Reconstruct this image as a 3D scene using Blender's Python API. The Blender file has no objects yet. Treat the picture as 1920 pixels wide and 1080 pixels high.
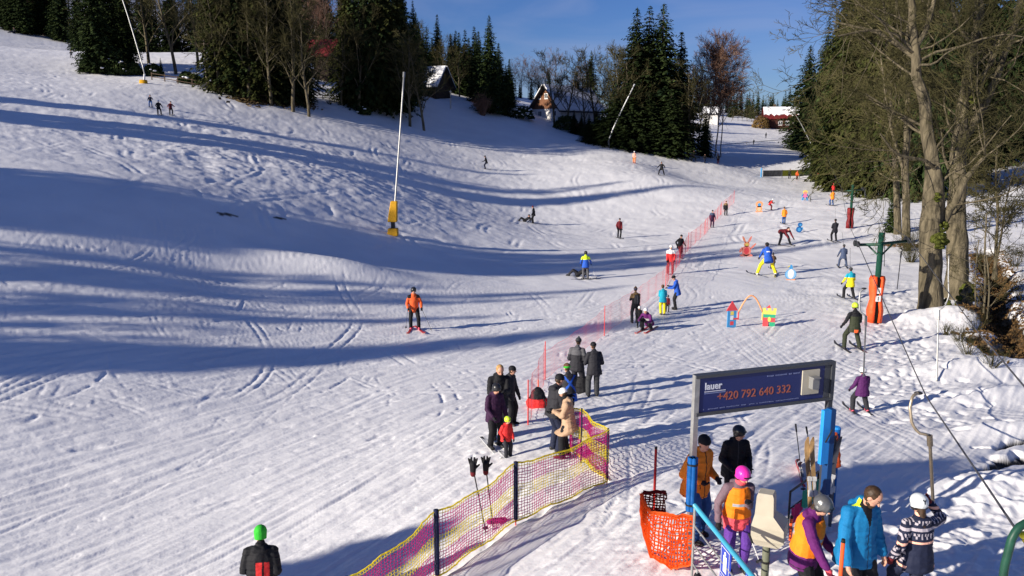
import bpy, math, random
import numpy as np
from mathutils import Vector, Matrix
R = math.radians
SC = bpy.context.scene
COL = SC.collection

# ------------------------------------------------------------------ camera
CAM_H = 8.0
PITCH = R(10.6)
F = 1500.0                      # focal length in photograph pixels (1920 wide)
SP, CP = math.sin(PITCH), math.cos(PITCH)
cam_data = bpy.data.cameras.new('camera')
cam = bpy.data.objects.new('camera', cam_data)
COL.objects.link(cam)
cam.location = (0, 0, CAM_H)
cam.rotation_euler = (R(90) - PITCH, 0, 0)
cam_data.sensor_width = 36.0
cam_data.lens = F / 1920 * 36.0
cam_data.clip_start = 0.1
cam_data.clip_end = 6000
SC.camera = cam

# ------------------------------------------------------------------ light
SUN_EL = R(18.0)
SDX, SDY = math.cos(R(28.0)), math.sin(R(28.0))     # direction the shadows fall
TAN_EL = math.tan(SUN_EL)
SC.view_settings.view_transform = 'Standard'
SC.view_settings.look = 'None'
SC.view_settings.exposure = 0.56
SC.view_settings.gamma = 1.0
sun_d = bpy.data.lights.new('sun', 'SUN')
sun_d.energy = 5.0
sun_d.angle = R(0.55)
sun_d.color = (1.0, 0.915, 0.79)
sun = bpy.data.objects.new('sun', sun_d)
COL.objects.link(sun)
sdir = Vector((SDX * math.cos(SUN_EL), SDY * math.cos(SUN_EL), -math.sin(SUN_EL)))
sun.rotation_euler = sdir.to_track_quat('-Z', 'Y').to_euler()
world = bpy.data.worlds.new('World')
SC.world = world
world.use_nodes = True
wn, wl = world.node_tree.nodes, world.node_tree.links
wn.clear()
w_out = wn.new('ShaderNodeOutputWorld')
w_bg = wn.new('ShaderNodeBackground')
w_sky = wn.new('ShaderNodeTexSky')
w_sky.sky_type = 'NISHITA'
w_sky.sun_disc = False
w_sky.sun_elevation = SUN_EL
w_sky.sun_rotation = math.atan2(-SDX, -SDY)
w_sky.altitude = 700
w_sky.air_density = 1.0
w_sky.dust_density = 0.3
w_sky.ozone_density = 2.2
w_bg.inputs['Strength'].default_value = 0.078
# thin cirrus veil
w_tc = wn.new('ShaderNodeTexCoord')
w_map = wn.new('ShaderNodeMapping')
w_map.inputs['Rotation'].default_value = (0, 0, R(20))
w_map.inputs['Scale'].default_value = (2.2, 1.5, 9.0)
w_noise = wn.new('ShaderNodeTexNoise')
w_noise.inputs['Scale'].default_value = 1.6
w_noise.inputs['Detail'].default_value = 5
w_noise.inputs['Roughness'].default_value = 0.5
w_noise.inputs['Distortion'].default_value = 0.7
w_ramp = wn.new('ShaderNodeValToRGB')
w_ramp.color_ramp.elements[0].position = 0.46
w_ramp.color_ramp.elements[1].position = 0.80
w_ramp.color_ramp.elements[1].color = (0.38, 0.38, 0.38, 1)
w_ramp.color_ramp.elements[0].color = (0.0, 0.0, 0.0, 1)
w_mix = wn.new('ShaderNodeMixRGB')
w_mix.inputs['Color2'].default_value = (3.6, 3.9, 5.6, 1)
w_hs = wn.new('ShaderNodeHueSaturation')
w_hs.inputs['Saturation'].default_value = 1.18
w_hs.inputs['Value'].default_value = 0.95
wl.new(w_tc.outputs['Generated'], w_map.inputs['Vector'])
wl.new(w_map.outputs[0], w_noise.inputs['Vector'])
wl.new(w_noise.outputs['Fac'], w_ramp.inputs[0])
wl.new(w_ramp.outputs[0], w_mix.inputs['Fac'])
wl.new(w_sky.outputs[0], w_hs.inputs['Color'])
w_tint = wn.new('ShaderNodeMixRGB'); w_tint.blend_type = 'MULTIPLY'; w_tint.inputs['Fac'].default_value = 1
w_tint.inputs['Color2'].default_value = (.43, .525, .87, 1)
wl.new(w_hs.outputs[0], w_tint.inputs['Color1']); wl.new(w_tint.outputs[0], w_mix.inputs['Color1'])
wl.new(w_mix.outputs[0], w_bg.inputs['Color'])
wl.new(w_bg.outputs[0], w_out.inputs['Surface'])
SC.cycles.max_bounces = 5
SC.cycles.diffuse_bounces = 2
SC.cycles.transparent_max_bounces = 16

# ------------------------------------------------------------------ helpers
def rdir(px, py):
    u = (px - 960) / F; v = (540 - py) / F
    return np.array([u, CP + v * SP, -SP + v * CP])
def P(px, py, t):
    """world point seen at photograph pixel (px, py) at depth t"""
    return np.array([0, 0, CAM_H]) + t * rdir(px, py)
def proj(p):
    x, y, z = p[0], p[1], p[2] - CAM_H
    d = y * CP - z * SP; u = x / d; v = (y * SP + z * CP) / d
    return 960 + u * F, 540 - v * F, d

def tag(o, label=None, cat=None, group=None, kind=None):
    if label: o['label'] = label
    if cat: o['category'] = cat
    if group: o['group'] = group
    if kind: o['kind'] = kind
    return o

class MB:
    """collects vertices and faces and links them as one mesh object"""
    def __init__(s): s.v = []; s.q = []; s.t = []; s.n = 0; s.qm = []; s.tm = []
    def add(s, V, Fc, m=0):
        V = np.asarray(V, dtype=np.float64).reshape(-1, 3); Fc = np.asarray(Fc, dtype=np.int64)
        if len(Fc) == 0: return s
        mm = np.broadcast_to(np.asarray(m), (len(Fc),))
        if Fc.shape[1] == 4: s.q.append(Fc + s.n); s.qm.append(mm)
        else: s.t.append(Fc + s.n); s.tm.append(mm)
        s.v.append(V); s.n += len(V); return s
    def addx(s, V, Fl, m=0):
        """mixed python faces"""
        base = s.n; V = np.asarray(V, dtype=np.float64).reshape(-1, 3)
        q = [f for f in Fl if len(f) == 4]; t = [f for f in Fl if len(f) == 3]
        for f in Fl:
            if len(f) > 4:
                for i in range(1, len(f) - 1): t.append((f[0], f[i], f[i + 1]))
        s.v.append(V); s.n += len(V)
        if q: s.q.append(np.array(q) + base); s.qm.append(np.full(len(q), m))
        if t: s.t.append(np.array(t) + base); s.tm.append(np.full(len(t), m))
        return s
    def box(s, c, size, rz=0, m=0, ax=None):
        x, y, z = [a / 2 for a in size]
        V = np.array([(-x,-y,-z),(x,-y,-z),(x,y,-z),(-x,y,-z),(-x,-y,z),(x,-y,z),(x,y,z),(-x,y,z)])
        if ax is not None: V = V @ np.array(ax)
        elif rz: V = V @ np.array([[math.cos(rz), math.sin(rz), 0], [-math.sin(rz), math.cos(rz), 0], [0, 0, 1]])
        return s.add(V + np.array(c), [(0,3,2,1),(4,5,6,7),(0,1,5,4),(1,2,6,5),(2,3,7,6),(3,0,4,7)], m)
    def tube(s, pts, rads, n=8, m=0, cap=True):
        pts = np.asarray(pts, float); k = len(pts)
        rads = np.broadcast_to(np.asarray(rads, float), (k,))
        T = np.gradient(pts, axis=0) if k > 2 else np.repeat((pts[1:] - pts[:1]), 2, 0)
        T /= np.linalg.norm(T, axis=1, keepdims=True) + 1e-9
        ref = np.array([0, 0, 1.0]) if abs(T[0][2]) < 0.9 else np.array([1.0, 0, 0])
        A = np.cross(T, ref); A /= np.linalg.norm(A, axis=1, keepdims=True) + 1e-9
        B = np.cross(T, A)
        for i in range(1, k):
            if np.dot(A[i], A[i - 1]) < 0: A[i] = -A[i]; B[i] = -B[i]
        a = np.arange(n) * 2 * math.pi / n
        ring = pts[:, None] + rads[:, None, None] * (np.cos(a)[None, :, None] * A[:, None] + np.sin(a)[None, :, None] * B[:, None])
        V = ring.reshape(-1, 3)
        i = np.arange(k - 1)[:, None] * n; j = np.arange(n)[None, :]; j2 = (j + 1) % n
        Q = np.stack([i + j, i + j2, i + n + j2, i + n + j], -1).reshape(-1, 4)
        base = s.n; s.add(V, Q, m)
        if cap:
            c0 = [tuple(range(n))]; c1 = [tuple(range((k - 1) * n, k * n))]
            Tt = []
            for f in c0 + c1:
                for q in range(1, n - 1): Tt.append((f[0] + base, f[q] + base, f[q + 1] + base))
            s.t.append(np.array(Tt)); s.tm.append(np.full(len(Tt), m))
        return s
    def sphere(s, c, r, n=10, k=7, m=0, sq=(1, 1, 1)):
        V = [(0, 0, 1)]
        for i in range(1, k):
            a = math.pi * i / k
            for j in range(n):
                b = 2 * math.pi * j / n; V.append((math.sin(a) * math.cos(b), math.sin(a) * math.sin(b), math.cos(a)))
        V.append((0, 0, -1)); Fl = []
        for j in range(n): Fl.append((0, 1 + j, 1 + (j + 1) % n))
        for i in range(k - 2):
            for j in range(n):
                a0 = 1 + i * n + j; a1 = 1 + i * n + (j + 1) % n; Fl.append((a0, a0 + n, a1 + n, a1))
        L = 1 + (k - 1) * n; o = 1 + (k - 2) * n
        for j in range(n): Fl.append((L, o + (j + 1) % n, o + j))
        return s.addx(np.array(V) * r * np.array(sq) + np.array(c), Fl, m)
    def mesh(s, name, mats, smooth=False):
        me = bpy.data.meshes.new(name)
        V = np.concatenate(s.v) if s.v else np.zeros((0, 3))
        q = np.concatenate(s.q) if s.q else np.zeros((0, 4), int); t = np.concatenate(s.t) if s.t else np.zeros((0, 3), int)
        me.vertices.add(len(V)); me.vertices.foreach_set('co', V.astype(np.float32).ravel())
        me.loops.add(len(q) * 4 + len(t) * 3)
        me.loops.foreach_set('vertex_index', np.concatenate([q.ravel(), t.ravel()]).astype(np.int32))
        me.polygons.add(len(q) + len(t))
        st = np.concatenate([np.arange(len(q)) * 4, len(q) * 4 + np.arange(len(t)) * 3]).astype(np.int32)
        me.polygons.foreach_set('loop_start', st)
        mi = np.concatenate((s.qm if s.q else []) + (s.tm if s.t else []) + [np.zeros(0)]).astype(np.int32)
        me.polygons.foreach_set('material_index', mi)
        me.polygons.foreach_set('use_smooth', np.full(len(q) + len(t), smooth))
        for m in (mats if isinstance(mats, (list, tuple)) else [mats]): me.materials.append(m)
        me.update(calc_edges=True); me.validate()
        return me
    def build(s, name, mats, parent=None, smooth=False, loc=None):
        o = bpy.data.objects.new(name, s.mesh(name, mats, smooth)); COL.objects.link(o)
        if parent is not None: o.parent = parent
        if loc is not None: o.location = loc
        return o

def empty(name, loc, rz=0, label=None, cat=None, group=None):
    o = bpy.data.objects.new(name, None); COL.objects.link(o)
    o.location = Vector([float(a) for a in loc]); o.rotation_euler = (0, 0, rz); o.empty_display_size = 0.2
    return tag(o, label, cat, group)

def copy_tree(o, parent=None):
    c = o.copy(); COL.objects.link(c); c.parent = parent
    for ch in o.children: copy_tree(ch, c)
    return c

# ------------------------------------------------------------------ materials
MATS = {}
def mat(name, col, rough=0.7, metal=0.0, spec=0.3, var=0.0, vscale=6.0, bump=0.0, bscale=20.0, emit=None, sheen=0.0, col2=None, objvar=0.0):
    if name in MATS: return MATS[name]
    m = bpy.data.materials.new(name); m.use_nodes = True
    nt = m.node_tree; b = nt.nodes['Principled BSDF']
    b.inputs['Base Color'].default_value = (*col, 1); b.inputs['Roughness'].default_value = rough
    b.inputs['Metallic'].default_value = metal; b.inputs['Specular IOR Level'].default_value = spec
    if var or bump or col2:
        tc = nt.nodes.new('ShaderNodeTexCoord')
    if var or col2:
        n = nt.nodes.new('ShaderNodeTexNoise'); n.inputs['Scale'].default_value = vscale; n.inputs['Detail'].default_value = 5
        nt.links.new(tc.outputs['Object'], n.inputs['Vector'])
        r = nt.nodes.new('ShaderNodeValToRGB'); r.color_ramp.elements[0].position = 0.32; r.color_ramp.elements[1].position = 0.68
        c2 = col2 if col2 else tuple(min(1, c * (1 + var)) for c in col)
        c1 = col if col2 else tuple(c * (1 - var) for c in col)
        r.color_ramp.elements[0].color = (*c1, 1); r.color_ramp.elements[1].color = (*c2, 1)
        nt.links.new(n.outputs['Fac'], r.inputs[0])
        if objvar:
            oi = nt.nodes.new('ShaderNodeObjectInfo'); hs = nt.nodes.new('ShaderNodeHueSaturation')
            mp = nt.nodes.new('ShaderNodeMapRange'); mp.inputs[3].default_value = 1 - objvar; mp.inputs[4].default_value = 1 + objvar
            nt.links.new(oi.outputs['Random'], mp.inputs[0]); nt.links.new(mp.outputs[0], hs.inputs['Value'])
            nt.links.new(r.outputs[0], hs.inputs['Color']); nt.links.new(hs.outputs[0], b.inputs['Base Color'])
        else:
            nt.links.new(r.outputs[0], b.inputs['Base Color'])
    if bump:
        n2 = nt.nodes.new('ShaderNodeTexNoise'); n2.inputs['Scale'].default_value = bscale; n2.inputs['Detail'].default_value = 4
        nt.links.new(tc.outputs['Object'], n2.inputs['Vector'])
        bp = nt.nodes.new('ShaderNodeBump'); bp.inputs['Strength'].default_value = bump; bp.inputs['Distance'].default_value = 0.05
        nt.links.new(n2.outputs['Fac'], bp.inputs['Height']); nt.links.new(bp.outputs[0], b.inputs['Normal'])
    MATS[name] = m; return m

# ------------------------------------------------------------------ noise
_rs = np.random.RandomState(7)
_perm = _rs.permutation(4096)
_val = _rs.rand(4096) * 2 - 1
def vnoise(x, y):
    xi = np.floor(x).astype(np.int64); yi = np.floor(y).astype(np.int64)
    fx = x - xi; fy = y - yi
    fx = fx * fx * fx * (fx * (fx * 6 - 15) + 10); fy = fy * fy * fy * (fy * (fy * 6 - 15) + 10)
    def h(a, b): return _val[(_perm[(a & 4095)] + b) & 4095]
    return (h(xi, yi) * (1 - fx) + h(xi + 1, yi) * fx) * (1 - fy) + (h(xi, yi + 1) * (1 - fx) + h(xi + 1, yi + 1) * fx) * fy
def fbm(x, y, oct=3, g=0.5):
    s = 0; a = 1.0
    for k in range(oct):
        s = s + a * vnoise(x + 17.3 * k, y - 9.1 * k); x = x * 2.03; y = y * 2.03; a *= g
    return s

# ------------------------------------------------------------------ terrain shape
_cp = []
for px, py, t in [
    (0,60,210),(133,109,150),(0,110,105),(0,165,78),(0,200,69),(0,230,60),(0,270,51),(0,310,44),(0,340,40.5),(0,400,36.5),(0,500,31),(0,600,26.7),(0,665,24.2),
    (150,145,100),(270,156,96),(400,168,100),(570,195,106),(700,210,114),(830,205,126),(300,205,82),(200,300,52),(300,362,44),(300,500,34),(300,600,29),
    (960,222,132),(1060,246,134),(1140,276,121),(1240,290,124),(1300,300,125),(1345,306,121),(1240,328,98),(1189,305,108),
    (911,316,99),(1161,445,69),(1000,416,78),(1335,425,74.5),(1360,403,83),(1469,418,74),(1500,338,120),(1564,452,64),(1300,345,108),
    (1098,523,48),(778,618,33.5),(737,437,54),(640,460,48),(400,385,45.4),(400,330,55),(400,270,70),(500,300,66),(500,237,88),(600,520,39),(600,600,33),
    (700,450,50),(900,480,55),(900,400,74),(700,300,84),(700,360,65),(700,270,93),(1050,300,112),(900,260,117),(1413,268,170),(1300,265,160),(1460,238,205),(1530,240,205),
    (1540,300,135),(1400,320,125),(1480,333,122),(1900,450,60),(1900,400,75),(1900,330,100),(1700,430,66),(1650,380,85),(300,100,130),(450,100,138),
    (100,30,265),(1100,212,170),(1400,205,270),(700,150,190),(1600,250,205),(1800,300,150),(1900,250,185),(850,165,190)]:
    _cp.append(P(px, py, t))
for x in (3, 9, 16):
    for y, z in ((2, 3.2), (12, 1.95), (16, 1.4), (20, .85), (24, .45), (28, .2), (36, 0)): _cp.append((x, y, z))
for p in [(-4,12.5,.15),(-9,12,.1),(-8,2,.8),(0,12.5,1.1),(-9,16,.3),(-4,16,.45),(0,16,1.0),(-9,20,.4),(-4,20,.4),(0,20,.75),(-8,24,.4),(0,24,.4),(0,28,.2),(-8,28,.25),(-4,36,.1),(-14,36,1.0)]: _cp.append(p)
for p in [(-16,6,.8),(-14,16,.7),(24,12,1.6),(24,20,.8),(22,28,.3),(-60,30,9),(0,45,-.2),(12,45,0),(24,38,0),(32,30,.4),(-60,10,5),(-100,30,12),(-100,100,24),(-200,150,44),
          (0,-30,4),(40,-30,4),(60,20,1.5),(100,60,6),(110,150,14),(-60,-60,3),(-30,0,3),(0,400,22),(-200,400,85),(200,400,26),(-400,800,120),(0,800,32),(400,800,50),
          (-40,20,4),(60,70,2.5),(0,1500,45),(-900,1200,240),(900,1200,70),(-900,0,160),(900,0,90),(0,-900,40)]: _cp.append(p)
_cp = np.array(_cp, float)
def _U(d2): return 0.5 * d2 * np.log(d2 + 1e-9)
_n = len(_cp)
_K = _U(((_cp[:, None, :2] - _cp[None, :, :2]) ** 2).sum(-1)) + np.eye(_n) * 35.0
_A = np.zeros((_n + 3, _n + 3)); _A[:_n, :_n] = _K; _A[:_n, _n] = 1; _A[:_n, _n + 1:] = _cp[:, :2]; _A[_n:, :_n] = _A[:_n, _n:].T
_w = np.linalg.solve(_A, np.concatenate([_cp[:, 2], np.zeros(3)]))
def gauss(x, y, cx, cy, rx, ry, h, rot=0):
    dx = x - cx; dy = y - cy; c, s_ = math.cos(rot), math.sin(rot)
    a = (dx * c + dy * s_) / rx; b = (-dx * s_ + dy * c) / ry
    return h * np.exp(-(a * a + b * b))
def polyd(x, y, pts):
    """distance and running parameter to a polyline"""
    best = np.full(np.shape(x), 1e9); par = np.zeros(np.shape(x)); L = 0
    for (x0, y0), (x1, y1) in zip(pts[:-1], pts[1:]):
        dx, dy = x1 - x0, y1 - y0; l = math.hypot(dx, dy)
        t = np.clip(((x - x0) * dx + (y - y0) * dy) / (l * l), 0, 1)
        d = np.hypot(x - x0 - t * dx, y - y0 - t * dy)
        k = d < best; best = np.where(k, d, best); par = np.where(k, L + t * l, par); L += l
    return best, par
def HB0(x, y):
    z = np.full(x.shape, _w[_n]) + _w[_n + 1] * x + _w[_n + 2] * y
    for i in range(_n):
        z += _w[i] * _U((x - _cp[i, 0]) ** 2 + (y - _cp[i, 1]) ** 2)
    return z
_ts = np.concatenate([np.linspace(6, 60, 540), np.linspace(60.2, 420, 1200)])
def _hit(px, py, fn):
    d = rdir(px, py); X = d[0] * _ts; Y = d[1] * _ts; Z = CAM_H + d[2] * _ts
    h = fn(X, Y); k = max(1, np.argmax(Z < h))
    a, b = Z[k - 1] - h[k - 1], h[k] - Z[k]; t = _ts[k - 1] + (_ts[k] - _ts[k - 1]) * a / (a + b + 1e-12)
    return np.array([d[0] * t, d[1] * t, CAM_H + d[2] * t])
def g0(px, py, z=None):
    return tuple(_hit(px, py, HB0)[:2])
# the brook beside the lift track and its two open stretches in the foreground
BROOK = [g0(1845, 470), g0(1872, 520), g0(1862, 560), g0(1880, 600), g0(1905, 645), g0(1935, 690)]
BROOK2 = [g0(1795, 625), g0(1850, 655), g0(1905, 650)]
SLIT1 = [g0(1800, 905), g0(1845, 880), g0(1880, 865), g0(1960, 850)]
SLIT2 = [g0(1825, 840), g0(1865, 842), g0(1895, 834), g0(1960, 822)]
BUMPS = [(*g0(640, 505), 3.6, 1.5, 0.55, 0.2), (*g0(1850, 700), 3.0, 1.0, 0.55, 0.1), (*g0(1870, 640), 1.8, .9, .4),
         (*g0(1880, 745), 3.0, .8, .3, .1), (*g0(1905, 815), 1.8, .6, .35, .1), (*g0(1780, 600), 2.2, 1.3, .55), (*g0(1895, 925), 1.6, 1.0, .35)]
def HB(x, y):
    """smooth ground height"""
    x = np.asarray(x, float); y = np.asarray(y, float); sh = x.shape; x = x.ravel(); y = y.ravel()
    z = HB0(x, y)
    # wind lip / mound left of the snow gun, pillows on the right bank
    for q in BUMPS: z += gauss(x, y, *q)
    return z.reshape(sh)
def G(px, py): return _hit(px, py, HB)
def gz(x, y): return float(HB(np.array([x]), np.array([y]))[0])
# ------------------------------------------------------------------ snow detail (ski tracks, footprints, moguls)
rng = np.random.RandomState(11)
random.seed(5)
class Grid:
    def __init__(s, x0, x1, y0, y1, res):
        s.x0, s.y0, s.res = x0, y0, res; s.nx = int((x1 - x0) / res); s.ny = int((y1 - y0) / res)
        s.h = np.zeros((s.ny, s.nx), np.float32)
    def stamp(s, xs, ys, rad, depth, rim=0.4):
        """groove with raised rims along points"""
        k = int(math.ceil(rad * 2.2 / s.res)); o = np.arange(-k, k + 1)
        ix = np.round((xs - s.x0) / s.res).astype(int); iy = np.round((ys - s.y0) / s.res).astype(int)
        ok = (ix > k) & (ix < s.nx - k - 1) & (iy > k) & (iy < s.ny - k - 1)
        ix, iy, xs, ys = ix[ok], iy[ok], xs[ok], ys[ok]
        if len(ix) == 0: return
        dep = np.broadcast_to(depth, ok.shape)[ok] if np.ndim(depth) else depth
        for a in o:
            for b in o:
                gx = ix + a; gy = iy + b
                d = np.hypot(s.x0 + gx * s.res - xs, s.y0 + gy * s.res - ys) / rad
                v = np.where(d < 1, -dep * (1 - d * d), 0.0)
                np.minimum.at(s.h, (gy, gx), v.astype(np.float32))
        return
    def rim(s, xs, ys, rad, hgt):
        ix = np.round((xs - s.x0) / s.res).astype(int); iy = np.round((ys - s.y0) / s.res).astype(int)
        k = int(math.ceil(rad / s.res)); ok = (ix > k) & (ix < s.nx - k - 1) & (iy > k) & (iy < s.ny - k - 1)
        ix, iy, xs, ys = ix[ok], iy[ok], xs[ok], ys[ok]
        for a in range(-k, k + 1):
            for b in range(-k, k + 1):
                d = np.hypot(s.x0 + (ix + a) * s.res - xs, s.y0 + (iy + b) * s.res - ys) / rad
                np.maximum.at(s.h, (iy + b, ix + a), np.where(d < 1, hgt * (1 - d * d), 0).astype(np.float32))
    def sample(s, x, y):
        fx = (x - s.x0) / s.res; fy = (y - s.y0) / s.res
        ok = (fx > 1) & (fx < s.nx - 2) & (fy > 1) & (fy < s.ny - 2)
        fx = np.where(ok, fx, 2); fy = np.where(ok, fy, 2)
        i = fx.astype(int); j = fy.astype(int); a = fx - i; b = fy - j
        v = (s.h[j, i] * (1 - a) + s.h[j, i + 1] * a) * (1 - b) + (s.h[j + 1, i] * (1 - a) + s.h[j + 1, i + 1] * a) * b
        return np.where(ok, v, 0)
GA = Grid(-26, 26, 8, 48, 0.05)
GBg = Grid(-60, 60, 30, 180, 0.14)

def skitrack(g, x, y, ang, L, curve, rad, depth, pair=0.28, wob=0.3, rim=True):
    st = g.res * 0.7; n = max(6, int(L / st)); s_ = np.linspace(0, L, n)
    a = ang + curve * s_ + wob * 0.25 * np.sin(s_ * (0.25 + rng.rand() * .5) + rng.rand() * 6)
    X = x + np.cumsum(np.cos(a)) * st; Y = y + np.cumsum(np.sin(a)) * st
    fade = np.clip(np.minimum(s_, L - s_) / (0.2 * L), 0, 1) * (0.6 + 0.4 * np.sin(s_ * 0.9 + rng.rand() * 6))
    nx, ny = -np.sin(a), np.cos(a)
    for k in ((0,) if pair == 0 else (-.5, .5)):
        xx = X + nx * pair * k; yy = Y + ny * pair * k
        if rim: g.rim(xx + nx * rad * 1.2, yy + ny * rad * 1.2, rad, depth * .5)
        g.stamp(xx, yy, rad, depth * fade)
# long sweeping runs: lower left they come down from the upper right
for _ in range(900):
    x = rng.uniform(-24, 8); y = rng.uniform(9, 34)
    skitrack(GA, x, y, R(rng.normal(48, 10)) + (0 if rng.rand() < .8 else R(rng.uniform(-50, 60))), rng.uniform(1.5, 10), rng.normal(0, .03),
             rng.uniform(.035, .065), rng.uniform(.015, .045), pair=0 if rng.rand() < .4 else rng.uniform(.15, .45))
for _ in range(800):
    x = rng.uniform(-26, 16); y = rng.uniform(20, 48)
    skitrack(GA, x, y, rng.uniform(0, math.pi), rng.uniform(1.2, 7), rng.normal(0, .12), rng.uniform(.045, .075), rng.uniform(.015, .045),
             pair=0 if rng.rand() < .4 else rng.uniform(.15, .4))
for _ in range(260):           # deeper scrapes and clods
    x = rng.uniform(-24, 12); y = rng.uniform(9, 46)
    skitrack(GA, x, y, R(rng.normal(50, 22)), rng.uniform(.4, 2.2), rng.normal(0, .1), rng.uniform(.08, .14), rng.uniform(.03, .06), pair=0)
for _ in range(2600):
    x = rng.uniform(-58, 42); y = rng.uniform(44, 150)
    skitrack(GBg, x, y, rng.uniform(0, math.pi), rng.uniform(2, 11), rng.normal(0, .10), rng.uniform(.16, .24), rng.uniform(.02, .075),
             pair=0 if rng.rand() < .7 else .5, rim=True)
for _ in range(90):
    skitrack(GA, rng.uniform(-26, 10), rng.uniform(9, 40), R(rng.normal(52, 28)), rng.uniform(9, 24), rng.normal(0, .05), .06, rng.uniform(.03, .05), pair=rng.uniform(.3, .5), wob=.5)
for _ in range(150):
    skitrack(GBg, rng.uniform(-55, 30), rng.uniform(42, 110), R(rng.uniform(20, 160)), rng.uniform(14, 38), rng.normal(0, .06), .17, rng.uniform(.04, .09), pair=.6, wob=.6)
# lift track: long straight ruts up the slope
for k in range(26):
    x0 = g0(1612, 760)[0] - .55 + rng.normal(0, .45); skitrack(GA, x0, 9.5 + rng.rand() * 10, R(88.0 + rng.normal(0, .6)), 22, -.0005, .05, .02, pair=0, wob=.05)
# footprints
def footprints(pts, n, spread, rad=.13, dep=.10):
    pts = np.array(pts); seg = np.hypot(*np.diff(pts, axis=0).T); cs = np.concatenate([[0], np.cumsum(seg)])
    for _ in range(n):
        s_ = rng.uniform(0, cs[-1]); x = np.interp(s_, cs, pts[:, 0]) + rng.normal(0, spread); y = np.interp(s_, cs, pts[:, 1]) + rng.normal(0, spread)
        a = rng.uniform(0, 2 * math.pi); xs = x + np.array([0, .08, .16]) * math.cos(a); ys = y + np.array([0, .08, .16]) * math.sin(a)
        GA.stamp(xs, ys, rad * rng.uniform(.7, 1.1), dep * rng.uniform(.5, 1))
footprints([g0(1690, 500), g0(1680, 560), g0(1690, 640), g0(1720, 740), g0(1790, 800)], 520, .75)
footprints([g0(1860, 930), g0(1900, 1000), g0(1850, 1075)], 300, .8)
footprints([g0(1780, 960), g0(1880, 1060), g0(1700, 1070)], 200, .7)
footprints([g0(930, 830), g0(1060, 800), g0(1120, 740)], 90, 1.1, .09, .03)
footprints([g0(800, 790), g0(1000, 900), g0(1200, 760)], 60, 1.6, .08, .025)
footprints([g0(1180, 900), g0(1330, 800), g0(1500, 790)], 60, 1.2, .08, .025)
footprints([g0(1000, 960), g0(1220, 860), g0(1300, 1050)], 60, 1.2, .08, .025)
footprints([g0(1380, 960), g0(1500, 1000), g0(1560, 1060)], 240, .8, .10, .06)
footprints([g0(1230, 600), g0(1120, 700)], 70, .8, .08, .025)
for g in (GA, GBg):             # soften the stamps a little
    h = g.h; g.h = (h * 4 + np.roll(h, 1, 0) + np.roll(h, -1, 0) + np.roll(h, 1, 1) + np.roll(h, -1, 1)) / 8

def sm(x, a, b): t = np.clip((x - a) / (b - a), 0, 1); return t * t * (3 - 2 * t)
def detail(x, y):
    r = np.hypot(x, y)
    far = sm(r, 35, 80)
    z = 0.026 * fbm(x * .2, y * .2, 3) * (1 + .8 * far)
    ca, sa = math.cos(R(50)), math.sin(R(50))
    u = x * ca + y * sa; v = -x * sa + y * ca            # fine furrows running with the tracks
    near = (1 - sm(r, 30, 52)) 
    z += near * (0.016 * fbm(u * .28, v * 3.4, 3) + 0.013 * fbm(u * 1.0 + 5, v * 8, 2) + .003 * fbm(x * 5, y * 5, 2))
    rough = 1 - sm(np.abs(vnoise(x * .12 + 9, y * .12 + 4)), .0, .5)
    z += near * .008 * rough * fbm(x * 2.2 + 3, y * 2.2, 3)
    z += far * (.018 * fbm(x * .55, y * .38, 3) + .016 * fbm(x * 1.6, y * 1.2, 2))
    # cut up moguls on the steeper left face
    mx = np.exp(-(((x + 22) / 20) ** 2 + ((y - 70) / 20) ** 2) * .9)
    ridge = 1 - np.abs(fbm(x * .30 + y * .05, y * .50 - x * .12, 3)) * 1.7
    z += mx * (.10 * (ridge - .35) * (.5 + .8 * vnoise(x * .13, y * .13)) + .05 * fbm(x * 1.3, y * 1.6, 3))
    # ledge under the gun
    z += sm(x, 12, 18) * (1 - sm(r, 40, 60)) * (.10 * fbm(x * .5, y * .5, 2) + .03 * fbm(x * 3, y * 3, 2))
    z += GA.sample(x, y) * (1 - sm(y, 40, 47)) + GBg.sample(x, y) * sm(y, 40, 47)
    return z
def carve(x, y, z):
    dirt = np.zeros_like(z); water = np.zeros_like(z)
    wob = fbm(x * .55, y * .55, 2)
    for pts, w, dep in ((BROOK, .78, .75), (BROOK2, .26, .35), (SLIT1, .24, .35), (SLIT2, .11, .25)):
        d, s_ = polyd(x, y, pts); ww = w * (1 + .35 * wob)
        if w < .3: ww = ww * np.clip(.25 + s_ / 1.6, 0, 1) * (1 + .5 * fbm(x * 2.5, y * 2.5, 2))
        k = 1 - sm(d / np.maximum(ww, .05), .1, 1.45)
        z = z - dep * k * (1 + .3 * wob)
        if w < .3 and pts is not BROOK2: water = np.maximum(water, 1 - sm(d / np.maximum(ww, .03), .85, 1.0)); continue
        dirt = np.maximum(dirt, (1 - sm(d / np.maximum(ww, .05) + .12 * fbm(x * 4, y * 4, 2), .80 if w > .3 else 1.1, .95 if w > .3 else 1.35)))
    d2, _ = polyd(x, y, [g0(415, 401), g0(440, 404, 2.8)]); d3, _ = polyd(x, y, [g0(490, 405, 2.6), g0(528, 409, 2.5)])
    dirt = np.maximum(dirt, (1 - sm(np.minimum(d2, d3) + .25 * wob, .12, .2)))
    # bare earth round the feet of the big trees
    d, _ = polyd(x, y, [g0(1795, 588), g0(1830, 600), g0(1870, 615)])
    dirt = np.maximum(dirt, (1 - sm(d + .5 * wob, .45, .75)))
    return z, np.where(water > .05, -water, dirt)

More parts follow.
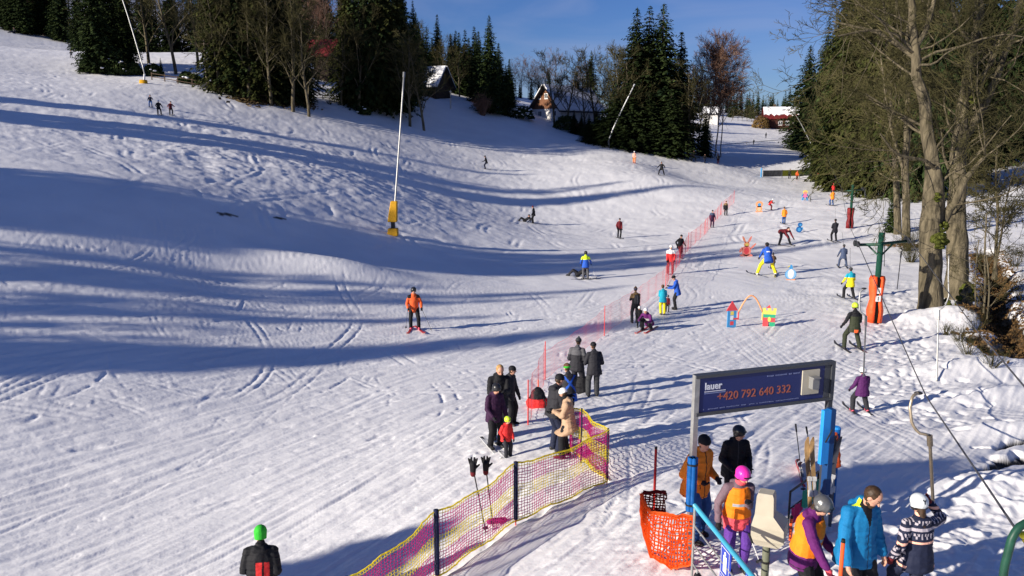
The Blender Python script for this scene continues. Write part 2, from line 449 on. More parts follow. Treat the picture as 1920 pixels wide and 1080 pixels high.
# one polar sheet: fine in front of the lens, coarse elsewhere
th_f = np.arctan(np.linspace(-.78, .86, 1280))
th_c = np.linspace(th_f[-1], th_f[0] + 2 * math.pi, 90)[1:-1]
th = np.concatenate([th_f, th_c])
rr = [4.0]
while rr[-1] < 5000:
    r_ = rr[-1]
    rr.append(r_ + (max(.02, r_ * r_ / 7600) if r_ < 42 else min(.0056 * r_, r_ * r_ / 7600) if r_ < 240 else .05 * r_))
rr = np.array(rr)
RR, TT = np.meshgrid(rr, th, indexing='ij')
X = RR * np.sin(TT); Y = RR * np.cos(TT)
Zb = HB(X, Y)
Zd = Zb + np.where(RR < 260, detail(X, Y), 0)
# keep far hills plausible
Zd, DI = carve(X, Y, Zd)
nr, nt = X.shape
V = np.stack([X, Y, Zd], -1).reshape(-1, 3)
i = (np.arange(nr - 1)[:, None]) * nt; j = np.arange(nt)[None, :]; j2 = (j + 1) % nt
Q = np.stack([i + j, i + nt + j, i + nt + j2, i + j2], -1).reshape(-1, 4)
gm = MB(); gm.add(V, Q)
cz = float(HB(np.array([0.0]), np.array([0.0]))[0])
gm.v.append(np.array([[0, 0, cz]])); gm.n += 1
gm.t.append(np.stack([np.full(nt, nr * nt), np.arange(nt), (np.arange(nt) + 1) % nt], -1)); gm.tm.append(np.zeros(nt))

sm_ = bpy.data.materials.new('snow'); sm_.use_nodes = True
nt_ = sm_.node_tree; N = nt_.nodes; L = nt_.links; b = N['Principled BSDF']
b.inputs['Roughness'].default_value = .55; b.inputs['Specular IOR Level'].default_value = .25
tc = N.new('ShaderNodeTexCoord')
def nz(scale, det, rough=.5):
    n = N.new('ShaderNodeTexNoise'); n.inputs['Scale'].default_value = scale; n.inputs['Detail'].default_value = det; n.inputs['Roughness'].default_value = rough
    L.new(tc.outputs['Object'], n.inputs['Vector']); return n
n1 = nz(.35, 4); r1 = N.new('ShaderNodeValToRGB'); r1.color_ramp.elements[0].position = .35; r1.color_ramp.elements[1].position = .7
r1.color_ramp.elements[0].color = (.80, .79, .795, 1); r1.color_ramp.elements[1].color = (.88, .868, .862, 1)
L.new(n1.outputs['Fac'], r1.inputs[0])
n2 = nz(3.0, 6, .65); r2 = N.new('ShaderNodeValToRGB'); r2.color_ramp.elements[0].position = .35; r2.color_ramp.elements[1].position = .6
r2.color_ramp.elements[0].color = (.020, .014, .009, 1); r2.color_ramp.elements[1].color = (.11, .075, .035, 1)
L.new(n2.outputs['Fac'], r2.inputs[0])
at = N.new('ShaderNodeAttribute'); at.attribute_name = 'dirt'
mx0 = N.new('ShaderNodeMixRGB'); c0_ = N.new('ShaderNodeMath'); c0_.operation = 'MAXIMUM'; c0_.inputs[1].default_value = 0; L.new(at.outputs['Fac'], c0_.inputs[0]); L.new(c0_.outputs[0], mx0.inputs['Fac']); L.new(r1.outputs[0], mx0.inputs['Color1']); L.new(r2.outputs[0], mx0.inputs['Color2'])
mx = N.new('ShaderNodeMixRGB'); c1_ = N.new('ShaderNodeMath'); c1_.operation = 'MULTIPLY'; c1_.inputs[1].default_value = -1; c1_.use_clamp = True; L.new(at.outputs['Fac'], c1_.inputs[0]); L.new(c1_.outputs[0], mx.inputs['Fac']); L.new(mx0.outputs[0], mx.inputs['Color1']); mx.inputs['Color2'].default_value = (.006, .007, .009, 1)
L.new(mx.outputs[0], b.inputs['Base Color'])
n3 = nz(13, 4, .6); n4 = nz(1.6, 4, .6)
bp = N.new('ShaderNodeBump'); bp.inputs['Strength'].default_value = .18; bp.inputs['Distance'].default_value = .05
bp2 = N.new('ShaderNodeBump'); bp2.inputs['Strength'].default_value = .08; bp2.inputs['Distance'].default_value = .12
L.new(n4.outputs['Fac'], bp2.inputs['Height']); L.new(bp2.outputs[0], bp.inputs['Normal'])
L.new(n3.outputs['Fac'], bp.inputs['Height']); L.new(bp.outputs[0], b.inputs['Normal'])
ground = gm.build('ground', sm_, smooth=True)
ground['kind'] = 'structure'
att = ground.data.attributes.new('dirt', 'FLOAT', 'POINT')
att.data.foreach_set('value', np.concatenate([DI.ravel(), [0]]).astype(np.float32))
del X, Y, Zb, V, Q, RR, TT
# exact surface height (with detail) for standing things on the snow
def gzd(x, y):
    x = np.array([float(x)]); y = np.array([float(y)])
    z, _ = carve(x, y, HB(x, y) + detail(x, y)); return float(z[0])
def GD(px, py):
    p = G(px, py); p[2] = gzd(p[0], p[1]); return p
# ------------------------------------------------------------------ trees
M_spruce = mat('spruce_needles', (.010, .020, .009), .9, spec=.05, vscale=.9, col2=(.050, .070, .022), objvar=.25)
M_spruce2 = mat('spruce_needles_olive', (.020, .028, .008), .9, spec=.05, vscale=.7, col2=(.062, .064, .020), objvar=.2)
M_sbark = mat('spruce_bark', (.07, .05, .038), .9, var=.4, vscale=3)
M_bark = mat("grey_bark", (.050, .043, .028), .95, spec=.1, vscale=6, col2=(.165, .138, .090), bump=1.0, bscale=16)
_nt = M_bark.node_tree
_mp = _nt.nodes.new('ShaderNodeMapping'); _mp.inputs['Scale'].default_value = (1, 1, .22)
for _q in [q for q in _nt.nodes if q.type == 'TEX_NOISE']: _nt.links.new(_mp.outputs[0], _q.inputs['Vector'])
_nt.links.new([q for q in _nt.nodes if q.type == 'TEX_COORD'][0].outputs['Object'], _mp.inputs['Vector'])
M_moss = mat('moss', (.075, .085, .018), .95, spec=.05, var=.45, vscale=8, bump=.8, bscale=25)
M_twig = mat("brown_twigs", (.030, .029, .012), .9, spec=.1, vscale=.5, col2=(.080, .070, .030), objvar=.15)
M_twigr = mat('reddish_twigs', (.12, .065, .045), .9, spec=.1, vscale=.5, col2=(.20, .12, .085), objvar=.1)
M_birch = mat('birch_bark', (.20, .17, .15), .85, vscale=2.0, col2=(.55, .50, .44))

def spruce_arrays(h, r, seed, dens=1.0, low=.04, droop=.35, sprayl=.55, thin=1.0):
    g = np.random.RandomState(seed)
    lv = int(h * 2.6 * math.sqrt(dens)); Vs = []; 
    for k in range(lv):
        f = (k + g.rand() * .6) / lv; z = h * (low + (1 - low) * f); rem = 1 - f
        Lb = r * (rem ** .88) * (1 + .16 * math.sin(k * 1.7 + seed) * (.4 + .6 * g.rand())) + .12
        if f < .12: Lb *= .75 + 2 * f
        nb = max(4, int((5 + 5 * rem) * dens ** .3))
        az0 = g.rand() * 6.28
        for q in range(nb):
            az = az0 + q * 6.283 / nb + g.normal(0, .25); Lq = Lb * g.uniform(.5, 1.15)
            if g.rand() < .10: Lq *= 1.18
            ns = max(3, int(Lq * 6.5 * dens ** .5)); s_ = (np.arange(ns) + g.rand(ns)) / ns
            s_ = s_ ** .8
            zz = z + Lq * (.22 * s_ - (droop + .25 * rem) * s_ ** 1.6 + .16 * s_ ** 4) 
            c = np.stack([math.cos(az) * Lq * s_, math.sin(az) * Lq * s_, zz], -1)
            c += g.normal(0, .05, c.shape)
            side = np.where(g.rand(ns) < .5, -1, 1); ang = az + side * g.uniform(.25, 1.1, ns)
            l = sprayl * (1.15 - .5 * s_) * g.uniform(.6, 1.3, ns) * (.45 + .55 * min(1, rem * 2.5))
            dz = -g.uniform(.15, .95, ns) * l
            d = np.stack([np.cos(ang) * l, np.sin(ang) * l, dz], -1)
            w = l * g.uniform(.22, .40, ns) * thin
            pr = np.stack([-np.sin(ang) * w, np.cos(ang) * w, g.normal(0, .25, ns) * w], -1)
            Vs.append(np.stack([c - d * .15, c + d * .45 + pr, c + d, c + d * .45 - pr], 1).reshape(-1, 3))
            # top fingers standing up a little at the branch tip
    V = np.concatenate(Vs); n = len(V) // 4
    top = np.array([[0, 0, h * 1.01], [.10, 0, h * .95], [0, 0, h * .93], [-.10, 0, h * .95]])
    V = np.concatenate([V, top]); n += 1
    return V, np.arange(n * 4).reshape(-1, 4)
def make_spruce(h, r, seed, dens=1.0, m=None, name='spruce_tree', **kw):
    t = empty(name, (0, 0, 0))
    V, Q = spruce_arrays(h, r, seed, dens, **kw)
    MB().add(V, Q).build('crown', m or M_spruce, t)
    MB().tube([(0, 0, -.6), (0, 0, h * .5), (0, 0, h * .97)], [h * .014, h * .009, .02], 7).build('trunk', M_sbark, t)
    return t
PROTO = {}; USED = set()
def proto(key, fn):
    if key not in PROTO:
        PROTO[key] = fn()
    o = PROTO[key]
    if key not in USED: USED.add(key); return o
    c = copy_tree(o); return c
def put_tree(key, fn, h0, px, py, ytop, label, cat, group=None, t=None, sx=1.0, name=None, rz=None, sink=.2):
    """tree with its foot at pixel (px, py) and its top at row ytop"""
    b_ = G(px, py) if t is None else P(px, py, t)
    if t is not None: b_[2] = gz(b_[0], b_[1])
    b_[2] -= sink
    # solve height
    x, y, z = b_; v = (540 - ytop) / F; zc = z - CAM_H
    # (y SP + zt CP) = v (y CP - zt SP)
    zt = (v * y * CP - y * SP) / (CP + v * SP); h = zt - zc
    o = proto(key, fn); s_ = h / h0
    o.location = (float(x), float(y), float(z)); o.scale = (s_ * sx, s_ * sx, s_)
    o.rotation_euler = (0, 0, random.uniform(0, 6.28) if rz is None else rz)
    tag(o, label, cat, group); return o
# ------------------------------------------------------------------ the wood left of the frame (throws the long shadows over the slope)
def shadow_tree(g, tipx, tipy, s_, r, seed, tz=None):
    p = G(tipx, tipy); bx, by = p[0] - s_ * SDX, p[1] - s_ * SDY
    bz = gz(bx, by); h = p[2] + s_ * TAN_EL - bz
    return bx, by, bz, h, r
SHT = []
def band(tipx, tipy, s_, r, low=.04): SHT.append(shadow_tree(None, tipx, tipy, s_, r, 0) + (low,))
for a in [  # (tip of the shadow in the picture, run of the shadow in metres, crown radius)
    (1345, 352, 112, 3.0), (1290, 348, 107, 3.4), (1180, 339, 100, 3.6), (1000, 326, 92, 3.0),
    (940, 350, 84, .5), (760, 340, 74, .5),
    (1640, 440, 108, 2.8), (1530, 448, 100, 3.2), (1400, 452, 92, 3.0), (1300, 470, 90, 2.6), (1000, 470, 70, 3.0), (800, 462, 62, 3.5), (600, 440, 58, 3.5),
    (1060, 500, 70, 1.5), (1180, 535, 80, 1.9), (1050, 556, 66, 1.6), (850, 540, 60, 2.0), (640, 520, 50, 2.6), (560, 560, 46, 2.2), (420, 600, 42, 1.4),
    (520, 415, 50, 2.8), (700, 485, 56, 1.5), (380, 470, 44, 1.9), (300, 540, 42, 1.7), (700, 590, 48, 1.1), (500, 622, 42, 1.2), (250, 435, 46, 2.2), (940, 590, 60, 1.1),
    (1410, 575, 90, 1.4), (1290, 598, 84, 1.6), (1150, 606, 74, 1.8),
    (900, 646, 56, 1.8), (760, 664, 48, 1.7), (620, 655, 44, 2.0), (420, 640, 40, 2.0),
    (860, 985, 22, .6, .82), (1800, 868, 30, .25, .93)]:  # last entry added: stem crowned only at its top, to shade the foreground
    band(*a)
wood = MB(); woodt = MB()
def add_wood(bx, by, bz, h, r, low, seed, dens=.8):
    V, Q = spruce_arrays(h, r, seed, dens, sprayl=.9, thin=1.4, low=low)
    wood.add(V + np.array([bx, by, bz]), Q); woodt.tube([(bx, by, bz - .5), (bx, by, bz + h * .9)], [h * .013, .04], 6)
for k, (bx, by, bz, h, r, low) in enumerate(SHT):
    ok = bx < -.72 * by - 2
    print('shade tree', k, round(bx), round(by), round(bz), 'h', round(h, 1), 'outside', ok)
    add_wood(bx, by, bz, h, r, low, 900 + k)


# ------------------------------------------------------------------ bare broadleaf trees
def perp(d):
    a = np.cross(d, [0, 0, 1.0]); n = np.linalg.norm(a)
    return a / n if n > 1e-3 else np.array([1.0, 0, 0])
def rotv(v, ax, ang):
    return v * math.cos(ang) + np.cross(ax, v) * math.sin(ang) + ax * np.dot(ax, v) * (1 - math.cos(ang))
class Bare:
    def __init__(s, seed, twr=.012, grav=0.0): s.g = np.random.RandomState(seed); s.limb = MB(); s.tw = MB(); s.twr = twr; s.grav = grav
    def branch(s, p, d, L, r, lvl, kids, ang=(.5, 1.0)):
        g = s.g; n = 5 if lvl < 2 else 4 if lvl == 2 else 3; pts = [np.array(p)]; d = np.array(d) / np.linalg.norm(d); ds = [d]
        for k in range(n):
            d = d + g.normal(0, .11 + .04 * lvl, 3) + np.array([0, 0, .05 - s.grav * lvl]); d /= np.linalg.norm(d)
            pts.append(pts[-1] + d * L / n); ds.append(d)
        r1 = max(s.twr * .6, r * (.35 if lvl else .3)); rad = np.linspace(r, r1, n + 1)
        (s.limb if lvl <= 1 else s.tw).tube(pts, rad, 7 if lvl == 0 else 5 if lvl == 1 else 3, cap=False)
        if lvl < len(kids):
            for k in range(kids[lvl]):
                f = g.uniform(.25 if lvl else .3, 1.0); i = min(n - 1, int(f * n)); q = f * n - i
                pp = pts[i] * (1 - q) + pts[i + 1] * q; dd = ds[i + 1]
                ax = rotv(perp(dd), dd, g.uniform(0, 6.28)); nd = rotv(dd, ax, g.uniform(*ang))
                Lk = L * g.uniform(.38, .66) * (1.15 - .45 * f)
                s.branch(pp, nd, Lk, max(s.twr, (r + (r1 - r) * f) * g.uniform(.4, .62)), lvl + 1, kids, ang)
    def finish(s, t, ml, mt):
        s.tw.build('crown', mt, t); s.limb.build('trunk', ml, t, smooth=True); return t
def make_bare(h, seed, kids=(9, 7, 6), ang=(.4, .9), ml=None, mt=None, r=None, name='bare_tree', twr=.014, grav=0.0, clear=.2):
    t = empty(name, (0, 0, 0)); B = Bare(seed, twr, grav); g = B.g
    n = 7; pts = [np.array([0, 0, -.4])]; d = np.array([0, 0, 1.0]); r = r or h * .016
    for k in range(n):
        d = d + g.normal(0, .07, 3); d[2] = abs(d[2]); d /= np.linalg.norm(d); pts.append(pts[-1] + d * (h * .9 + .4) / n)
    rad = np.linspace(r, r * .18, n + 1); B.limb.tube(pts, rad, 8, cap=False)
    for k in range(kids[0]):
        f = clear + (1 - clear) * (k + g.rand()) / kids[0]; i = min(n - 1, int(f * n)); q = f * n - i; pp = pts[i] * (1 - q) + pts[i + 1] * q
        az = k * 2.4 + g.rand(); el = g.uniform(.5, 1.1)
        dd = np.array([math.cos(az) * math.cos(el), math.sin(az) * math.cos(el), math.sin(el)])
        B.branch(pp, dd, h * (.42 - .22 * f) * g.uniform(.8, 1.2), r * (1 - .8 * f) * .5, 1, (0,) + kids[1:], ang)
    return B.finish(t, ml or M_bark, mt or M_twig)

def poly_tree(name, label, trunks, limbs, nl, Ls, seed, kids=(0, 6, 5, 4), twr=.011, ml=None, moss=None, mt=None, cat='tree', group=None, rnd_lo=.35, n2=1.0):
    """a big tree whose trunk and main limbs follow measured points: lists of (px, py, t, radius)"""
    base = P(*trunks[0][0][:3]); base[2] = gz(base[0], base[1])
    t = empty(name, base, 0, label, cat, group); B = Bare(seed, twr); g = B.g
    for li, T in enumerate(trunks + limbs):
        pts = np.array([P(a, b, c) for a, b, c, _ in T]) - base; rad = np.array([q[3] for q in T])
        # resample with some wobble
        k = len(pts); ss = np.linspace(0, k - 1, (k - 1) * 3 + 1); pp = np.stack([np.interp(ss, np.arange(k), pts[:, c]) for c in range(3)], -1)
        pp[1:-1] = (pp[:-2] + 2 * pp[1:-1] + pp[2:]) / 4
        rr_ = np.interp(ss, np.arange(k), rad); pp[1:-1] += g.normal(0, .04, (len(pp) - 2, 3)) * (rr_[1:-1, None] > .1)
        if li == 0:
            pp = np.concatenate([pp[:1] - [0, 0, .5], pp[:1], pp[:1] * .75 + pp[1:2] * .25, pp[1:]]); rr_ = np.concatenate([[rr_[0] * 1.7, rr_[0] * 1.32], [rr_[0] * 1.08], rr_[1:]])
        if rad[0] > .2:
            tmp = MB(); s2 = np.linspace(0, len(pp) - 1, len(pp) * 5); p2 = np.stack([np.interp(s2, np.arange(len(pp)), pp[:, c]) for c in range(3)], -1); r2_ = np.interp(s2, np.arange(len(pp)), rr_)
            nn = 28; tmp.tube(p2, r2_, nn, cap=False); Vt = tmp.v[0].reshape(len(p2), nn, 3); c_ = p2[:, None]
            aa = np.arange(nn) * 2 * math.pi / nn; zz = p2[:, 2][:, None] + 0 * aa[None]; A_ = aa[None] + 0 * zz
            k1 = fbm(np.cos(A_) * 1.6 + zz * .35 + seed, np.sin(A_) * 1.6 + 7, 3) * .10 + (1 - np.abs(fbm(np.cos(A_) * 6 + zz * .5, np.sin(A_) * 6 + zz * .22 + seed, 2)) * 2) * .035
            Vt = c_ + (Vt - c_) * (1 + k1[..., None]); B.limb.add(Vt.reshape(-1, 3), tmp.q[0])
        else: B.limb.tube(pp, rr_, 7, cap=False)
        L_ = Ls; cnt = int(nl * (len(T) - 1) / 4.0 * (1 if li < len(trunks) else n2))
        for _ in range(cnt):
            f = g.uniform(rnd_lo if li == 0 else .1, 1.0) * (len(pp) - 1); i = min(int(f), len(pp) - 2); q = f - i
            p0 = pp[i] * (1 - q) + pp[i + 1] * q; dd = pp[i + 1] - pp[i]; dd /= np.linalg.norm(dd)
            ax = rotv(perp(dd), dd, g.uniform(0, 6.28)); nd = rotv(dd, ax, g.uniform(.6, 1.25))
            B.branch(p0, nd, L_ * g.uniform(.5, 1.2), min(rr_[i] * .35, g.uniform(.035, .085)), 1, kids, (.4, .95))
    B.finish(t, ml or M_bark, mt or M_twig)
    if moss:
        for (a, b, c, r, n) in moss:
            mb = MB(); cpt = P(a, b, c) - base
            for q in range(n):
                dv = g.normal(0, 1, 3); dv /= np.linalg.norm(dv); mb.sphere(cpt + dv * r * .55 * np.array([1, 1, 1.3]), r * g.uniform(.25, .5), 7, 5, sq=(1, 1, .6))
            mb.build('moss', M_moss, t, smooth=True)
    return t

# ------------------------------------------------------------------ placing the trees
f1 = lambda: make_spruce(20, 4.3, 1, 2.0)
f2 = lambda: make_spruce(20, 4.9, 2, 2.0, droop=.5)
f3 = lambda: make_spruce(20, 3.3, 3, 2.0)
f4 = lambda: make_spruce(20, 4.6, 4, 1.9, m=M_spruce2, droop=.55)
f5 = lambda: make_spruce(16, 3.2, 5, .8, sprayl=.8)
f6 = lambda: make_spruce(16, 2.5, 6, .8, sprayl=.8)
fb1 = lambda: make_bare(14, 21, (16, 9, 7), twr=.022)
fb2 = lambda: make_bare(14, 22, (14, 10, 7), (.3, .8), twr=.022)
fbr = lambda: make_bare(16, 23, (24, 13, 9), (.25, .7), ml=M_birch, mt=M_twigr, r=.15, name='birch_tree', twr=.02, grav=.03, clear=.3)
fbr2 = lambda: make_bare(16, 24, (22, 13, 9), (.25, .7), ml=M_birch, mt=M_twigr, r=.13, name='birch_tree', twr=.02, grav=.03, clear=.35)
fla = lambda: make_bare(18, 25, (34, 6, 4), (.5, .9), ml=M_sbark, mt=M_twigr, r=.16, name='larch_tree', twr=.02, clear=.25)
G1 = 'spruces at the left end of the tree line'; G2 = 'big spruces of the middle tree line'; G3 = 'spruces of the cluster right of the dark houses'
# upper left island of trees
put_tree('f1', f1, 20, 182, 137, -95, 'dark spruce at the left end of the tree island, its lowest boughs over sunlit snow', 'spruce tree', G1)
put_tree('f3', f3, 20, 206, 128, -110, 'slim spruce just right of the island\'s end spruce', 'spruce tree', G1)
put_tree('f3', f3, 20, 236, 122, -90, 'slim spruce behind the leaning white snow lance', 'spruce tree', G1)
put_tree('fb1', fb1, 14, 279, 119, -80, 'bare tree with forked dark trunk behind the leaning lance', 'bare tree', 'bare trees of the upper left island')
put_tree('fb2', fb2, 14, 331, 140, -90, 'bare tree with the thickest trunk between the lance and the timber fence', 'bare tree', 'bare trees of the upper left island')
put_tree('fb1', fb1, 14, 372, 128, -60, 'bare brown tree left of the grey utility pole', 'bare tree', 'bare trees of the upper left island')
put_tree('f5', f5, 16, 303, 142, 108, 'tiny spruce standing between the two bare trees', 'spruce tree')
for (x, y, yt, k) in [(418, 172, -130, 4), (450, 178, -100, 2), (487, 186, -160, 4), (528, 190, -120, 2), (562, 186, -60, 4)]:
    put_tree('f%d' % k, {2: f2, 4: f4}[k], 20, x, y, yt, 'olive green spruce in the dense clump right of the utility pole', 'spruce tree', 'spruces of the clump right of the utility pole', sx=.9)
put_tree('fbr', fbr, 16, 589, 92, -30, 'birch with a white trunk in the gap above the red roof', 'birch tree', t=150)
put_tree('fbr2', fbr2, 16, 566, 92, -34, 'birch left of the white trunked birch above the red roof', 'birch tree', t=152)
put_tree('fla', fla, 18, 612, 120, -60, 'golden brown bare larch against the left edge of the tallest spruces', 'larch tree', t=135)
for (x, y, yt, k) in [(655, 196, -60, 4), (690, 204, -150, 2), (722, 208, -190, 4), (752, 208, -70, 1)]:
    put_tree('f%d' % k, {1: f1, 2: f2, 4: f4}[k], 20, x, y, yt, 'tall spruce rising past the top of the picture above the snowed roof', 'spruce tree', G2, sx=.8)
put_tree('f1', f1, 20, 783, 200, 22, 'spruce of middle height stepping down right of the tallest spruces', 'spruce tree', G2, t=135)
put_tree('f3', f3, 20, 822, 190, 26, 'thin pointed spruce standing out against the sky above the snowed roof', 'spruce tree', t=165)
for (x, yt) in [(802, 50), (846, 62), (856, 56), (873, 54), (890, 48)]:
    put_tree('f6', f6, 16, x, 185, yt, 'small pointed spruce top in the gap left of the broad spruce', 'spruce tree', 'spruce tops left of the broad spruce', t=170)
put_tree('f1', f1, 20, 918, 214, 28, 'broad spruce with a clear pointed top at the right end of the middle tree line', 'spruce tree', t=132, sx=1.0)
put_tree('f3', f3, 20, 893, 212, 60, 'dark spruce leaning its boughs into the broad pointed spruce', 'spruce tree', t=140)
put_tree('f2', f2, 20, 948, 216, 122, 'low dark spruce at the right foot of the broad spruce', 'spruce tree', t=134)
put_tree('fb1', fb1, 14, 834, 196, 70, 'bare brown tree right of the snowed roof', 'bare tree', t=140)
put_tree('fb2', fb2, 14, 862, 202, 86, 'bare tree behind the leafless reddish bush', 'bare tree', t=142)
put_tree('fb2', fb2, 14, 745, 204, 60, 'thin bare tree with a crooked pale trunk before the tall spruces', 'bare tree', t=118)
# behind the house in the middle
for i, (x, yt) in enumerate([(968, 118), (978, 108), (990, 114), (1000, 122), (1012, 118), (1022, 130)]):
    put_tree('fla', fla, 18, x, 196, yt, 'tall thin bare trunk in the blue shaded stand left of the house', 'larch tree', 'bare trunks left of the house', t=185)
for i, (x, yt) in enumerate([(975, 150), (996, 146), (1010, 150), (960, 138)]):
    put_tree('f6', f6, 16, x, 200, yt, 'low spruce among the bare trunks left of the house', 'spruce tree', 'low spruces left of the house', t=180)
put_tree('f3', f3, 20, 1029, 196, 126, 'small spruce touching the dark gable of the house', 'spruce tree', t=160)
put_tree('fla', fla, 18, 1046, 196, 100, 'bare larch with the tallest tip behind the house', 'larch tree', t=165)
put_tree('f1', f1, 20, 1107, 198, 94, 'single spruce behind the right end of the snowed roof', 'spruce tree', t=165, sx=.95)
put_tree('fbr', fbr, 16, 1085, 200, 122, 'pale birch behind the roof ridge, left of the single spruce', 'birch tree', t=190)
put_tree('fb2', fb2, 14, 1137, 220, 84, 'bare tree between the single spruce and the big cluster', 'bare tree', t=150)
put_tree('fb1', fb1, 14, 1155, 230, 92, 'second bare tree left of the big cluster', 'bare tree', t=148)
# big cluster
put_tree('f1', f1, 20, 1188, 274, 14, 'leftmost peak of the three topped spruce cluster', 'spruce tree', G3, t=128, sx=1.35)
put_tree('f2', f2, 20, 1211, 280, 10, 'middle peak of the three topped spruce cluster', 'spruce tree', G3, t=130, sx=1.2)
put_tree('f1', f1, 20, 1236, 280, 6, 'right peak of the three topped spruce cluster', 'spruce tree', G3, t=129, sx=1.45)
put_tree('f3', f3, 20, 1271, 268, 58, 'slim spruce stepping down on the right of the three topped cluster', 'spruce tree', G3, t=133, sx=1.4)
for (x, y, yt) in [(1128, 262, 205), (1152, 272, 160), (1180, 272, 150), (1215, 276, 170), (1255, 284, 170), (1104, 250, 215)]:
    put_tree('f2', f2, 20, x, y, yt, 'low dark spruce filling the foot of the big cluster', 'spruce tree', 'low spruces at the foot of the cluster', t=124, sx=2.0)
for (x, y, yt) in [(1162, 268, 108), (1180, 272, 96), (1290, 262, 120)]:
    put_tree('fb1', fb1, 14, x, y, yt, 'brown bare tree in front of the big spruce cluster', 'bare tree', 'bare trees before the cluster', t=126)
# birches
for (x, y, yt, k, lb) in [(1308, 264, 92, 1, 'birch with a white leaning trunk left of the small spruce'), (1322, 256, 76, 2, 'tallest birch of the reddish group'),
                      (1343, 250, 82, 1, 'birch with straight white trunk in the reddish group'), (1353, 262, 96, 2, 'rightmost birch of the reddish group')]:
    put_tree('fbr' if k == 1 else 'fbr2', fbr if k == 1 else fbr2, 16, x, y, yt, lb, 'birch tree', 'birches right of the spruce cluster', t=135, sx=.85)
put_tree('f2', f2, 20, 1322, 264, 204, 'small bushy spruce at the foot of the birches', 'spruce tree', t=133)
# far row
g_ = np.random.RandomState(3)
for i in range(30):
    x = 1282 + i * 7.6 + g_.uniform(-3, 3); yt = 172 + g_.uniform(-12, 14) + (8 if 1430 < x < 1475 else 0)
    put_tree('f6' if i % 2 else 'f5', f6 if i % 2 else f5, 16, x, 238, yt, 'dark spruce in the distant row on the skyline', 'spruce tree', 'distant spruce row on the skyline', t=g_.uniform(222, 245))
for i in range(10):
    x = 1372 + i * 9 + g_.uniform(-3, 3)
    put_tree('fb1', fb1, 14, x, 240, 200 + g_.uniform(-4, 8), 'low brown bare tree before the distant spruce row', 'bare tree', 'bare trees before the distant row', t=214)
# upper left wood
for i in range(22):
    x = -14 + i * 6.2 + g_.uniform(-3, 3); k = i % 3
    put_tree(['f3', 'fla', 'f6'][k], [f3, fla, f6][k], [20, 18, 16][k], x, 58 - .05 * x, -70 - g_.uniform(0, 60), 'dark tree of the shaded wood in the top left corner', 'tree', 'trees of the top left wood', t=g_.uniform(215, 235))
# right side
put_tree('f1', f1, 20, 1510, 246, 84, 'spruce with a clear outline against the sky, leftmost of the right hand wood', 'spruce tree', t=165, sx=1.35)
put_tree('f2', f2, 20, 1540, 262, 30, 'spruce behind the leftmost spruce of the right hand wood', 'spruce tree', t=140, sx=.8)
put_tree('f4', f4, 20, 1585, 330, -120, 'tall olive spruce behind the twiggy branches at the lift', 'spruce tree', t=104, sx=.8)
put_tree('f2', f2, 20, 1640, 345, -60, 'dark spruce behind the moss grown trunks', 'spruce tree', t=106)
put_tree('f1', f1, 20, 1850, 300, -10, 'dark spruce at the right edge behind the big trees', 'spruce tree', t=150)
put_tree('f4', f4, 20, 1760, 330, 10, 'olive spruce between the two big trunks', 'spruce tree', t=125)
put_tree('f5', f5, 16, 1667, 452, 360, 'young spruce right beside the lift mast with the dark red pad', 'spruce tree', t=66)
for i in range(9):
    x = 1600 + i * 42 + g_.uniform(-8, 8); k = i % 3
    put_tree(['fb1', 'fb2', 'fla'][k], [fb1, fb2, fla][k], [14, 14, 18][k], x, 285, g_.uniform(-20, 60), 'brown leafless tree in the wood behind the big trunks', 'bare tree', 'leafless wood behind the big trunks', t=g_.uniform(125, 175))

TB = 'big moss grown trees beside the lift'
poly_tree('lime_tree', 'big bare tree with thick grey sunlit trunk, nearest to the lift mast', 
    [[(1746, 592, 37.0, 0.591), (1748, 520, 36.9, 0.488), (1744, 440, 36.8, 0.458), (1752, 370, 36.7, 0.444), (1748, 310, 36.7, 0.311), (1740, 240, 36.6, 0.266), (1727, 170, 36.6, 0.222), (1712, 95, 36.6, 0.185), (1709, 20, 36.6, 0.163), (1700, -80, 36.6, 0.118)]],
    [[(1712, 95, 36.6, 0.148), (1745, 40, 36.2, 0.111), (1760, -60, 36.0, 0.074)], [(1765, 420, 36.8, 0.222), (1790, 380, 36.3, 0.148), (1812, 330, 36.0, 0.126), (1850, 290, 35.8, 0.059)],
     [(1712, 95, 36.6, 0.089), (1680, 62, 36.4, 0.059), (1630, 55, 36.2, 0.052), (1570, 68, 36, 0.037)], [(1716, 110, 36.6, 0.104), (1650, 60, 37, 0.067), (1560, 40, 37.2, 0.037)],
     [(1762, 330, 36.7, 0.118), (1740, 300, 36.0, 0.067), (1680, 292, 35.5, 0.059), (1650, 250, 35.2, 0.037)]],
    9, 4.2, 31, moss=[(1762, 452, 36.2, .42, 26), (1768, 425, 36.4, .3, 20), (1758, 370, 36.3, .25, 12), (1772, 570, 36.8, .32, 18)], group=TB, rnd_lo=.3)
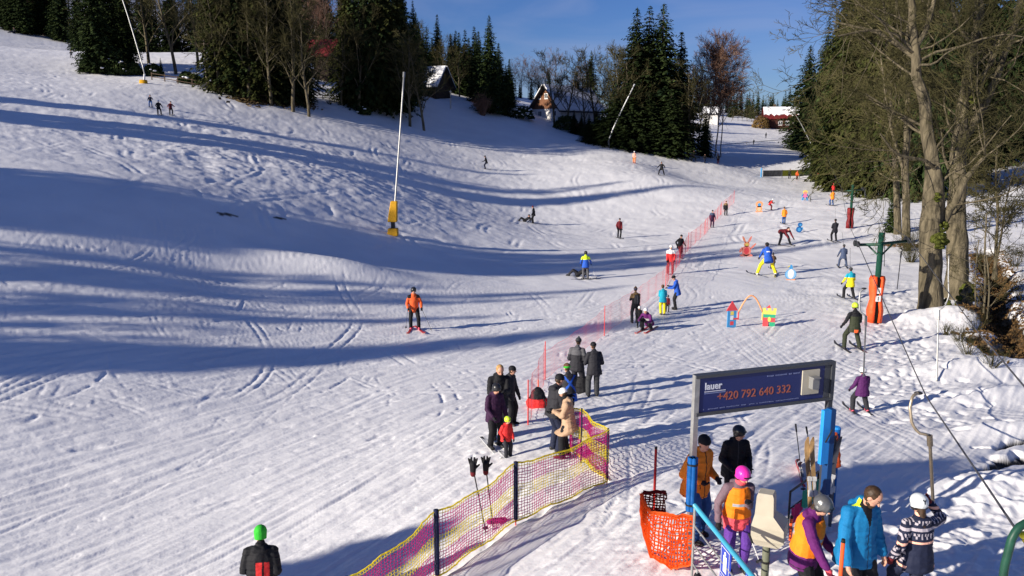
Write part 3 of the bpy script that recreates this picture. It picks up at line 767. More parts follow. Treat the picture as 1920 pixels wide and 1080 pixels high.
poly_tree('lime_tree', 'big bare tree with dark shaded lower trunk, behind the grey sunlit one',
    [[(1792, 572, 40.5, 0.585), (1796, 500, 40.4, 0.468), (1792, 430, 40.3, 0.454), (1796, 350, 40.2, 0.385), (1800, 265, 40.1, 0.344), (1808, 180, 40.0, 0.248), (1826, 90, 39.9, 0.206), (1840, 0, 39.8, 0.165), (1850, -90, 39.8, 0.103)]],
    [[(1800, 265, 40.1, 0.234), (1850, 190, 39.8, 0.179), (1885, 110, 39.6, 0.151), (1912, 20, 39.5, 0.124), (1925, -70, 39.4, 0.083)],
     [(1815, 170, 40, 0.110), (1860, 120, 39.4, 0.083), (1880, 60, 39.2, 0.055)], [(1826, 90, 39.9, 0.096), (1790, 40, 39.4, 0.069), (1780, -20, 39.3, 0.048)],
     [(1826, 205, 40, 0.069), (1850, 130, 39.0, 0.048), (1872, 60, 38.7, 0.034)], [(1796, 345, 40.2, 0.096), (1770, 300, 40.6, 0.069), (1765, 240, 40.8, 0.048)]],
    9, 4.4, 32, moss=[(1810, 545, 40.1, .5, 30), (1826, 185, 39.6, .3, 14), (1786, 590, 40.2, .4, 16)], group=TB, rnd_lo=.3)
poly_tree('lime_tree', 'slimmer bare tree farther up the brook, straight sunlit trunk',
    [[(1698, 470, 61, 0.330), (1700, 400, 61, 0.277), (1698, 320, 61, 0.251), (1700, 240, 61, 0.211), (1705, 150, 61, 0.165), (1700, 60, 61, 0.119), (1700, -30, 61, 0.066)]],
    [[(1698, 330, 61, 0.132), (1675, 260, 60.6, 0.106), (1660, 180, 60.4, 0.079), (1650, 90, 60.2, 0.053)]], 18, 4.5, 33, twr=.022, group=TB, kids=(0, 8, 7, 4))
poly_tree('lime_tree', 'slimmer bare tree just left of the other trunk farther up the brook',
    [[(1683, 442, 65, 0.277), (1682, 360, 65, 0.238), (1676, 270, 65, 0.185), (1670, 170, 65, 0.132), (1660, 60, 65, 0.079), (1655, -20, 65, 0.053)]],
    [], 20, 4.5, 34, twr=.022, group=TB, kids=(0, 8, 7, 4))
poly_tree('alder_tree', 'young multi stemmed bare tree on the snow bank right of the brook',
    [[(1866, 508, 47, .10), (1868, 450, 47, .09), (1872, 400, 47, .08), (1866, 340, 47, .06), (1870, 270, 47, .04)]],
    [[(1866, 500, 47, .07), (1878, 440, 46.8, .06), (1884, 390, 46.6, .05), (1900, 320, 46.5, .03)]], 26, 2.2, 35, twr=.012, group=None, kids=(0, 6, 5, 4), rnd_lo=.2)
poly_tree('alder_tree', 'thin bare saplings on the brook edge below the big trunks',
    [[(1843, 600, 35.5, .05), (1848, 540, 35.4, .05), (1846, 470, 35.2, .04), (1850, 400, 35, .03)]],
    [[(1850, 605, 35, .04), (1856, 540, 34.9, .035), (1850, 480, 34.8, .03)], [(1830, 590, 36, .04), (1828, 520, 36, .03), (1835, 450, 36, .02)]], 14, 1.3, 36, twr=.008, kids=(0, 5, 3), rnd_lo=.2)

# the wood behind the tree line, climbing the hill
g_ = np.random.RandomState(8)
for i in range(46):
    x = 395 + i * 12.4 + g_.uniform(-6, 6); k = i % 4; t_ = g_.uniform(150, 185)
    top = -60 if x < 640 else -40 if x < 760 else 40 + (x - 760) * .35
    if x > 940: top = 130
    put_tree(['f3', 'f1', 'f5', 'fb1'][k], [f3, f1, f5, fb1][k], [20, 20, 16, 14][k], x, 150 + (x - 400) * .08, top + g_.uniform(-10, 40),
             'dark tree of the wood climbing the hill behind the front spruces', 'tree', 'wood climbing the hill behind the front spruces', t=t_)
for i in range(16):
    x = 150 + i * 15 + g_.uniform(-6, 6)
    put_tree(['f3', 'fb1', 'f5'][i % 3], [f3, fb1, f5][i % 3], [20, 14, 16][i % 3], x, 90, -60 + g_.uniform(-10, 30),
             'dark tree standing above the shaded meadow behind the island', 'tree', 'trees above the shaded meadow', t=g_.uniform(165, 190))
for i in range(22):
    x = 1560 + i * 18 + g_.uniform(-6, 6); k = i % 3
    put_tree(['f1', 'f4', 'f3'][k], [f1, f4, f3][k], 20, x, 250, g_.uniform(20, 90), 'dark spruce on the hillside far behind the big bare trees', 'spruce tree', 'spruces on the hillside behind the bare trees', t=g_.uniform(175, 215))

put_tree('f4', f4, 20, 1640, 380, -330, 'nearest spruce of the right hand wood, its drooping boughs hanging over the lift line', 'spruce tree', t=92, sx=.52)
put_tree('f2', f2, 20, 1715, 400, -260, 'tall dark spruce right behind the slimmer trunks up the brook', 'spruce tree', t=88, sx=.55)
put_tree('f4', f4, 20, 1800, 360, -160, 'tall olive spruce filling the gap between the big trunks', 'spruce tree', t=100, sx=.6)
put_tree('f1', f1, 20, 752, 205, -70, 'dark spruce added in the rear row that shades the snowed cottage', 'spruce tree', t=122, sx=.9)  # this spruce and the next are added to throw shade on the houses
put_tree('f1', f1, 20, 778, 205, 0, 'rear row spruce added for shade just left of the snowed cottage', 'spruce tree', t=128, sx=.8)
put_tree('f2', f2, 20, 720, 205, -120, 'rear row spruce behind the tallest clump', 'spruce tree', t=126, sx=.7)
for (x, yt) in [(862, 60), (880, 70), (898, 58), (935, 80), (845, 84), (955, 110), (812, 70), (828, 92), (870, 100), (795, 60), (910, 96)]:
    put_tree('f3', f3, 20, x, 205, yt, 'dark spruce crowding behind the broad pointed one', 'spruce tree', 'spruces crowding behind the broad pointed one', t=146, sx=1.3)
for (x, yt) in [(1090, 212), (1076, 206), (1118, 200)]:
    put_tree('f3', f3, 20, x, 240, yt, 'small dark spruce standing before the big house', 'spruce tree', 'small spruces before the big house', t=132, sx=1.5)
for (x, yt) in [(1040, 96), (1062, 104), (1118, 92), (1098, 120)]:
    put_tree('fb2', fb2, 14, x, 232, yt, 'bare tree standing before the big house', 'bare tree', 'bare trees before the big house', t=136)

for i in range(14):
    x = 1570 + i * 27 + g_.uniform(-8, 8)
    put_tree(['f4', 'f2'][i % 2], [f4, f2][i % 2], 20, x, 300, -60 - g_.uniform(0, 60), 'dark green spruce of the dense wood directly behind the big bare trees', 'spruce tree', 'dense spruces directly behind the big bare trees', t=g_.uniform(108, 135), sx=.75)

for (x, y, yt, k) in [(412, 174, -30, 1), (466, 184, -60, 2), (508, 190, -20, 1), (548, 192, -50, 2), (578, 190, 10, 1)]:
    put_tree('fb%d' % k, {1: fb1, 2: fb2}[k], 14, x, y, yt, 'brown bare tree mixed into the olive spruces right of the utility pole', 'bare tree', 'bare trees mixed into the olive spruces', t=99)
for (x, y, yt, k) in [(640, 198, 30, 1), (672, 204, 0, 2), (768, 208, 50, 1), (795, 208, 80, 2)]:
    put_tree('fb%d' % k, {1: fb1, 2: fb2}[k], 14, x, y, yt, 'brown bare tree standing before the tallest spruces', 'bare tree', 'bare trees before the tallest spruces', t=112)
# ------------------------------------------------------------------ soft bodies: closed pieces fused by a voxel remesh
PENDING = []
def loft(mb, rings, n=12):
    """rings: (centre, right*rx, forward*ry)"""
    a = np.arange(n) * 2 * math.pi / n; k = len(rings); V = []
    for c, rx, ry in rings:
        V.append(np.array(c)[None] + np.cos(a)[:, None] * np.array(rx)[None] + np.sin(a)[:, None] * np.array(ry)[None])
    V = np.concatenate(V); Fl = []
    for i in range(k - 1):
        for j in range(n): Fl.append((i * n + j, i * n + (j + 1) % n, (i + 1) * n + (j + 1) % n, (i + 1) * n + j))
    Fl.append(tuple(range(n))[::-1]); Fl.append(tuple(range((k - 1) * n, k * n)))
    mb.addx(V, Fl)
def caps(mb, p0, p1, r0, r1, n=10):
    p0 = np.array(p0, float); p1 = np.array(p1, float); d = p1 - p0; L = np.linalg.norm(d) + 1e-6; d /= L
    A = perp(d); B = np.cross(d, A); rings = []
    for a in (-80, -45, -10): a = R(a); rings.append((p0 + d * r0 * math.sin(a), A * r0 * math.cos(a), B * r0 * math.cos(a)))
    for a in (10, 45, 80): a = R(a); rings.append((p1 + d * r1 * math.sin(a), A * r1 * math.cos(a), B * r1 * math.cos(a)))
    loft(mb, rings, n)
def ell(mb, c, r, M=None, n=12, k=8):
    t = MB(); t.sphere((0, 0, 0), 1, n, k); V = np.concatenate(t.v) * np.array(r)
    if M is not None: V = V @ np.array(M).T
    mb.v.append(V + np.array(c)); 
    for q, m in zip(t.q, t.qm): mb.q.append(q + mb.n); mb.qm.append(m)
    for q, m in zip(t.t, t.tm): mb.t.append(q + mb.n); mb.tm.append(m)
    mb.n += len(V)
def blob(name, mb, mats, parent, vox, paint=None, sm_it=3, fold=0.0, scale=1.0):
    o = mb.build(name, mats, parent, smooth=True)
    m = o.modifiers.new('r', 'REMESH'); m.mode = 'VOXEL'; m.voxel_size = vox; m.use_smooth_shade = True
    s_ = o.modifiers.new('s', 'SMOOTH'); s_.factor = .5; s_.iterations = sm_it
    PENDING.append((o, paint, fold)); return o
def finish_blobs():
    bpy.context.view_layer.update(); dg = bpy.context.evaluated_depsgraph_get()
    done = []
    for o, paint, fold in PENDING:
        me = bpy.data.meshes.new_from_object(o.evaluated_get(dg)); done.append((o, me, paint, fold))
    for o, me, paint, fold in done:
        o.modifiers.clear(); me.name = o.data.name; o.data = me
        n = len(me.vertices); co = np.empty(n * 3, np.float32); me.vertices.foreach_get('co', co); co = co.reshape(-1, 3)
        if fold:
            no = np.empty(n * 3, np.float32); me.vertices.foreach_get('normal', no); no = no.reshape(-1, 3)
            q = o.name.__hash__() % 50
            w = 1 - np.abs(fbm(co[:, 0] * 5 + co[:, 1] * 3 + q, co[:, 2] * 13 + co[:, 1] * 4, 2)) * 1.6
            co = co + no * (w[:, None] * fold); me.vertices.foreach_set('co', co.astype(np.float32).ravel())
        if paint is not None:
            k = len(me.polygons); c = np.empty(k * 3, np.float32); me.polygons.foreach_get('center', c); c = c.reshape(-1, 3)
            me.polygons.foreach_set('material_index', np.asarray(paint(c), dtype=np.int32))
        me.update()

# ------------------------------------------------------------------ people
def cloth(name, col, rough=.75):
    return mat('cloth_' + name, col, rough, spec=.25, var=.12, vscale=5, bump=.25, bscale=14)
BLACK = cloth('black', (.010, .010, .013)); DARK = cloth('charcoal', (.022, .022, .028)); NAVY = cloth('navy', (.012, .016, .040))
GREY = cloth('grey', (.09, .09, .10)); DGREY = cloth('dark_grey', (.040, .042, .046)); OLIVE = cloth('olive', (.030, .036, .020))
ORANGE = cloth('orange', (.85, .24, .02)); ORRED = cloth('orange_red', (.78, .12, .03)); RED = cloth('red', (.62, .03, .03)); DRED = cloth('dark_red', (.13, .012, .018))
BLUE = cloth('royal_blue', (.02, .09, .45)); TEAL = cloth('teal', (.01, .33, .46)); CYANB = cloth('petrol_blue', (.006, .155, .36)); JEANS = cloth('jeans_blue', (.02, .075, .24))
YEL = cloth('yellow', (.85, .70, .02)); LIME = cloth('lime', (.62, .85, .03)); WHITE = cloth('white', (.75, .74, .74)); PURP = cloth('purple', (.07, .012, .085)); DPURP = cloth('aubergine', (.035, .010, .040))
MAG = cloth('magenta_purple', (.11, .012, .115)); VIO = cloth('violet', (.10, .035, .26)); PINK = cloth('pink', (.75, .10, .28)); CORAL = cloth('coral', (.80, .09, .12)); BEIGE = cloth('beige', (.42, .28, .18)); BROWN = cloth('brown', (.10, .055, .03))
MAUVE = cloth('mauve_grey', (.16, .105, .13)); GREENH = cloth('bright_green', (.03, .42, .03)); KHAKI = cloth('khaki', (.20, .13, .06)); SALM = cloth('salmon', (.85, .45, .33)); BLGREY = cloth('blue_grey', (.05, .07, .13))
SKIN = mat('skin', (.55, .29, .20), .5, spec=.3); LIPS = mat('lips', (.40, .13, .10), .5); EYE = mat('eye_dark', (.03, .02, .018), .3); BLOND = mat('blond_hair', (.42, .24, .09), .6, var=.3, vscale=30); BRUN = mat('brown_hair', (.045, .024, .012), .55, var=.4, vscale=30)
HWHITE = mat('helmet_white', (.72, .72, .72), .25, spec=.5); HBLACK = mat('helmet_black', (.02, .02, .022), .3, spec=.5); HGREY = mat('helmet_grey', (.17, .17, .17), .3, .5, spec=.5); HPINK = mat('helmet_pink', (.75, .03, .36), .3, spec=.5); HLIME = mat('helmet_lime', (.55, .75, .05), .3); HRED = mat('helmet_red', (.6, .05, .05), .3)
HSILV = mat('helmet_silver', (.62, .66, .66), .25, spec=.5)
REFL = mat('reflective_strip', (.35, .38, .42), .35, spec=.6); VEST = cloth('vest_orange', (.95, .22, .01)); BOOTW = mat('boot_white', (.55, .55, .55), .4); BOOTB = mat('boot_black', (.02, .02, .022), .45); BOOTR = mat('boot_pink', (.75, .10, .16), .4)
SKIM = mat('ski_top', (.06, .06, .07), .3, spec=.5); SKIW = mat('ski_white', (.6, .6, .6), .3); SKIR = mat('ski_red', (.5, .04, .04), .3); POLE = mat('pole_dark', (.03, .03, .035), .4, .6); ALU = mat('aluminium', (.55, .55, .56), .35, .8); GOGG = mat('goggle_lens', (.04, .03, .05), .1, spec=.8)

POSES = {  # pelvis height, lean deg, feet, wrists (right hand side first), head pitch
 'stand': dict(pel=.93, lean=2, ft=((.11, .0), (-.11, .02)), wr=((.25, .07, .83), (-.25, .09, .83)), hp=8),
 'pocket': dict(pel=.93, lean=3, ft=((.12, .03), (-.12, -.02)), wr=((.20, .17, .98), (-.20, .17, .98)), hp=8),
 'front': dict(pel=.93, lean=6, ft=((.11, .0), (-.11, .03)), wr=((.10, .32, 1.10), (-.10, .32, 1.10)), hp=16),
 'ski': dict(pel=.86, lean=13, ft=((.15, .0), (-.15, .05)), wr=((.36, .30, .93), (-.36, .30, .93)), hp=5),
 'wide': dict(pel=.82, lean=16, ft=((.34, .0), (-.34, .0)), wr=((.42, .28, .92), (-.42, .28, .92)), hp=8),
 'plow': dict(pel=.80, lean=42, ft=((.44, .0), (-.44, .0)), wr=((.24, .52, .72), (-.24, .52, .72)), hp=-10),
 'bend': dict(pel=.82, lean=78, ft=((.42, .0), (-.42, .0)), wr=((.18, .62, .42), (-.18, .62, .42)), hp=-25),
 'tow': dict(pel=.87, lean=-3, ft=((.17, .06), (-.17, .06)), wr=((.06, .26, 1.18), (-.16, .24, 1.02)), hp=4),
 'towwide': dict(pel=.84, lean=4, ft=((.27, .05), (-.27, .05)), wr=((.10, .26, 1.12), (-.34, .16, .84)), hp=4),
 'crouch': dict(pel=.36, lean=42, ft=((.16, .12), (-.16, -.1)), wr=((.16, .50, .55), (-.16, .50, .50)), hp=-10),
 'sit': dict(pel=.14, lean=-8, ft=((.16, .85), (-.16, .80)), wr=((.36, -.12, .10), (-.30, .15, .28)), hp=0),
 'lie': dict(pel=.16, lean=-55, ft=((.2, .85), (-.16, .80)), wr=((.45, -.3, .08), (-.40, -.2, .08)), hp=20),
 'walk': dict(pel=.92, lean=5, ft=((.10, .20), (-.10, -.2)), wr=((.27, -.1, .88), (-.27, .2, .90)), hp=6),
}
def ik(a, b, l1, l2, pole):
    a = np.array(a, float); b = np.array(b, float); d = b - a; L = np.linalg.norm(d); m = (l1 + l2) * .995
    if L > m: b = a + d / L * m; d = b - a; L = m
    x = (l1 * l1 - l2 * l2 + L * L) / (2 * L); h = math.sqrt(max(0, l1 * l1 - x * x)); u = d / L
    p = np.array(pole, float); p -= u * np.dot(p, u); n = np.linalg.norm(p); p = p / n if n > 1e-5 else perp(u)
    return a + u * x + p * h, b
def rx(a):
    c, s_ = math.cos(a), math.sin(a); return np.array([[1, 0, 0], [0, c, -s_], [0, s_, c]])
def rzm(a):
    c, s_ = math.cos(a), math.sin(a); return np.array([[c, -s_, 0], [s_, c, 0], [0, 0, 1]])
def ryr(a):
    c, s_ = math.cos(a), math.sin(a); return np.array([[c, 0, s_], [0, 1, 0], [-s_, 0, c]])

def person(label, px=None, foot=None, top=None, face=0, pose='stand', jac=BLACK, leg=BLACK, hat=None, hair=BRUN, H=None, q=1, ov=None, coat=0.0, jtop=None, legtop=None,
           skis=None, boots=BOOTB, gloves=BLACK, vest=None, goggles=False, pack=None, yaw=0, group=None, bulk=1.0, at=None, scarf=None, jpaint=None, skiyaw=None, hood=True, cat='person', extra=None):
    """px/foot/top in photograph pixels; face = heading in degrees, 0 away from the lens, 90 to the left, 180 towards it"""
    if at is None and foot is not None: b_ = GD(px, foot)
    elif at is not None: b_ = np.array([at[0], at[1], gzd(at[0], at[1])])
    else:                                  # from the top of the head and the body height
        for t in np.arange(6, 40, .02):
            p = P(px, top, t)
            if p[2] - gz(p[0], p[1]) <= H: break
        b_ = np.array([p[0], p[1], gzd(p[0], p[1])])
    D = dict(POSES[pose]); jr = np.random.RandomState(abs(int(face * 7 + (px or 0) * 3)) % 9999)
    if pose in ('stand', 'pocket', 'front', 'walk', 'ski'):
        D['ft'] = tuple((a[0] * jr.uniform(.8, 1.35), a[1] + jr.uniform(-.07, .09)) for a in D['ft']); D['wr'] = tuple((a[0] * jr.uniform(.75, 1.05), a[1] + jr.uniform(-.03, .10), a[2] + jr.uniform(-.03, .10)) for a in D['wr'])
        D['lean'] += jr.uniform(-1, 5); D['px'] = jr.uniform(-.03, .03); D['hp'] += jr.uniform(-4, 10); yaw = yaw or jr.uniform(-28, 28)
    D.update(ov or {})
    if H is None:
        x, y, z = b_; v = (540 - top) / F; zc = z - CAM_H; hh = (v * y * CP - y * SP) / (CP + v * SP) - zc
        up = {'plow': 1.28, 'bend': 1.05, 'crouch': .93, 'sit': .85, 'lie': .7, 'wide': 1.66, 'ski': 1.70}.get(pose, 1.78)
        S = hh / up
    else: S = H / 1.78
    root = empty('person', b_, R(face), label, cat, group); root.scale = (S, S, S)
    vox = {3: .0095, 2: .016, 1: .024, 0: .034}[q] / 1.0
    lw = 1.0 + (.12 if S < .78 else 0)     # children are stockier
    hs = 1.0 if S > .85 else 1.0 + (.85 - S) * .6
    lean = R(D['lean']); Mt = rx(-lean)
    pel = np.array([D.get('px', 0), D.get('py', -.02 - .25 * math.sin(lean)), D['pel']])
    tp = lambda x, y, z: pel + Mt @ np.array([x, y, z])
    hips = [tp(.095, 0, 0), tp(-.095, 0, 0)]; sh = [tp(.178, 0, .445), tp(-.178, 0, .445)]; neck = tp(0, .01, .54)
    ank = []; knees = []
    for i, f in enumerate(D['ft']):
        a = np.array([f[0], f[1], f[2] if len(f) > 2 else .09]); k_, a = ik(hips[i], a, .44, .43, (.0 + .15 * (1, -1)[i], 1, .15)); knees.append(k_); ank.append(a)
    el = []; wr = []
    for i, w in enumerate(D['wr']):
        e, w_ = ik(sh[i], w, .29, .27, D.get('pole', ((.5, -1, -.4), (-.5, -1, -.4)))[i]); el.append(e); wr.append(w_)
    hp = R(D['hp']); Mh = rzm(R(-yaw)) @ rx(-hp) if abs(lean) > .6 else rzm(R(-yaw)) @ rx(-hp)
    hc = neck + Mt @ np.array([0, .02, .05]) * .8 + Mh @ np.array([0, .025, .115 * hs])
    hd = lambda x, y, z: hc + Mh @ (np.array([x, y, z]) * hs)
    # ---- body
    B = MB()
    ell(B, hd(0, 0, .015), np.array([.078, .098, .108]) * hs, Mh); ell(B, hd(0, .030, -.055), np.array([.056, .064, .062]) * hs, Mh)
    caps(B, hd(0, .098, .004), hd(0, .112, -.022), .010 * hs, .015 * hs, 8)
    for s_ in (1, -1): ell(B, hd(s_ * .079, -.005, -.005), np.array([.012, .022, .032]) * hs, Mh, 8, 6)
    caps(B, tp(0, 0, .46), hd(0, -.01, -.06), .062, .052)
    loft(B, [(tp(0, 0, -.08), Mt @ [.13, 0, 0], Mt @ [0, .09, 0]), (tp(0, 0, .12), Mt @ [.12, 0, 0], Mt @ [0, .085, 0]), (tp(0, 0, .36), Mt @ [.15, 0, 0], Mt @ [0, .10, 0]), (tp(0, 0, .50), Mt @ [.12, 0, 0], Mt @ [0, .07, 0])])
    for i in (0, 1):
        caps(B, tp((.09, -.09)[i], 0, .47), sh[i], .05, .05); caps(B, sh[i], el[i], .048, .038); caps(B, el[i], wr[i], .038, .026)
        caps(B, hips[i], knees[i], .078, .052); caps(B, knees[i], ank[i], .052, .036); caps(B, ank[i] + [0, -.03, -.05], ank[i] + [0, .13, -.06], .035, .03)
    def hand(mb, i, r=1.0):
        s_ = (1, -1)[i]; d = wr[i] - el[i]; d /= np.linalg.norm(d); side = np.cross(d, [0, 0, 1.0]) if abs(d[2]) < .85 else np.array([0, 1.0, 0]); side /= np.linalg.norm(side)
        nrm = np.cross(side, d); c = wr[i]
        caps(mb, c + d * .01, c + d * .07 , .026 * r, .033 * r, 8)
        if q >= 1:
            for j, o_ in enumerate((-.030, -.010, .010, .028)):
                a = c + d * .085 + side * o_; L_ = (.052, .064, .060, .048)[j]; m_ = a + d * L_ * .55 + nrm * .006 * s_; e_ = m_ + d * L_ * .4 + nrm * .030 * s_ + 0
                caps(mb, a, m_, .0105 * r, .0098 * r, 6); caps(mb, m_, e_, .0098 * r, .0085 * r, 6)
            a = c + d * .035 + side * -.028; caps(mb, a, a + d * .035 - side * .034 + nrm * .01, .0125 * r, .010 * r, 6)
        else: caps(mb, c + d * .07, c + d * .14, .036 * r, .028 * r, 8)
    for i in (0, 1): hand(B, i)
    ec = hd(0, .095, .012); mc = hd(0, .088, -.062)
    def pb(c):
        L_ = (c - hc) @ Mh / hs      # local head coordinates
        m = np.zeros(len(c), int); m[(L_[:, 1] < .0) & (L_[:, 2] > -.075) & (np.abs(L_[:, 0]) < .072)] = 3
        e = (np.abs(np.abs(L_[:, 0]) - .032) < .013) & (np.abs(L_[:, 2] - .012) < .0075) & (L_[:, 1] > .05); m[e] = 2
        e = (np.abs(np.abs(L_[:, 0]) - .032) < .018) & (np.abs(L_[:, 2] - .034) < .005) & (L_[:, 1] > .05); m[e] = 3
        e = (np.abs(L_[:, 0]) < .024) & (np.abs(L_[:, 2] + .064) < .008) & (L_[:, 1] > .04); m[e] = 1
        return m
    blob('body', B, [SKIN, LIPS, EYE, hair or BRUN], root, vox * .85, pb, 2)
    # ---- trousers
    T = MB(); tl = bulk * 1.05
    loft(T, [(tp(0, 0, -.10), Mt @ [.150 * tl, 0, 0], Mt @ [0, .118 * tl, 0]), (tp(0, 0, 0), Mt @ [.165 * tl, 0, 0], Mt @ [0, .130 * tl, 0]), (tp(0, 0, .12), Mt @ [.150 * tl, 0, 0], Mt @ [0, .115 * tl, 0])])
    for i in (0, 1):
        caps(T, hips[i], knees[i], .105 * tl, .078 * tl); dk = ank[i] - knees[i]
        caps(T, knees[i], knees[i] + dk * .97, .078 * tl, .070 * tl)
    blob('trousers', T, [leg] + ([legtop] if legtop else []), root, vox, (lambda c: (c[:, 2] > D['pel'] - .12).astype(int)) if legtop else None, 3, .005)
    # ---- jacket
    J = MB(); b2 = bulk; rings = []
    lo = -.16 - coat * .0
    prof = [(-.20, .222, .165), (-.10, .220, .165), (.0, .205, .155), (.12, .178, .138), (.28, .176, .134), (.39, .176, .125), (.47, .135, .102), (.51, .100, .088), (.545, .075, .075)]
    for z_, a_, b_3 in prof: rings.append((tp(0, 0, z_), Mt @ [a_ * b2, 0, 0], Mt @ [0, b_3 * b2, 0]))
    if coat:
        mid = (knees[0] + knees[1]) / 2; h0 = pel; dd = (mid - h0) * coat
        rings.insert(0, (h0 + dd + np.array([0, .03, 0]), np.array([.235 * b2, 0, 0]), np.array([0, .195 * b2, 0]))); rings[1] = (rings[1][0], rings[1][1] * 1.05, rings[1][2] * 1.25)
    loft(J, rings, 14)
    for i in (0, 1):
        caps(J, tp((.08, -.08)[i], 0, .462), sh[i], .066 * b2, .068 * b2); caps(J, sh[i], el[i], .070 * b2, .060 * b2); caps(J, el[i], el[i] + (wr[i] - el[i]) * .97, .062 * b2, .048 * b2)
    if hood: caps(J, tp(.055, -.075, .50), tp(-.055, -.075, .50), .058, .058); caps(J, tp(0, -.02, .5), tp(0, 0, .555), .078, .072)
    mats = [jac]; jp = None
    if q == 3:
        mats = [jac, DGREY if jac is BLACK else BLACK]
        jp = lambda c: (lambda L_: (((np.abs(L_[:, 0]) < .007) & (L_[:, 1] > .05)) | ((L_[:, 1] > .06) & (np.abs(np.abs(L_[:, 0]) - .10 - .12 * (L_[:, 2] - .05)) < .006) & (L_[:, 2] > -.02) & (L_[:, 2] < .13)) | (np.abs(L_[:, 2] + .165) < .006)).astype(int))((c - pel) @ Mt)
    if jtop is not None:
        mats = [jac, jtop]
        jp = lambda c: (((c - pel) @ Mt)[:, 2] > .30).astype(int)
    if jpaint is not None: mats = jpaint[0]; jp = lambda c: jpaint[1]((c - pel) @ Mt)
    blob('jacket', J, mats, root, vox, jp, 3, .008 if q >= 1 else .004)
    # ---- boots and gloves
    for i in (0, 1):
        K = MB(); a = ank[i]; yw = 0
        caps(K, a + [0, -.045, -.035], a + [0, .155, -.045], .052, .046); caps(K, a + [0, -.01, -.02], a + (knees[i] - a) * .38, .062, .066)
        blob('boot', K, boots, root, vox, None, 2)
        if gloves: 
            K = MB(); hand(K, i, 1.35); caps(K, wr[i] + (el[i] - wr[i]) * .15, wr[i], .046, .040); blob('glove', K, gloves, root, vox * .8, None, 1)
    # ---- head gear
    if hat:
        kind, hm = hat[0], hat[1]; Hh = MB()
        if kind == 'helmet':
            ell(Hh, hd(0, -.012, .040), np.array([.112, .132, .110]) * hs, Mh, 14, 10)
            for s_ in (1, -1): ell(Hh, hd(s_ * .085, -.02, -.02), np.array([.028, .055, .055]) * hs, Mh, 8, 6)
            h_ = blob('helmet', Hh, [hm, HBLACK], root, vox * .8, lambda c: ((((c - hc) @ Mh / hs)[:, 2] < -.022)).astype(int), 2)
            if q >= 2:
                Hb = MB(); ell(Hb, hd(0, .105, .060), np.array([.075, .030, .010]) * hs, Mh); blob('helmet_brim', Hb, HBLACK, root, vox * .6, None, 1)
        else:
            ell(Hh, hd(0, -.010, .050), np.array([.092, .110, .088]) * hs, Mh, 14, 10)
            loft(Hh, [(hd(0, -.008, .012), Mh @ [.094 * hs, 0, 0], Mh @ [0, .112 * hs, 0]), (hd(0, -.008, .055), Mh @ [.096 * hs, 0, 0], Mh @ [0, .114 * hs, 0])], 14)
            if len(hat) > 2 and hat[2] == 'pom': ell(Hh, hd(0, -.01, .150), np.array([.032] * 3) * hs)
            if len(hat) > 2 and hat[2] == 'deep': loft(Hh, [(hd(0, -.03, -.07), Mh @ [.088 * hs, 0, 0], Mh @ [0, .085 * hs, 0]), (hd(0, -.03, .03), Mh @ [.094 * hs, 0, 0], Mh @ [0, .09 * hs, 0])], 14)
            hm2 = hat[3] if len(hat) > 3 else hm
            blob('hat', Hh, [hm, hm2], root, vox * .8, lambda c: ((((c - hc) @ Mh / hs)[:, 2] < .045)).astype(int), 2)
    if hair is not None and (not hat or len(hat) > 4 or hair is BLOND or q >= 2):
        Hr = MB(); k = 1.0
        ell(Hr, hd(0, -.020, .030), np.array([.086, .100, .100]) * hs, Mh) if not hat else ell(Hr, hd(0, -.03, -.01), np.array([.082, .082, .07]) * hs, Mh)
        if hair is BLOND or (hat and hat[0] == 'helmet' and q >= 2): caps(Hr, hd(0, -.06, 0), tp(0, -.08, .40), .055, .045); 
        blob('hair', Hr, hair, root, vox * .8, None, 2)
    if goggles:
        Gm = MB(); loft(Gm, [(hd(0, .050, .052), Mh @ [.076, 0, 0], Mh @ [0, .060, 0]), (hd(0, .052, .010), Mh @ [.078, 0, 0], Mh @ [0, .062, 0])], 12)
        blob('goggles', Gm, goggles if not isinstance(goggles, bool) else GOGG, root, vox * .7, None, 1)
    if scarf:
        Sm = MB(); loft(Sm, [(hd(0, .0, -.13), Mh @ [.085, 0, 0], Mh @ [0, .085, 0]), (hd(0, .015, -.055), Mh @ [.083, 0, 0], Mh @ [0, .092, 0])], 12); blob('scarf', Sm, scarf, root, vox * .8, None, 2)
    if vest:
        Vm = MB(); loft(Vm, [(tp(0, 0, z_), Mt @ [a_ * b2 + .030, 0, 0], Mt @ [0, c_ * b2 + .034, 0]) for z_, a_, c_ in [(.0, .190, .145), (.03, .180, .140), (.12, .165, .132), (.30, .165, .136), (.40, .150, .130), (.48, .105, .100)]], 14)
        def vp(c):
            L_ = (c - pel) @ Mt; return ((L_[:, 2] > .20) & (L_[:, 2] < .255) & (np.abs(L_[:, 0]) < .13)).astype(int)
        blob('vest', Vm, [vest, REFL], root, vox, vp, 2, .004)
    if pack:
        Pm = MB(); loft(Pm, [(tp(0, -.21, .02), Mt @ [.13, 0, 0], Mt @ [0, .07, 0]), (tp(0, -.22, .12), Mt @ [.15, 0, 0], Mt @ [0, .09, 0]), (tp(0, -.21, .34), Mt @ [.14, 0, 0], Mt @ [0, .08, 0]), (tp(0, -.18, .46), Mt @ [.09, 0, 0], Mt @ [0, .05, 0])])
        pmats = pack if isinstance(pack, list) else [pack]
        bp_ = blob('backpack', Pm, pmats, root, vox, (lambda c: (np.abs(c[:, 0]) > .018).astype(int)) if len(pmats) > 1 else None, 3, .006)
        St = MB()
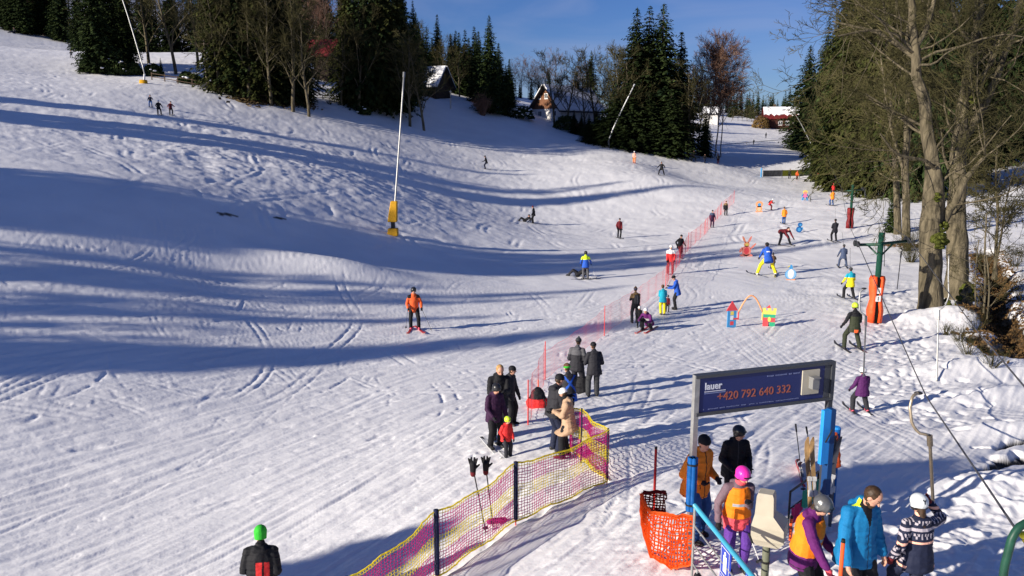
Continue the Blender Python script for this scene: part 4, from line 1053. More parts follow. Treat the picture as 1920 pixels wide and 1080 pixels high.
        for s_ in (1, -1): St.tube([tp(s_ * .09, -.14, .44), tp(s_ * .10, -.02, .53), tp(s_ * .10, .12, .46), tp(s_ * .10, .15, .25), tp(s_ * .12, .0, .08)], .016, 6)
        St.build('strap', BLACK, bp_)
    if skis:
        for i in (0, 1):
            K = MB(); a = ank[i]; toe = R(skiyaw[i] if skiyaw else (0 if abs(a[0]) < .3 else (20, -20)[i])); M_ = rzm(toe); L_ = 1.6
            pts = [(-.80, 0), (.72, 0), (.80, .03), (.87, .08)]
            Vv = []; w = .045
            for (yy, zz) in pts:
                for sx_ in (-1, 1):
                    for tz in (0, .016): Vv.append(M_ @ np.array([sx_ * w * (.5 if yy > .8 else 1), yy, zz + tz]) + np.array([a[0], a[1], .012]))
            Fl = []
            for k in range(3):
                o_ = k * 4; Fl += [(o_, o_ + 1, o_ + 5, o_ + 4), (o_ + 2, o_ + 6, o_ + 7, o_ + 3), (o_ + 1, o_ + 3, o_ + 7, o_ + 5), (o_, o_ + 4, o_ + 6, o_ + 2)]
            Fl += [(0, 2, 3, 1), (12, 13, 15, 14)]
            K.addx(Vv, Fl); o_ = K.build('ski', skis, root)
            if q >= 1: Bd = MB(); Bd.box(M_ @ np.array([0, .02, 0]) + np.array([a[0], a[1], .034]), (.05, .36, .02), rz=toe); Bd.box(M_ @ np.array([0, -.12, 0]) + np.array([a[0], a[1], .045]), (.07, .10, .04)); Bd.box(M_ @ np.array([0, .17, 0]) + np.array([a[0], a[1], .045]), (.07, .08, .04)); Bd.build('binding', BOOTB, o_)
    root['_j'] = 1; del root['_j']
    W = lambda p: (np.array([[math.cos(R(face)), -math.sin(R(face)), 0], [math.sin(R(face)), math.cos(R(face)), 0], [0, 0, 1]]) @ (np.array(p) * S)) + b_
    return dict(root=root, S=S, W=W, wr=wr, ank=ank, tp=tp, hd=hd, el=el, q=q)

def ski_pole(label, a, b, m=POLE, grp=None, kind='ski_pole'):
    """a = grip, b = tip (world)"""
    a = np.array(a, float); b = np.array(b, float); d = (b - a) / np.linalg.norm(b - a)
    r = empty(kind, b, 0, label, 'ski pole', grp)
    s_ = MB(); s_.tube([a - b, (0, 0, 0)], [.009, .006], 6); s_.build('shaft', m, r)
    g = MB(); g.tube([a - b - d * .02, a - b + d * .12], [.017, .015], 8); g.build('grip', BOOTB, r)
    k = MB(); k.tube([-d * .09, -d * .075], [.045, .045], 10); k.build('basket', BOOTB, r)
    return r
# ------------------------------------------------------------------ everybody on the slope
PA = person
# far and top left
PA('skier in dark blue standing behind two others on the upper left slope', 283, 201, 177, 200, 'ski', NAVY, JEANS, ('hat', BLACK), q=0, skis=SKIM)
PA('skier in black tucking in front of a companion in dark red, upper left slope', 299, 217, 187, 215, 'ski', BLACK, BLACK, ('helmet', HWHITE), q=0, skis=SKIM)
PA('skier in dark red jacket, rightmost of the three on the upper left slope', 321, 216, 189, 215, 'ski', DRED, BLACK, ('hat', BLACK), q=0, skis=SKIM)
PA('small dark skier at the left end of the tree island, near the top left corner', 134, 109, 94, 200, 'ski', DARK, DARK, ('hat', BLACK), q=0)
PA('dark figure sitting on the snow in the top left corner', 27, 63, 52, 160, 'sit', BLACK, NAVY, ('hat', BLACK), q=0)
PA('dark standing figure left of two others in front of the top left wood', 50, 53, 37, 180, 'stand', BLACK, BLACK, ('hat', BLACK), q=0)
PA('figure with dark red jacket in front of the top left wood', 70, 48, 34, 180, 'stand', DRED, BLACK, ('hat', BLACK), q=0)
PA('skier in blue with legs apart at the edge of the top left wood', 91, 48, 37, 170, 'wide', BLGREY, NAVY, ('hat', BLACK), q=0, skis=SKIM)
p911 = PA('dark skier gliding left inside the long upper shadow', 911, 317, 291, 85, 'ski', BLACK, NAVY, ('helmet', HBLACK), q=0, skis=SKIM, boots=BOOTB)
PA('skier with pale top and salmon orange trousers below the spruce cluster', 1189, 306, 283, 180, 'stand', SALM, ORANGE, ('helmet', HWHITE), q=0, skis=SKIR)
PA('skier in black with legs apart right of the one in salmon trousers', 1240, 329, 302, 160, 'wide', BLACK, BLACK, ('hat', BLACK), q=0, skis=SKIM)
PA('dark skier with legs apart in the shade under the birches', 1300, 302, 281, 180, 'wide', BLACK, BLACK, ('hat', BLACK), q=0)
PA('dark figure higher up right behind the skier under the birches', 1301, 283, 267, 180, 'stand', BROWN, BLACK, ('hat', BLACK), q=0)
PA('small figure in the shade between two others under the birches', 1321, 305, 288, 180, 'walk', BLACK, NAVY, ('hat', BLACK), q=0)
pk = PA('figure in dark red trousers carrying skis on the shoulder under the birches', 1346, 307, 288, 180, 'stand', BLACK, DRED, ('hat', BLACK), q=0)
PA('tiny dark figure left of the rail on the far upper piste', 1413, 271, 261, 0, 'walk', BLACK, BLACK, ('hat', BLACK), q=0)
PA('tiny bluish figure farthest up the piste below the red roofed house', 1436, 259, 248, 0, 'stand', DGREY, NAVY, ('hat', BLACK), q=0)
PA('dark green figure standing before the lime banner', 1480, 335, 316, 180, 'stand', OLIVE, BLACK, ('hat', OLIVE), q=0)
PA('child in bright red right of the lime banner', 1494, 337, 320, 180, 'stand', ORRED, DRED, ('helmet', HRED), q=0)
PA('adult in black at the right end of the banner fence', 1521, 341, 318, 190, 'pocket', BLACK, BLACK, ('hat', BLACK), q=0)
PA('figure in white and red behind the adult in black at the banner fence', 1531, 339, 320, 170, 'pocket', WHITE, DGREY, ('hat', RED), q=0, jtop=RED)
# upper lift line
PA('adult in bright orange jacket and blue trousers being towed below the dark spruce boughs', 1560, 386, 354, 10, 'tow', ORANGE, JEANS, ('hat', DRED), q=0, skis=SKIM)
PA('person with red top being towed right above the adult in orange', 1562, 366, 342, 10, 'tow', RED, BLACK, ('helmet', HRED), q=0, skis=SKIM)
PA('skier with white helmet and red jacket leaning forward left of the orange instructor', 1445, 393, 371, 240, 'ski', RED, DRED, ('helmet', HWHITE), q=0, pack=BLACK, skis=SKIM, ov=dict(lean=35))
PA('instructor in orange jacket and blue trousers seen from behind on the practice slope', 1470, 419, 387, 0, 'stand', ORANGE, JEANS, ('hat', BROWN), q=0, skis=SKIM)
PA('person in black with a yellow collar by the upper end of the red net', 1360, 404, 376, 180, 'stand', BLACK, BLACK, ('hat', BROWN), q=0, jtop=KHAKI)
PA('person in dark blue and aubergine standing by the red net', 1335, 427, 393, 180, 'stand', DPURP, DPURP, ('hat', BLACK), q=0, jtop=BLGREY)
PA('skier in dark red bent far forward with legs wide in the shaded strip', 1471, 459, 428, 200, 'bend', DRED, BLACK, ('hat', BLACK), q=0, skis=SKIM)
PA('towed skier in black on the lift track above the green mast', 1564, 453, 408, 0, 'tow', DARK, BLACK, ('hat', BLACK), q=0, skis=SKIM)
PA('dark red jacketed skier standing in the shade left of the red net', 1161, 446, 408, 190, 'stand', DRED, BLACK, ('hat', BLACK), q=0, skis=SKIM)
PA('standing skier in black turned towards a companion on the snow', 1000, 420, 385, 70, 'stand', BLACK, BLACK, ('hat', DRED), q=0, skis=SKIM)
PA('skier in black lying on the snow beside a standing one', 988, 417, 401, 80, 'lie', BLACK, BLACK, ('hat', BLACK), q=0, H=1.75)
PA('person in long black coat with dark red trousers on the red net line', 1275, 484, 438, 200, 'walk', BLACK, DRED, ('hat', BLACK), q=0, coat=.5)
PA('person in red and white jacket holding the red net line', 1257, 513, 458, 170, 'stand', RED, DRED, ('hat', WHITE), q=1, jtop=WHITE)
pneon = PA('skier in neon yellow and blue jacket seen from behind, leaning on a pole', 1098, 523, 470, 0, 'stand', BLUE, GREY, ('helmet', HBLACK), q=1, jtop=LIME, skis=SKIM, skiyaw=(-80, -80), ov=dict(wr=((.34, .25, .95), (-.30, .1, .95)), ft=((.14, 0), (-.14, 0))))
PA('person in black lying in the snow behind the neon yellow skier', 1090, 518, 500, 75, 'lie', BLACK, DARK, ('hat', BLACK), q=0, H=1.7)
porg = PA('skier in orange jacket and black trousers standing alone mid slope', 778, 618, 539, 190, 'ski', ORRED, BLACK, ('helmet', HBLACK), q=1, goggles=KHAKI, skis=SKIR, boots=BOOTR, skiyaw=(-12, 12), ov=dict(pel=.90, lean=5, ft=((.16, 0), (-.16, .03)), wr=((.26, .22, .92), (-.26, .22, .92))),
          jpaint=([ORRED, BLACK], lambda c: ((c[:, 2] > .40) & (np.abs(c[:, 0]) > .10)).astype(int)))
pinst = PA('ski instructor in royal blue jacket and yellow trousers with legs spread wide', 1437, 515, 466, 0, 'plow', BLUE, YEL, ('hat', BLACK), q=1, skis=SKIM, boots=BOOTW, ov=dict(lean=30, pel=.82), skiyaw=(-20, 20),
           jpaint=([BLUE, WHITE], lambda c: ((np.abs(c[:, 2] - .30) < .025) & (np.abs(c[:, 0]) < .09) & (c[:, 1] < -.05)).astype(int)))
PA('child in dark clothes guided by the instructor in blue', 1449, 504, 474, 0, 'ski', BROWN, BLACK, ('helmet', HBLACK), q=0, skis=SKIM)
PA('skier in blue grey with legs apart being towed just behind the mast arm', 1580, 500, 455, -15, 'towwide', BLGREY, BLGREY, ('hat', DGREY), q=1, skis=SKIM)
PA('towed skier in yellow jacket with teal shoulders', 1592, 559, 497, 0, 'towwide', YEL, BLACK, ('hat', DGREY), q=1, jtop=TEAL, skis=SKIM)
PA('towed skier in olive jacket with a lime and black helmet', 1598, 656, 562, 0, 'towwide', OLIVE, OLIVE, ('helmet', HLIME), q=2, skis=SKIM, jpaint=([OLIVE, BLACK, ORRED], lambda c: np.where(c[:, 2] > .36, 1, np.where((c[:, 2] < -.09) & (np.abs(c[:, 0]) < .07) & (c[:, 1] < 0), 2, np.where(np.abs(c[:, 0]) > .20, 1, 0)))), hair=None)
PA('small child in purple jacket and pink boots being towed up', 1613, 772, 684, 0, 'towwide', PURP, DARK, ('helmet', HWHITE), q=2, skis=SKIM, boots=BOOTR, goggles=HBLACK, hair=None, bulk=1.15)
# mid group at the red net
pb_ = PA('person with backpack, brown hooded jacket and grey hat seen from behind', 1190, 606, 537, 10, 'front', BLACK, DGREY, ('hat', BROWN, 'pom', BLGREY), q=1, jtop=KHAKI, pack=[GREY, DARK])
PA('child in black with a white helmet beside the crouching one', 1198, 613, 574, 170, 'stand', BLACK, BLACK, ('helmet', HWHITE), q=1, skis=SKIM)
PA('person in pink and white jacket crouching on skis', 1213, 620, 580, 150, 'crouch', MAG, BLACK, ('hat', WHITE), q=1, skis=SKIR, jpaint=([MAG, WHITE], lambda c: ((c[:, 2] > .16) & (c[:, 2] < .36)).astype(int)))
PA('person in teal jacket and yellow trousers seen from behind', 1242, 591, 533, 0, 'front', TEAL, YEL, ('hat', BROWN), q=1, hood=True)
PA('small child half hidden behind the yellow trousers', 1251, 586, 553, 180, 'stand', DRED, DGREY, ('helmet', HGREY), q=0)
PA('man in blue jacket and black trousers facing the person in teal', 1266, 580, 514, 80, 'front', BLUE, BLACK, ('hat', BLACK), q=1)
# pair higher up
PA('man with grey and black jacket and pompom hat, left of the pair seen from behind', 1083, 736, 632, -20, 'pocket', DARK, DARK, ('hat', DGREY, 'pom', BLACK), q=2, bulk=1.12, jtop=GREY, hair=None)
PA('man in dark padded jacket with grey jeans, right of the pair seen from behind', 1112, 744, 640, 10, 'pocket', DARK, DGREY, ('hat', BLACK), q=2, bulk=1.12, hair=None)
# group around the net corner
def straps(c): return (((np.abs(np.abs(c[:, 0]) - np.abs(c[:, 2] - .30) * .8) < .035) & (c[:, 1] < -.04)) | ((c[:, 2] < .02) & (c[:, 0] > .05))).astype(int)
PA('person with crossed light blue straps on a dark jacket and a green striped hat', 1064, 800, 680, 15, 'front', DARK, DARK, ('hat', BROWN, 'x', GREENH), q=2, jpaint=([DARK, BLUE], straps), hair=None)
PA('tall man in charcoal parka and black beanie facing right', 1042, 848, 699, -60, 'front', DARK, NAVY, ('hat', BLACK), q=2, coat=.15, bulk=1.1)
PA('woman in beige quilted coat with white hat', 1062, 860, 725, 80, 'front', BEIGE, BLACK, ('hat', WHITE), q=2, coat=.75, bulk=1.1, scarf=BLACK, boots=DRED)
PA('blond woman in black jacket standing behind the one in aubergine', 934, 822, 676, -170, 'front', BLACK, BLACK, None, BLOND, q=2, bulk=1.05, scarf=BLACK)
PA('man in black padded jacket and black beanie with white bib, facing right', 957, 798, 683, -120, 'stand', DARK, BLACK, ('hat', BLACK), q=2, bulk=1.08, legtop=WHITE, hood=True)
pm = PA('woman in aubergine ski jacket with black helmet', 930, 841, 715, -150, 'stand', DPURP, BLACK, ('helmet', HBLACK), q=2, skis=SKIW, bulk=1.05, skiyaw=(-10, 10), ov=dict(wr=((.22, .25, .95), (-.27, .1, .8))))
PA('small child in bright red jacket with goggles on the helmet', 951, 857, 781, -150, 'stand', RED, DARK, ('helmet', HLIME), q=2, goggles=HWHITE, skis=SKIW, bulk=1.15, skiyaw=(-8, 8))

# ------------------------------------------------------------------ foreground people
PA('man in black jacket with red panels and a bright green hat, back turned, bottom left', 483, None, 984, 5, 'pocket', BLACK, BLACK, ('hat', GREENH, 'deep', GREENH), H=1.80, q=3, bulk=1.18, hair=None,
   jpaint=([BLACK, RED], lambda c: ((c[:, 2] < .33) & (c[:, 2] > -.1) & (c[:, 1] < -.03) & (c[:, 0] > -.04) & (c[:, 0] < .145) & (np.abs(c[:, 0] - .05 - .04 * (c[:, 2])) > .013)).astype(int)))
pj = PA('man in orange jacket, black cap and blue trousers behind the blue padded post', 1313, None, 811, 215, 'pocket', ORANGE, JEANS, ('hat', BLACK), H=1.78, q=3, bulk=1.2, hair=BRUN)
PA('person in black jacket and black helmet behind the girl with the pink helmet', 1376, 958, 793, 185, 'pocket', BLACK, BLACK, ('helmet', HBLACK), q=3, bulk=1.1, yaw=-30)
pg = PA('girl with pink helmet, orange vest and violet trousers holding the blue handrail', 1386, None, 872, 185, 'stand', MAUVE, VIO, ('helmet', HPINK), H=1.62, q=3, vest=VEST, scarf=CORAL, bulk=1.05,
        ov=dict(wr=((.33, .12, .90), (-.07, .24, 1.24)), hp=22), jpaint=([MAUVE, CORAL], lambda c: ((c[:, 2] < .12) & (np.abs(c[:, 0]) < .22) & (np.abs(c[:, 1]) < .3) & (c[:, 2] > -.4) & (np.hypot(c[:, 0], c[:, 1]) < .235)).astype(int)), yaw=-15)
PA('person in purple puffer jacket, orange vest and metallic grey helmet', 1525, None, 922, 235, 'stand', MAG, BLACK, ('helmet', HGREY), H=1.66, q=3, vest=VEST, bulk=1.15, gloves=CORAL, ov=dict(hp=28, lean=8, wr=((.24, .30, .86), (-.26, .22, .9))))
pbl = PA('bearded man in petrol blue jacket without hat, looking down', 1620, None, 898, 200, 'stand', CYANB, BLACK, None, BRUN, H=1.84, q=3, bulk=1.22, gloves=None, ov=dict(hp=38, lean=3, wr=((.29, .16, .86), (-.29, .08, .84))),
         jpaint=([CYANB, BLACK, LIME], lambda c: np.where((c[:, 2] > .33) & (c[:, 1] > .04) & (np.abs(c[:, 0]) < .30 * (c[:, 2] - .33) + .012), 1, np.where((c[:, 1] > .1) & (np.abs(c[:, 0]) < .006), 1, np.where((c[:, 2] > .535) & (c[:, 0] > .045) & (c[:, 1] > 0), 2, 0)))), scarf=None)
Bd = MB(); h_ = pbl['hd']; ell(Bd, h_(0, .055, -.085), (.050, .045, .045)); ell(Bd, h_(0, .03, -.07), (.066, .05, .04)); blob('beard', Bd, BRUN, pbl['root'], .008, None, 1)
def norw(c):
    z = c[:, 2]; x = c[:, 0]; u = np.floor((x + 2) * 46).astype(int); band_ = np.floor(z * 28).astype(int)
    pat = ((band_ % 5 == 1)) | ((band_ % 5 == 3) & (u % 3 == 0)) | ((band_ % 5 == 4) & (u % 2 == 0))
    pnk = (band_ % 5 == 1) & (band_ % 2 == 0)
    top = (z > .20 + 0.0 * x) | (np.abs(x) > .19)
    return np.where(top, np.where(pnk, 2, np.where(pat, 1, 0)), 0)
pw = PA('girl with silver helmet and navy jacket with white knitted pattern, gripping the tow bar', 1728, None, 923, 5, 'tow', NAVY, NAVY, ('helmet', HSILV), H=1.60, q=3, gloves=DRED, bulk=1.08,
        ov=dict(wr=((.25, .16, 1.50), (-.30, .02, .84)), lean=0, pole=((.9, -.2, -1.3), (-.5, -1, -.4))), jpaint=([NAVY, cloth('knit', (.40, .36, .40)), SALM], norw))
# poles in use
def hand_pole(pr, i, tip, label, grp=None, m=POLE):
    w = pr['W'](pr['wr'][i]); ex, ey = tip
    b_ = np.array([ex, ey, gzd(ex, ey)]); ski_pole(label, w, b_, m, grp)
w = porg['W'](porg['wr'][0]); hand_pole(porg, 0, (w[0] - .15, w[1] + .25), 'dark ski pole held by the skier in orange, left one', None)
w = porg['W'](porg['wr'][1]); hand_pole(porg, 1, (w[0] + .40, w[1] + .1), 'dark ski pole held by the skier in orange, slanting to the right', None)
w = pneon['W'](pneon['wr'][0]); hand_pole(pneon, 0, (w[0] + .30, w[1] - .2), 'white ski pole on which the neon yellow skier leans', None, SKIW)
# skis carried over the shoulder under the birches
a_ = pk['W']((.18, .1, 1.1)); s1 = MB(); s1.box((0, 0, 0), (.09, .03, 1.7), ax=rx(R(35)) @ np.eye(3)); o = s1.build('carried_skis', SKIM, None, loc=tuple(float(v) for v in pk['W']((.16, -.1, 1.75)))); tag(o, 'pair of dark skis carried over the shoulder under the birches', 'skis')

em = MB(); h_ = pw['hd']
for a0, a1 in (((0, -.137, .075), (0, -.143, .045)), ((0, -.137, .075), (-.022, -.126, .102)), ((0, -.137, .075), (.022, -.126, .102))): em.tube([h_(*a0), h_(*a1)], [.0055, .0055], 6)
em.build('emblem', BLACK, pw['root'])
# ------------------------------------------------------------------ helpers for furniture
M_alu = mat('galvanised_steel', (.36, .36, .35), .45, .5, var=.15, vscale=12); M_dark = mat('dark_steel', (.03, .032, .035), .5, .3); M_rope = mat('steel_rope', (.10, .10, .105), .5, .5)
M_green = mat('green_paint', (.012, .06, .038), .45, var=.25, vscale=8); M_pad = mat('orange_red_pad', (.80, .09, .02), .55, var=.18, vscale=4, bump=.4, bscale=6); M_padd = mat('dark_red_pad', (.16, .01, .012), .6, var=.2, vscale=4)
M_yel = mat('yellow_pad', (.62, .32, .012), .6, var=.15, vscale=4); M_bpad = mat('blue_pad', (.006, .10, .34), .55, var=.15, vscale=5, bump=.3, bscale=8); M_bpadl = mat('light_blue_pad', (.02, .26, .72), .5, var=.08, vscale=3)
M_wood = mat('weathered_wood', (.09, .06, .04), .85, var=.35, vscale=6); M_snowcap = mat('snow_cover', (.82, .82, .84), .6, var=.03, vscale=2)
M_nm = mat('net_magenta', (.60, .035, .24), .6); M_ny = mat('net_yellow', (.80, .66, .05), .6); M_no = mat('net_orange', (.85, .13, .02), .55); M_nd = mat('net_shaded_red', (.17, .012, .015), .6); M_np = mat('net_pink', (.80, .15, .18), .6)
M_post = mat('navy_post', (.012, .016, .05), .6, var=.2); M_redp = mat('red_plastic', (.70, .04, .03), .4); M_orp = mat('orange_plastic', (.9, .12, .03), .4)
M_white = mat('white_paint', (.75, .75, .74), .5); M_cream = mat('cream_housing', (.46, .42, .33), .5, var=.10, vscale=3); M_blk = mat('black_rubber', (.012, .012, .012), .6)
for _m in (M_nm, M_ny, M_no, M_nd, M_np):
    _t = _m.node_tree; _b = _t.nodes['Principled BSDF']; _tr = _t.nodes.new('ShaderNodeBsdfTranslucent'); _tr.inputs['Color'].default_value = [min(1, c * 1.1) for c in _b.inputs['Base Color'].default_value[:3]] + [1]
    _mx = _t.nodes.new('ShaderNodeMixShader'); _mx.inputs[0].default_value = .5; _t.links.new(_b.outputs[0], _mx.inputs[1]); _t.links.new(_tr.outputs[0], _mx.inputs[2]); _t.links.new(_mx.outputs[0], _t.nodes['Material Output'].inputs['Surface'])
def upright(px, foot, top):
    b_ = GD(px, foot); x, y, z = b_; v = (540 - top) / F; zc = z - CAM_H
    return b_, (v * y * CP - y * SP) / (CP + v * SP) - zc
def rel(p, o): return np.array(p, float) - np.array(o, float)
def resample(pts, n):
    pts = np.array(pts, float); d = np.concatenate([[0], np.cumsum(np.linalg.norm(np.diff(pts, axis=0), axis=1))]); s_ = np.linspace(0, d[-1], n)
    return np.stack([np.interp(s_, d, pts[:, k]) for k in range(3)], -1)
def net_mesh(mb, top, bot, cell_h, cell_v, w, colf, sag=.05):
    """strands as thin crossed ribbons; top / bot polylines"""
    top = np.array(top, float); L = np.linalg.norm(np.diff(top, axis=0), axis=1).sum(); nc = max(2, int(L / cell_h)); T = resample(top, nc + 1); B = resample(bot, nc + 1)
    f_ = np.linspace(0, 1, nc + 1); hgt = np.linalg.norm(T - B, axis=1).mean(); nr_ = max(2, int(hgt / cell_v))
    ph = 4 * f_ * (1 - f_)
    T = T - np.array([0, 0, sag])[None] * ph[:, None]
    g = [T * (1 - k / nr_) + B * (k / nr_) for k in range(nr_ + 1)]; g = np.array(g); g += rng.normal(0, w * .35, g.shape)
    d = T[-1] - T[0]; nrm = np.cross(d, [0, 0, 1.0]); nrm /= np.linalg.norm(nrm); g += (nrm * .03) * np.sin(np.arange(nc + 1) * .37)[None, :, None]
    for k in range(nr_ + 1):
        ww = w * (2.6 if k in (0, nr_) else 1); a = g[k][:-1]; b = g[k][1:]; o = np.array([0, 0, ww / 2])
        V = np.stack([a - o, b - o, b + o, a + o], 1).reshape(-1, 3); mb.add(V, np.arange(len(V)).reshape(-1, 4), colf(k / nr_)); o = nrm * ww / 2; V = np.stack([a - o, b - o, b + o, a + o], 1).reshape(-1, 3); mb.add(V, np.arange(len(V)).reshape(-1, 4), colf(k / nr_))
    dn = (T[1:] - T[:-1]).mean(0); dn /= np.linalg.norm(dn)
    for k in range(nr_):
        a = g[k]; b = g[k + 1]; o = dn * w / 2
        V = np.stack([a - o, a + o, b + o, b - o], 1).reshape(-1, 3); mb.add(V, np.arange(len(V)).reshape(-1, 4), colf((k + .5) / nr_)); o = nrm * w / 2; V = np.stack([a - o, a + o, b + o, b - o], 1).reshape(-1, 3); mb.add(V, np.arange(len(V)).reshape(-1, 4), colf((k + .5) / nr_))
def ncol(f): return 1 if f < .07 or f > .93 else 0 if f < .36 else 1 if f < .62 else 0
# ------------------------------------------------------------------ yellow and magenta net
pts = [upright(655, 1215, 1083), upright(820, 1092, 958), upright(967, 990, 868), upright(1138, 908, 805)]
root = empty('safety_net', pts[0][0], 0, 'long yellow and magenta safety net on navy posts running to the lower left', 'safety net', 'yellow and magenta nets')
mb = MB()
for (a, ha), (b, hb) in zip(pts[:-1], pts[1:]):
    net_mesh(mb, [rel(a, root.location) + [0, 0, ha], rel(b, root.location) + [0, 0, hb]], [rel(a, root.location) + [0, 0, .08], rel(b, root.location) + [0, 0, .08]], .06, .055, .013, ncol, .10)
mb.build('netting', [M_nm, M_ny], root)
for i, (a, ha) in enumerate(pts):
    q = rel(a, root.location); m_ = MB(); m_.tube([q + [0, 0, .12], q + [0, 0, ha + .02]], [.042 if i in (1, 2) else .02] * 2, 10); ps = m_.build('post', M_post, root, smooth=True)
    m_ = MB(); m_.tube([q + [0, 0, -.3], q + [0, 0, .12]], [.012] * 2, 8); m_.build('spike', M_redp, ps)
p0 = upright(1138, 906, 806); p1 = upright(1089, 868, 768); p2 = upright(1066, 842, 757)
root = empty('safety_net', p1[0], 0, 'short end of yellow and magenta net turning uphill beside the woman in beige', 'safety net', 'yellow and magenta nets')
mb = MB()
for (a, ha), (b, hb) in ((p0, p1), (p1, p2)):
    net_mesh(mb, [rel(a, root.location) + [0, .05, ha], rel(b, root.location) + [0, .05, hb]], [rel(a, root.location) + [0, .05, .05], rel(b, root.location) + [0, .05, .05]], .055, .05, .013, ncol, .06)
mb.build('netting', [M_nm, M_ny], root)
m_ = MB(); q = rel(p1[0], root.location); m_.tube([q + [0, 0, -.2], q + [0, 0, p1[1] + .03]], [.016] * 2, 8); m_.build('post', M_post, root)
# pink net line up the slope
pk_pts = [upright(990, 797, 712), upright(1022, 712, 640), upright(1133, 630, 573), upright(1248, 538, 498), upright(1290, 470, 436), upright(1322, 438, 410), upright(1352, 402, 378), upright(1376, 380, 357)]
root = empty('slope_net', pk_pts[0][0], 0, 'thin pink red net on slender poles climbing through the middle of the slope', 'safety net')
mb = MB(); 
for i, ((a, ha), (b, hb)) in enumerate(zip(pk_pts[:-1], pk_pts[1:])):
    h1 = ha * (.95 if i != 1 else .75); h2 = hb * .9; o_ = root.location
    net_mesh(mb, [rel(a, o_) + [0, 0, h1], rel(b, o_) + [0, 0, h2]], [rel(a, o_) + [0, 0, .05], rel(b, o_) + [0, 0, .05]], .11 if i < 3 else .16, .11 if i < 3 else .16, .0035 if i < 3 else .006, lambda f: 0, .10)
mb.build('netting', M_np, root)
for a, ha in pk_pts: q = rel(a, root.location); m_ = MB(); m_.tube([q + [0, 0, -.3], q + [0, 0, ha]], [.018, .014], 8); m_.build('pole', M_redp, root)
# free standing slalom pole in front of the black beanie man
b_, h_ = upright(1009, 757, 712); r = empty('marker_pole', b_, 0, 'short orange pole stuck in the snow in front of the red and black backpack', 'marker pole'); m_ = MB(); m_.tube([(0, 0, -.2), (0, 0, h_)], [.016] * 2, 8); m_.build('pole', M_orp, r)
b_ = GD(1008, 762); B = MB(); loft(B, [((0, 0, 0), [.30, 0, 0], [0, .20, 0]), ((0, 0, .16), [.34, 0, 0], [0, .22, 0]), ((0, 0, .32), [.22, 0, 0], [0, .17, 0]), ((0, 0, .46), [.17, 0, 0], [0, .12, 0]), ((0, .0, .56), [.08, 0, 0], [0, .08, 0])])
r = empty('backpack', b_, 0, 'red and black backpack lying on the snow behind the net pole', 'backpack'); o = blob('bag', B, [RED, BLACK], r, .02, lambda c: (c[:, 2] > .27).astype(int), 2, .01)
m_ = MB(); m_.tube([(.15, -.1, .3), (.22, -.25, .2), (.2, -.2, .02)], .018, 6); m_.build('strap', BLACK, r)
b_ = GD(1092, 735); B = MB(); loft(B, [((0, 0, 0), [.22, 0, 0], [0, .18, 0]), ((0, 0, .25), [.24, 0, 0], [0, .18, 0]), ((0, 0, .5), [.16, 0, 0], [0, .12, 0])]); r = empty('backpack', b_, 0, 'black backpack on the snow between the pair seen from behind', 'backpack'); blob('bag', B, BLACK, r, .02, None, 2, .01)
m_ = MB(); m_.tube([(-.06, 0, .5), (0, 0, .58), (.06, 0, .5)], .012, 6); m_.build('handle', BLACK, r)
# poles with gloves
for (x, ft, tp_, lb) in [(887, 1000, 868, 'ski pole in the snow with a black glove on its grip, left of two'), (908, 990, 866, 'ski pole in the snow with a black glove on its grip, right of two')]:
    b_, h_ = upright(x + (26 if x < 900 else 18), ft, tp_); r = empty('ski_pole', b_, 0, lb, 'ski pole', 'ski poles with gloves'); tx = -.24 if x < 900 else -.14; a = np.array([tx, .0, h_ * .93])
    m_ = MB(); m_.tube([(0, 0, -.1), a], [.010, .012], 8); m_.build('shaft', M_dark, r); m_ = MB(); m_.tube([(tx * .1, 0, .08), (tx * .12, 0, .10)], [.05, .05], 10); m_.build('basket', BOOTB, r)
    g = empty('glove', b_ + a, 0, 'black ski glove pulled over the ' + ('left' if x < 900 else 'right') + ' ski pole in the net', 'glove', 'gloves on ski poles'); B = MB(); caps(B, (0, 0, -.12), (0, 0, .06), .05, .062); 
    for j, o_ in enumerate((-.05, -.018, .018, .05)): caps(B, (o_, 0, .08), (o_ * 1.5, .0, .17 + .02 * (j in (1, 2))), .020, .017, 8)
    caps(B, (.05, 0, .0), (.11, 0, .06), .022, .018, 8); blob('glove_shell', B, [BLACK, DRED], g, .009, lambda c: (c[:, 2] < -.07).astype(int), 1)
b_ = GD(932, 984); B = MB(); caps(B, (-.14, 0, .05), (.14, .05, .06), .06, .05); r = empty('headband', b_, 0, 'small dark magenta pouch lying behind the net by the ski poles', 'pouch'); blob('pouch', B, mat('pouch', (.30, .02, .12), .7), r, .012, None, 1)
m_ = MB(); m_.tube([(-.12, 0, .08), (0, -.03, .13), (.12, 0, .09)], .012, 6); m_.build('strap', BLACK, r); r.name = 'pouch'

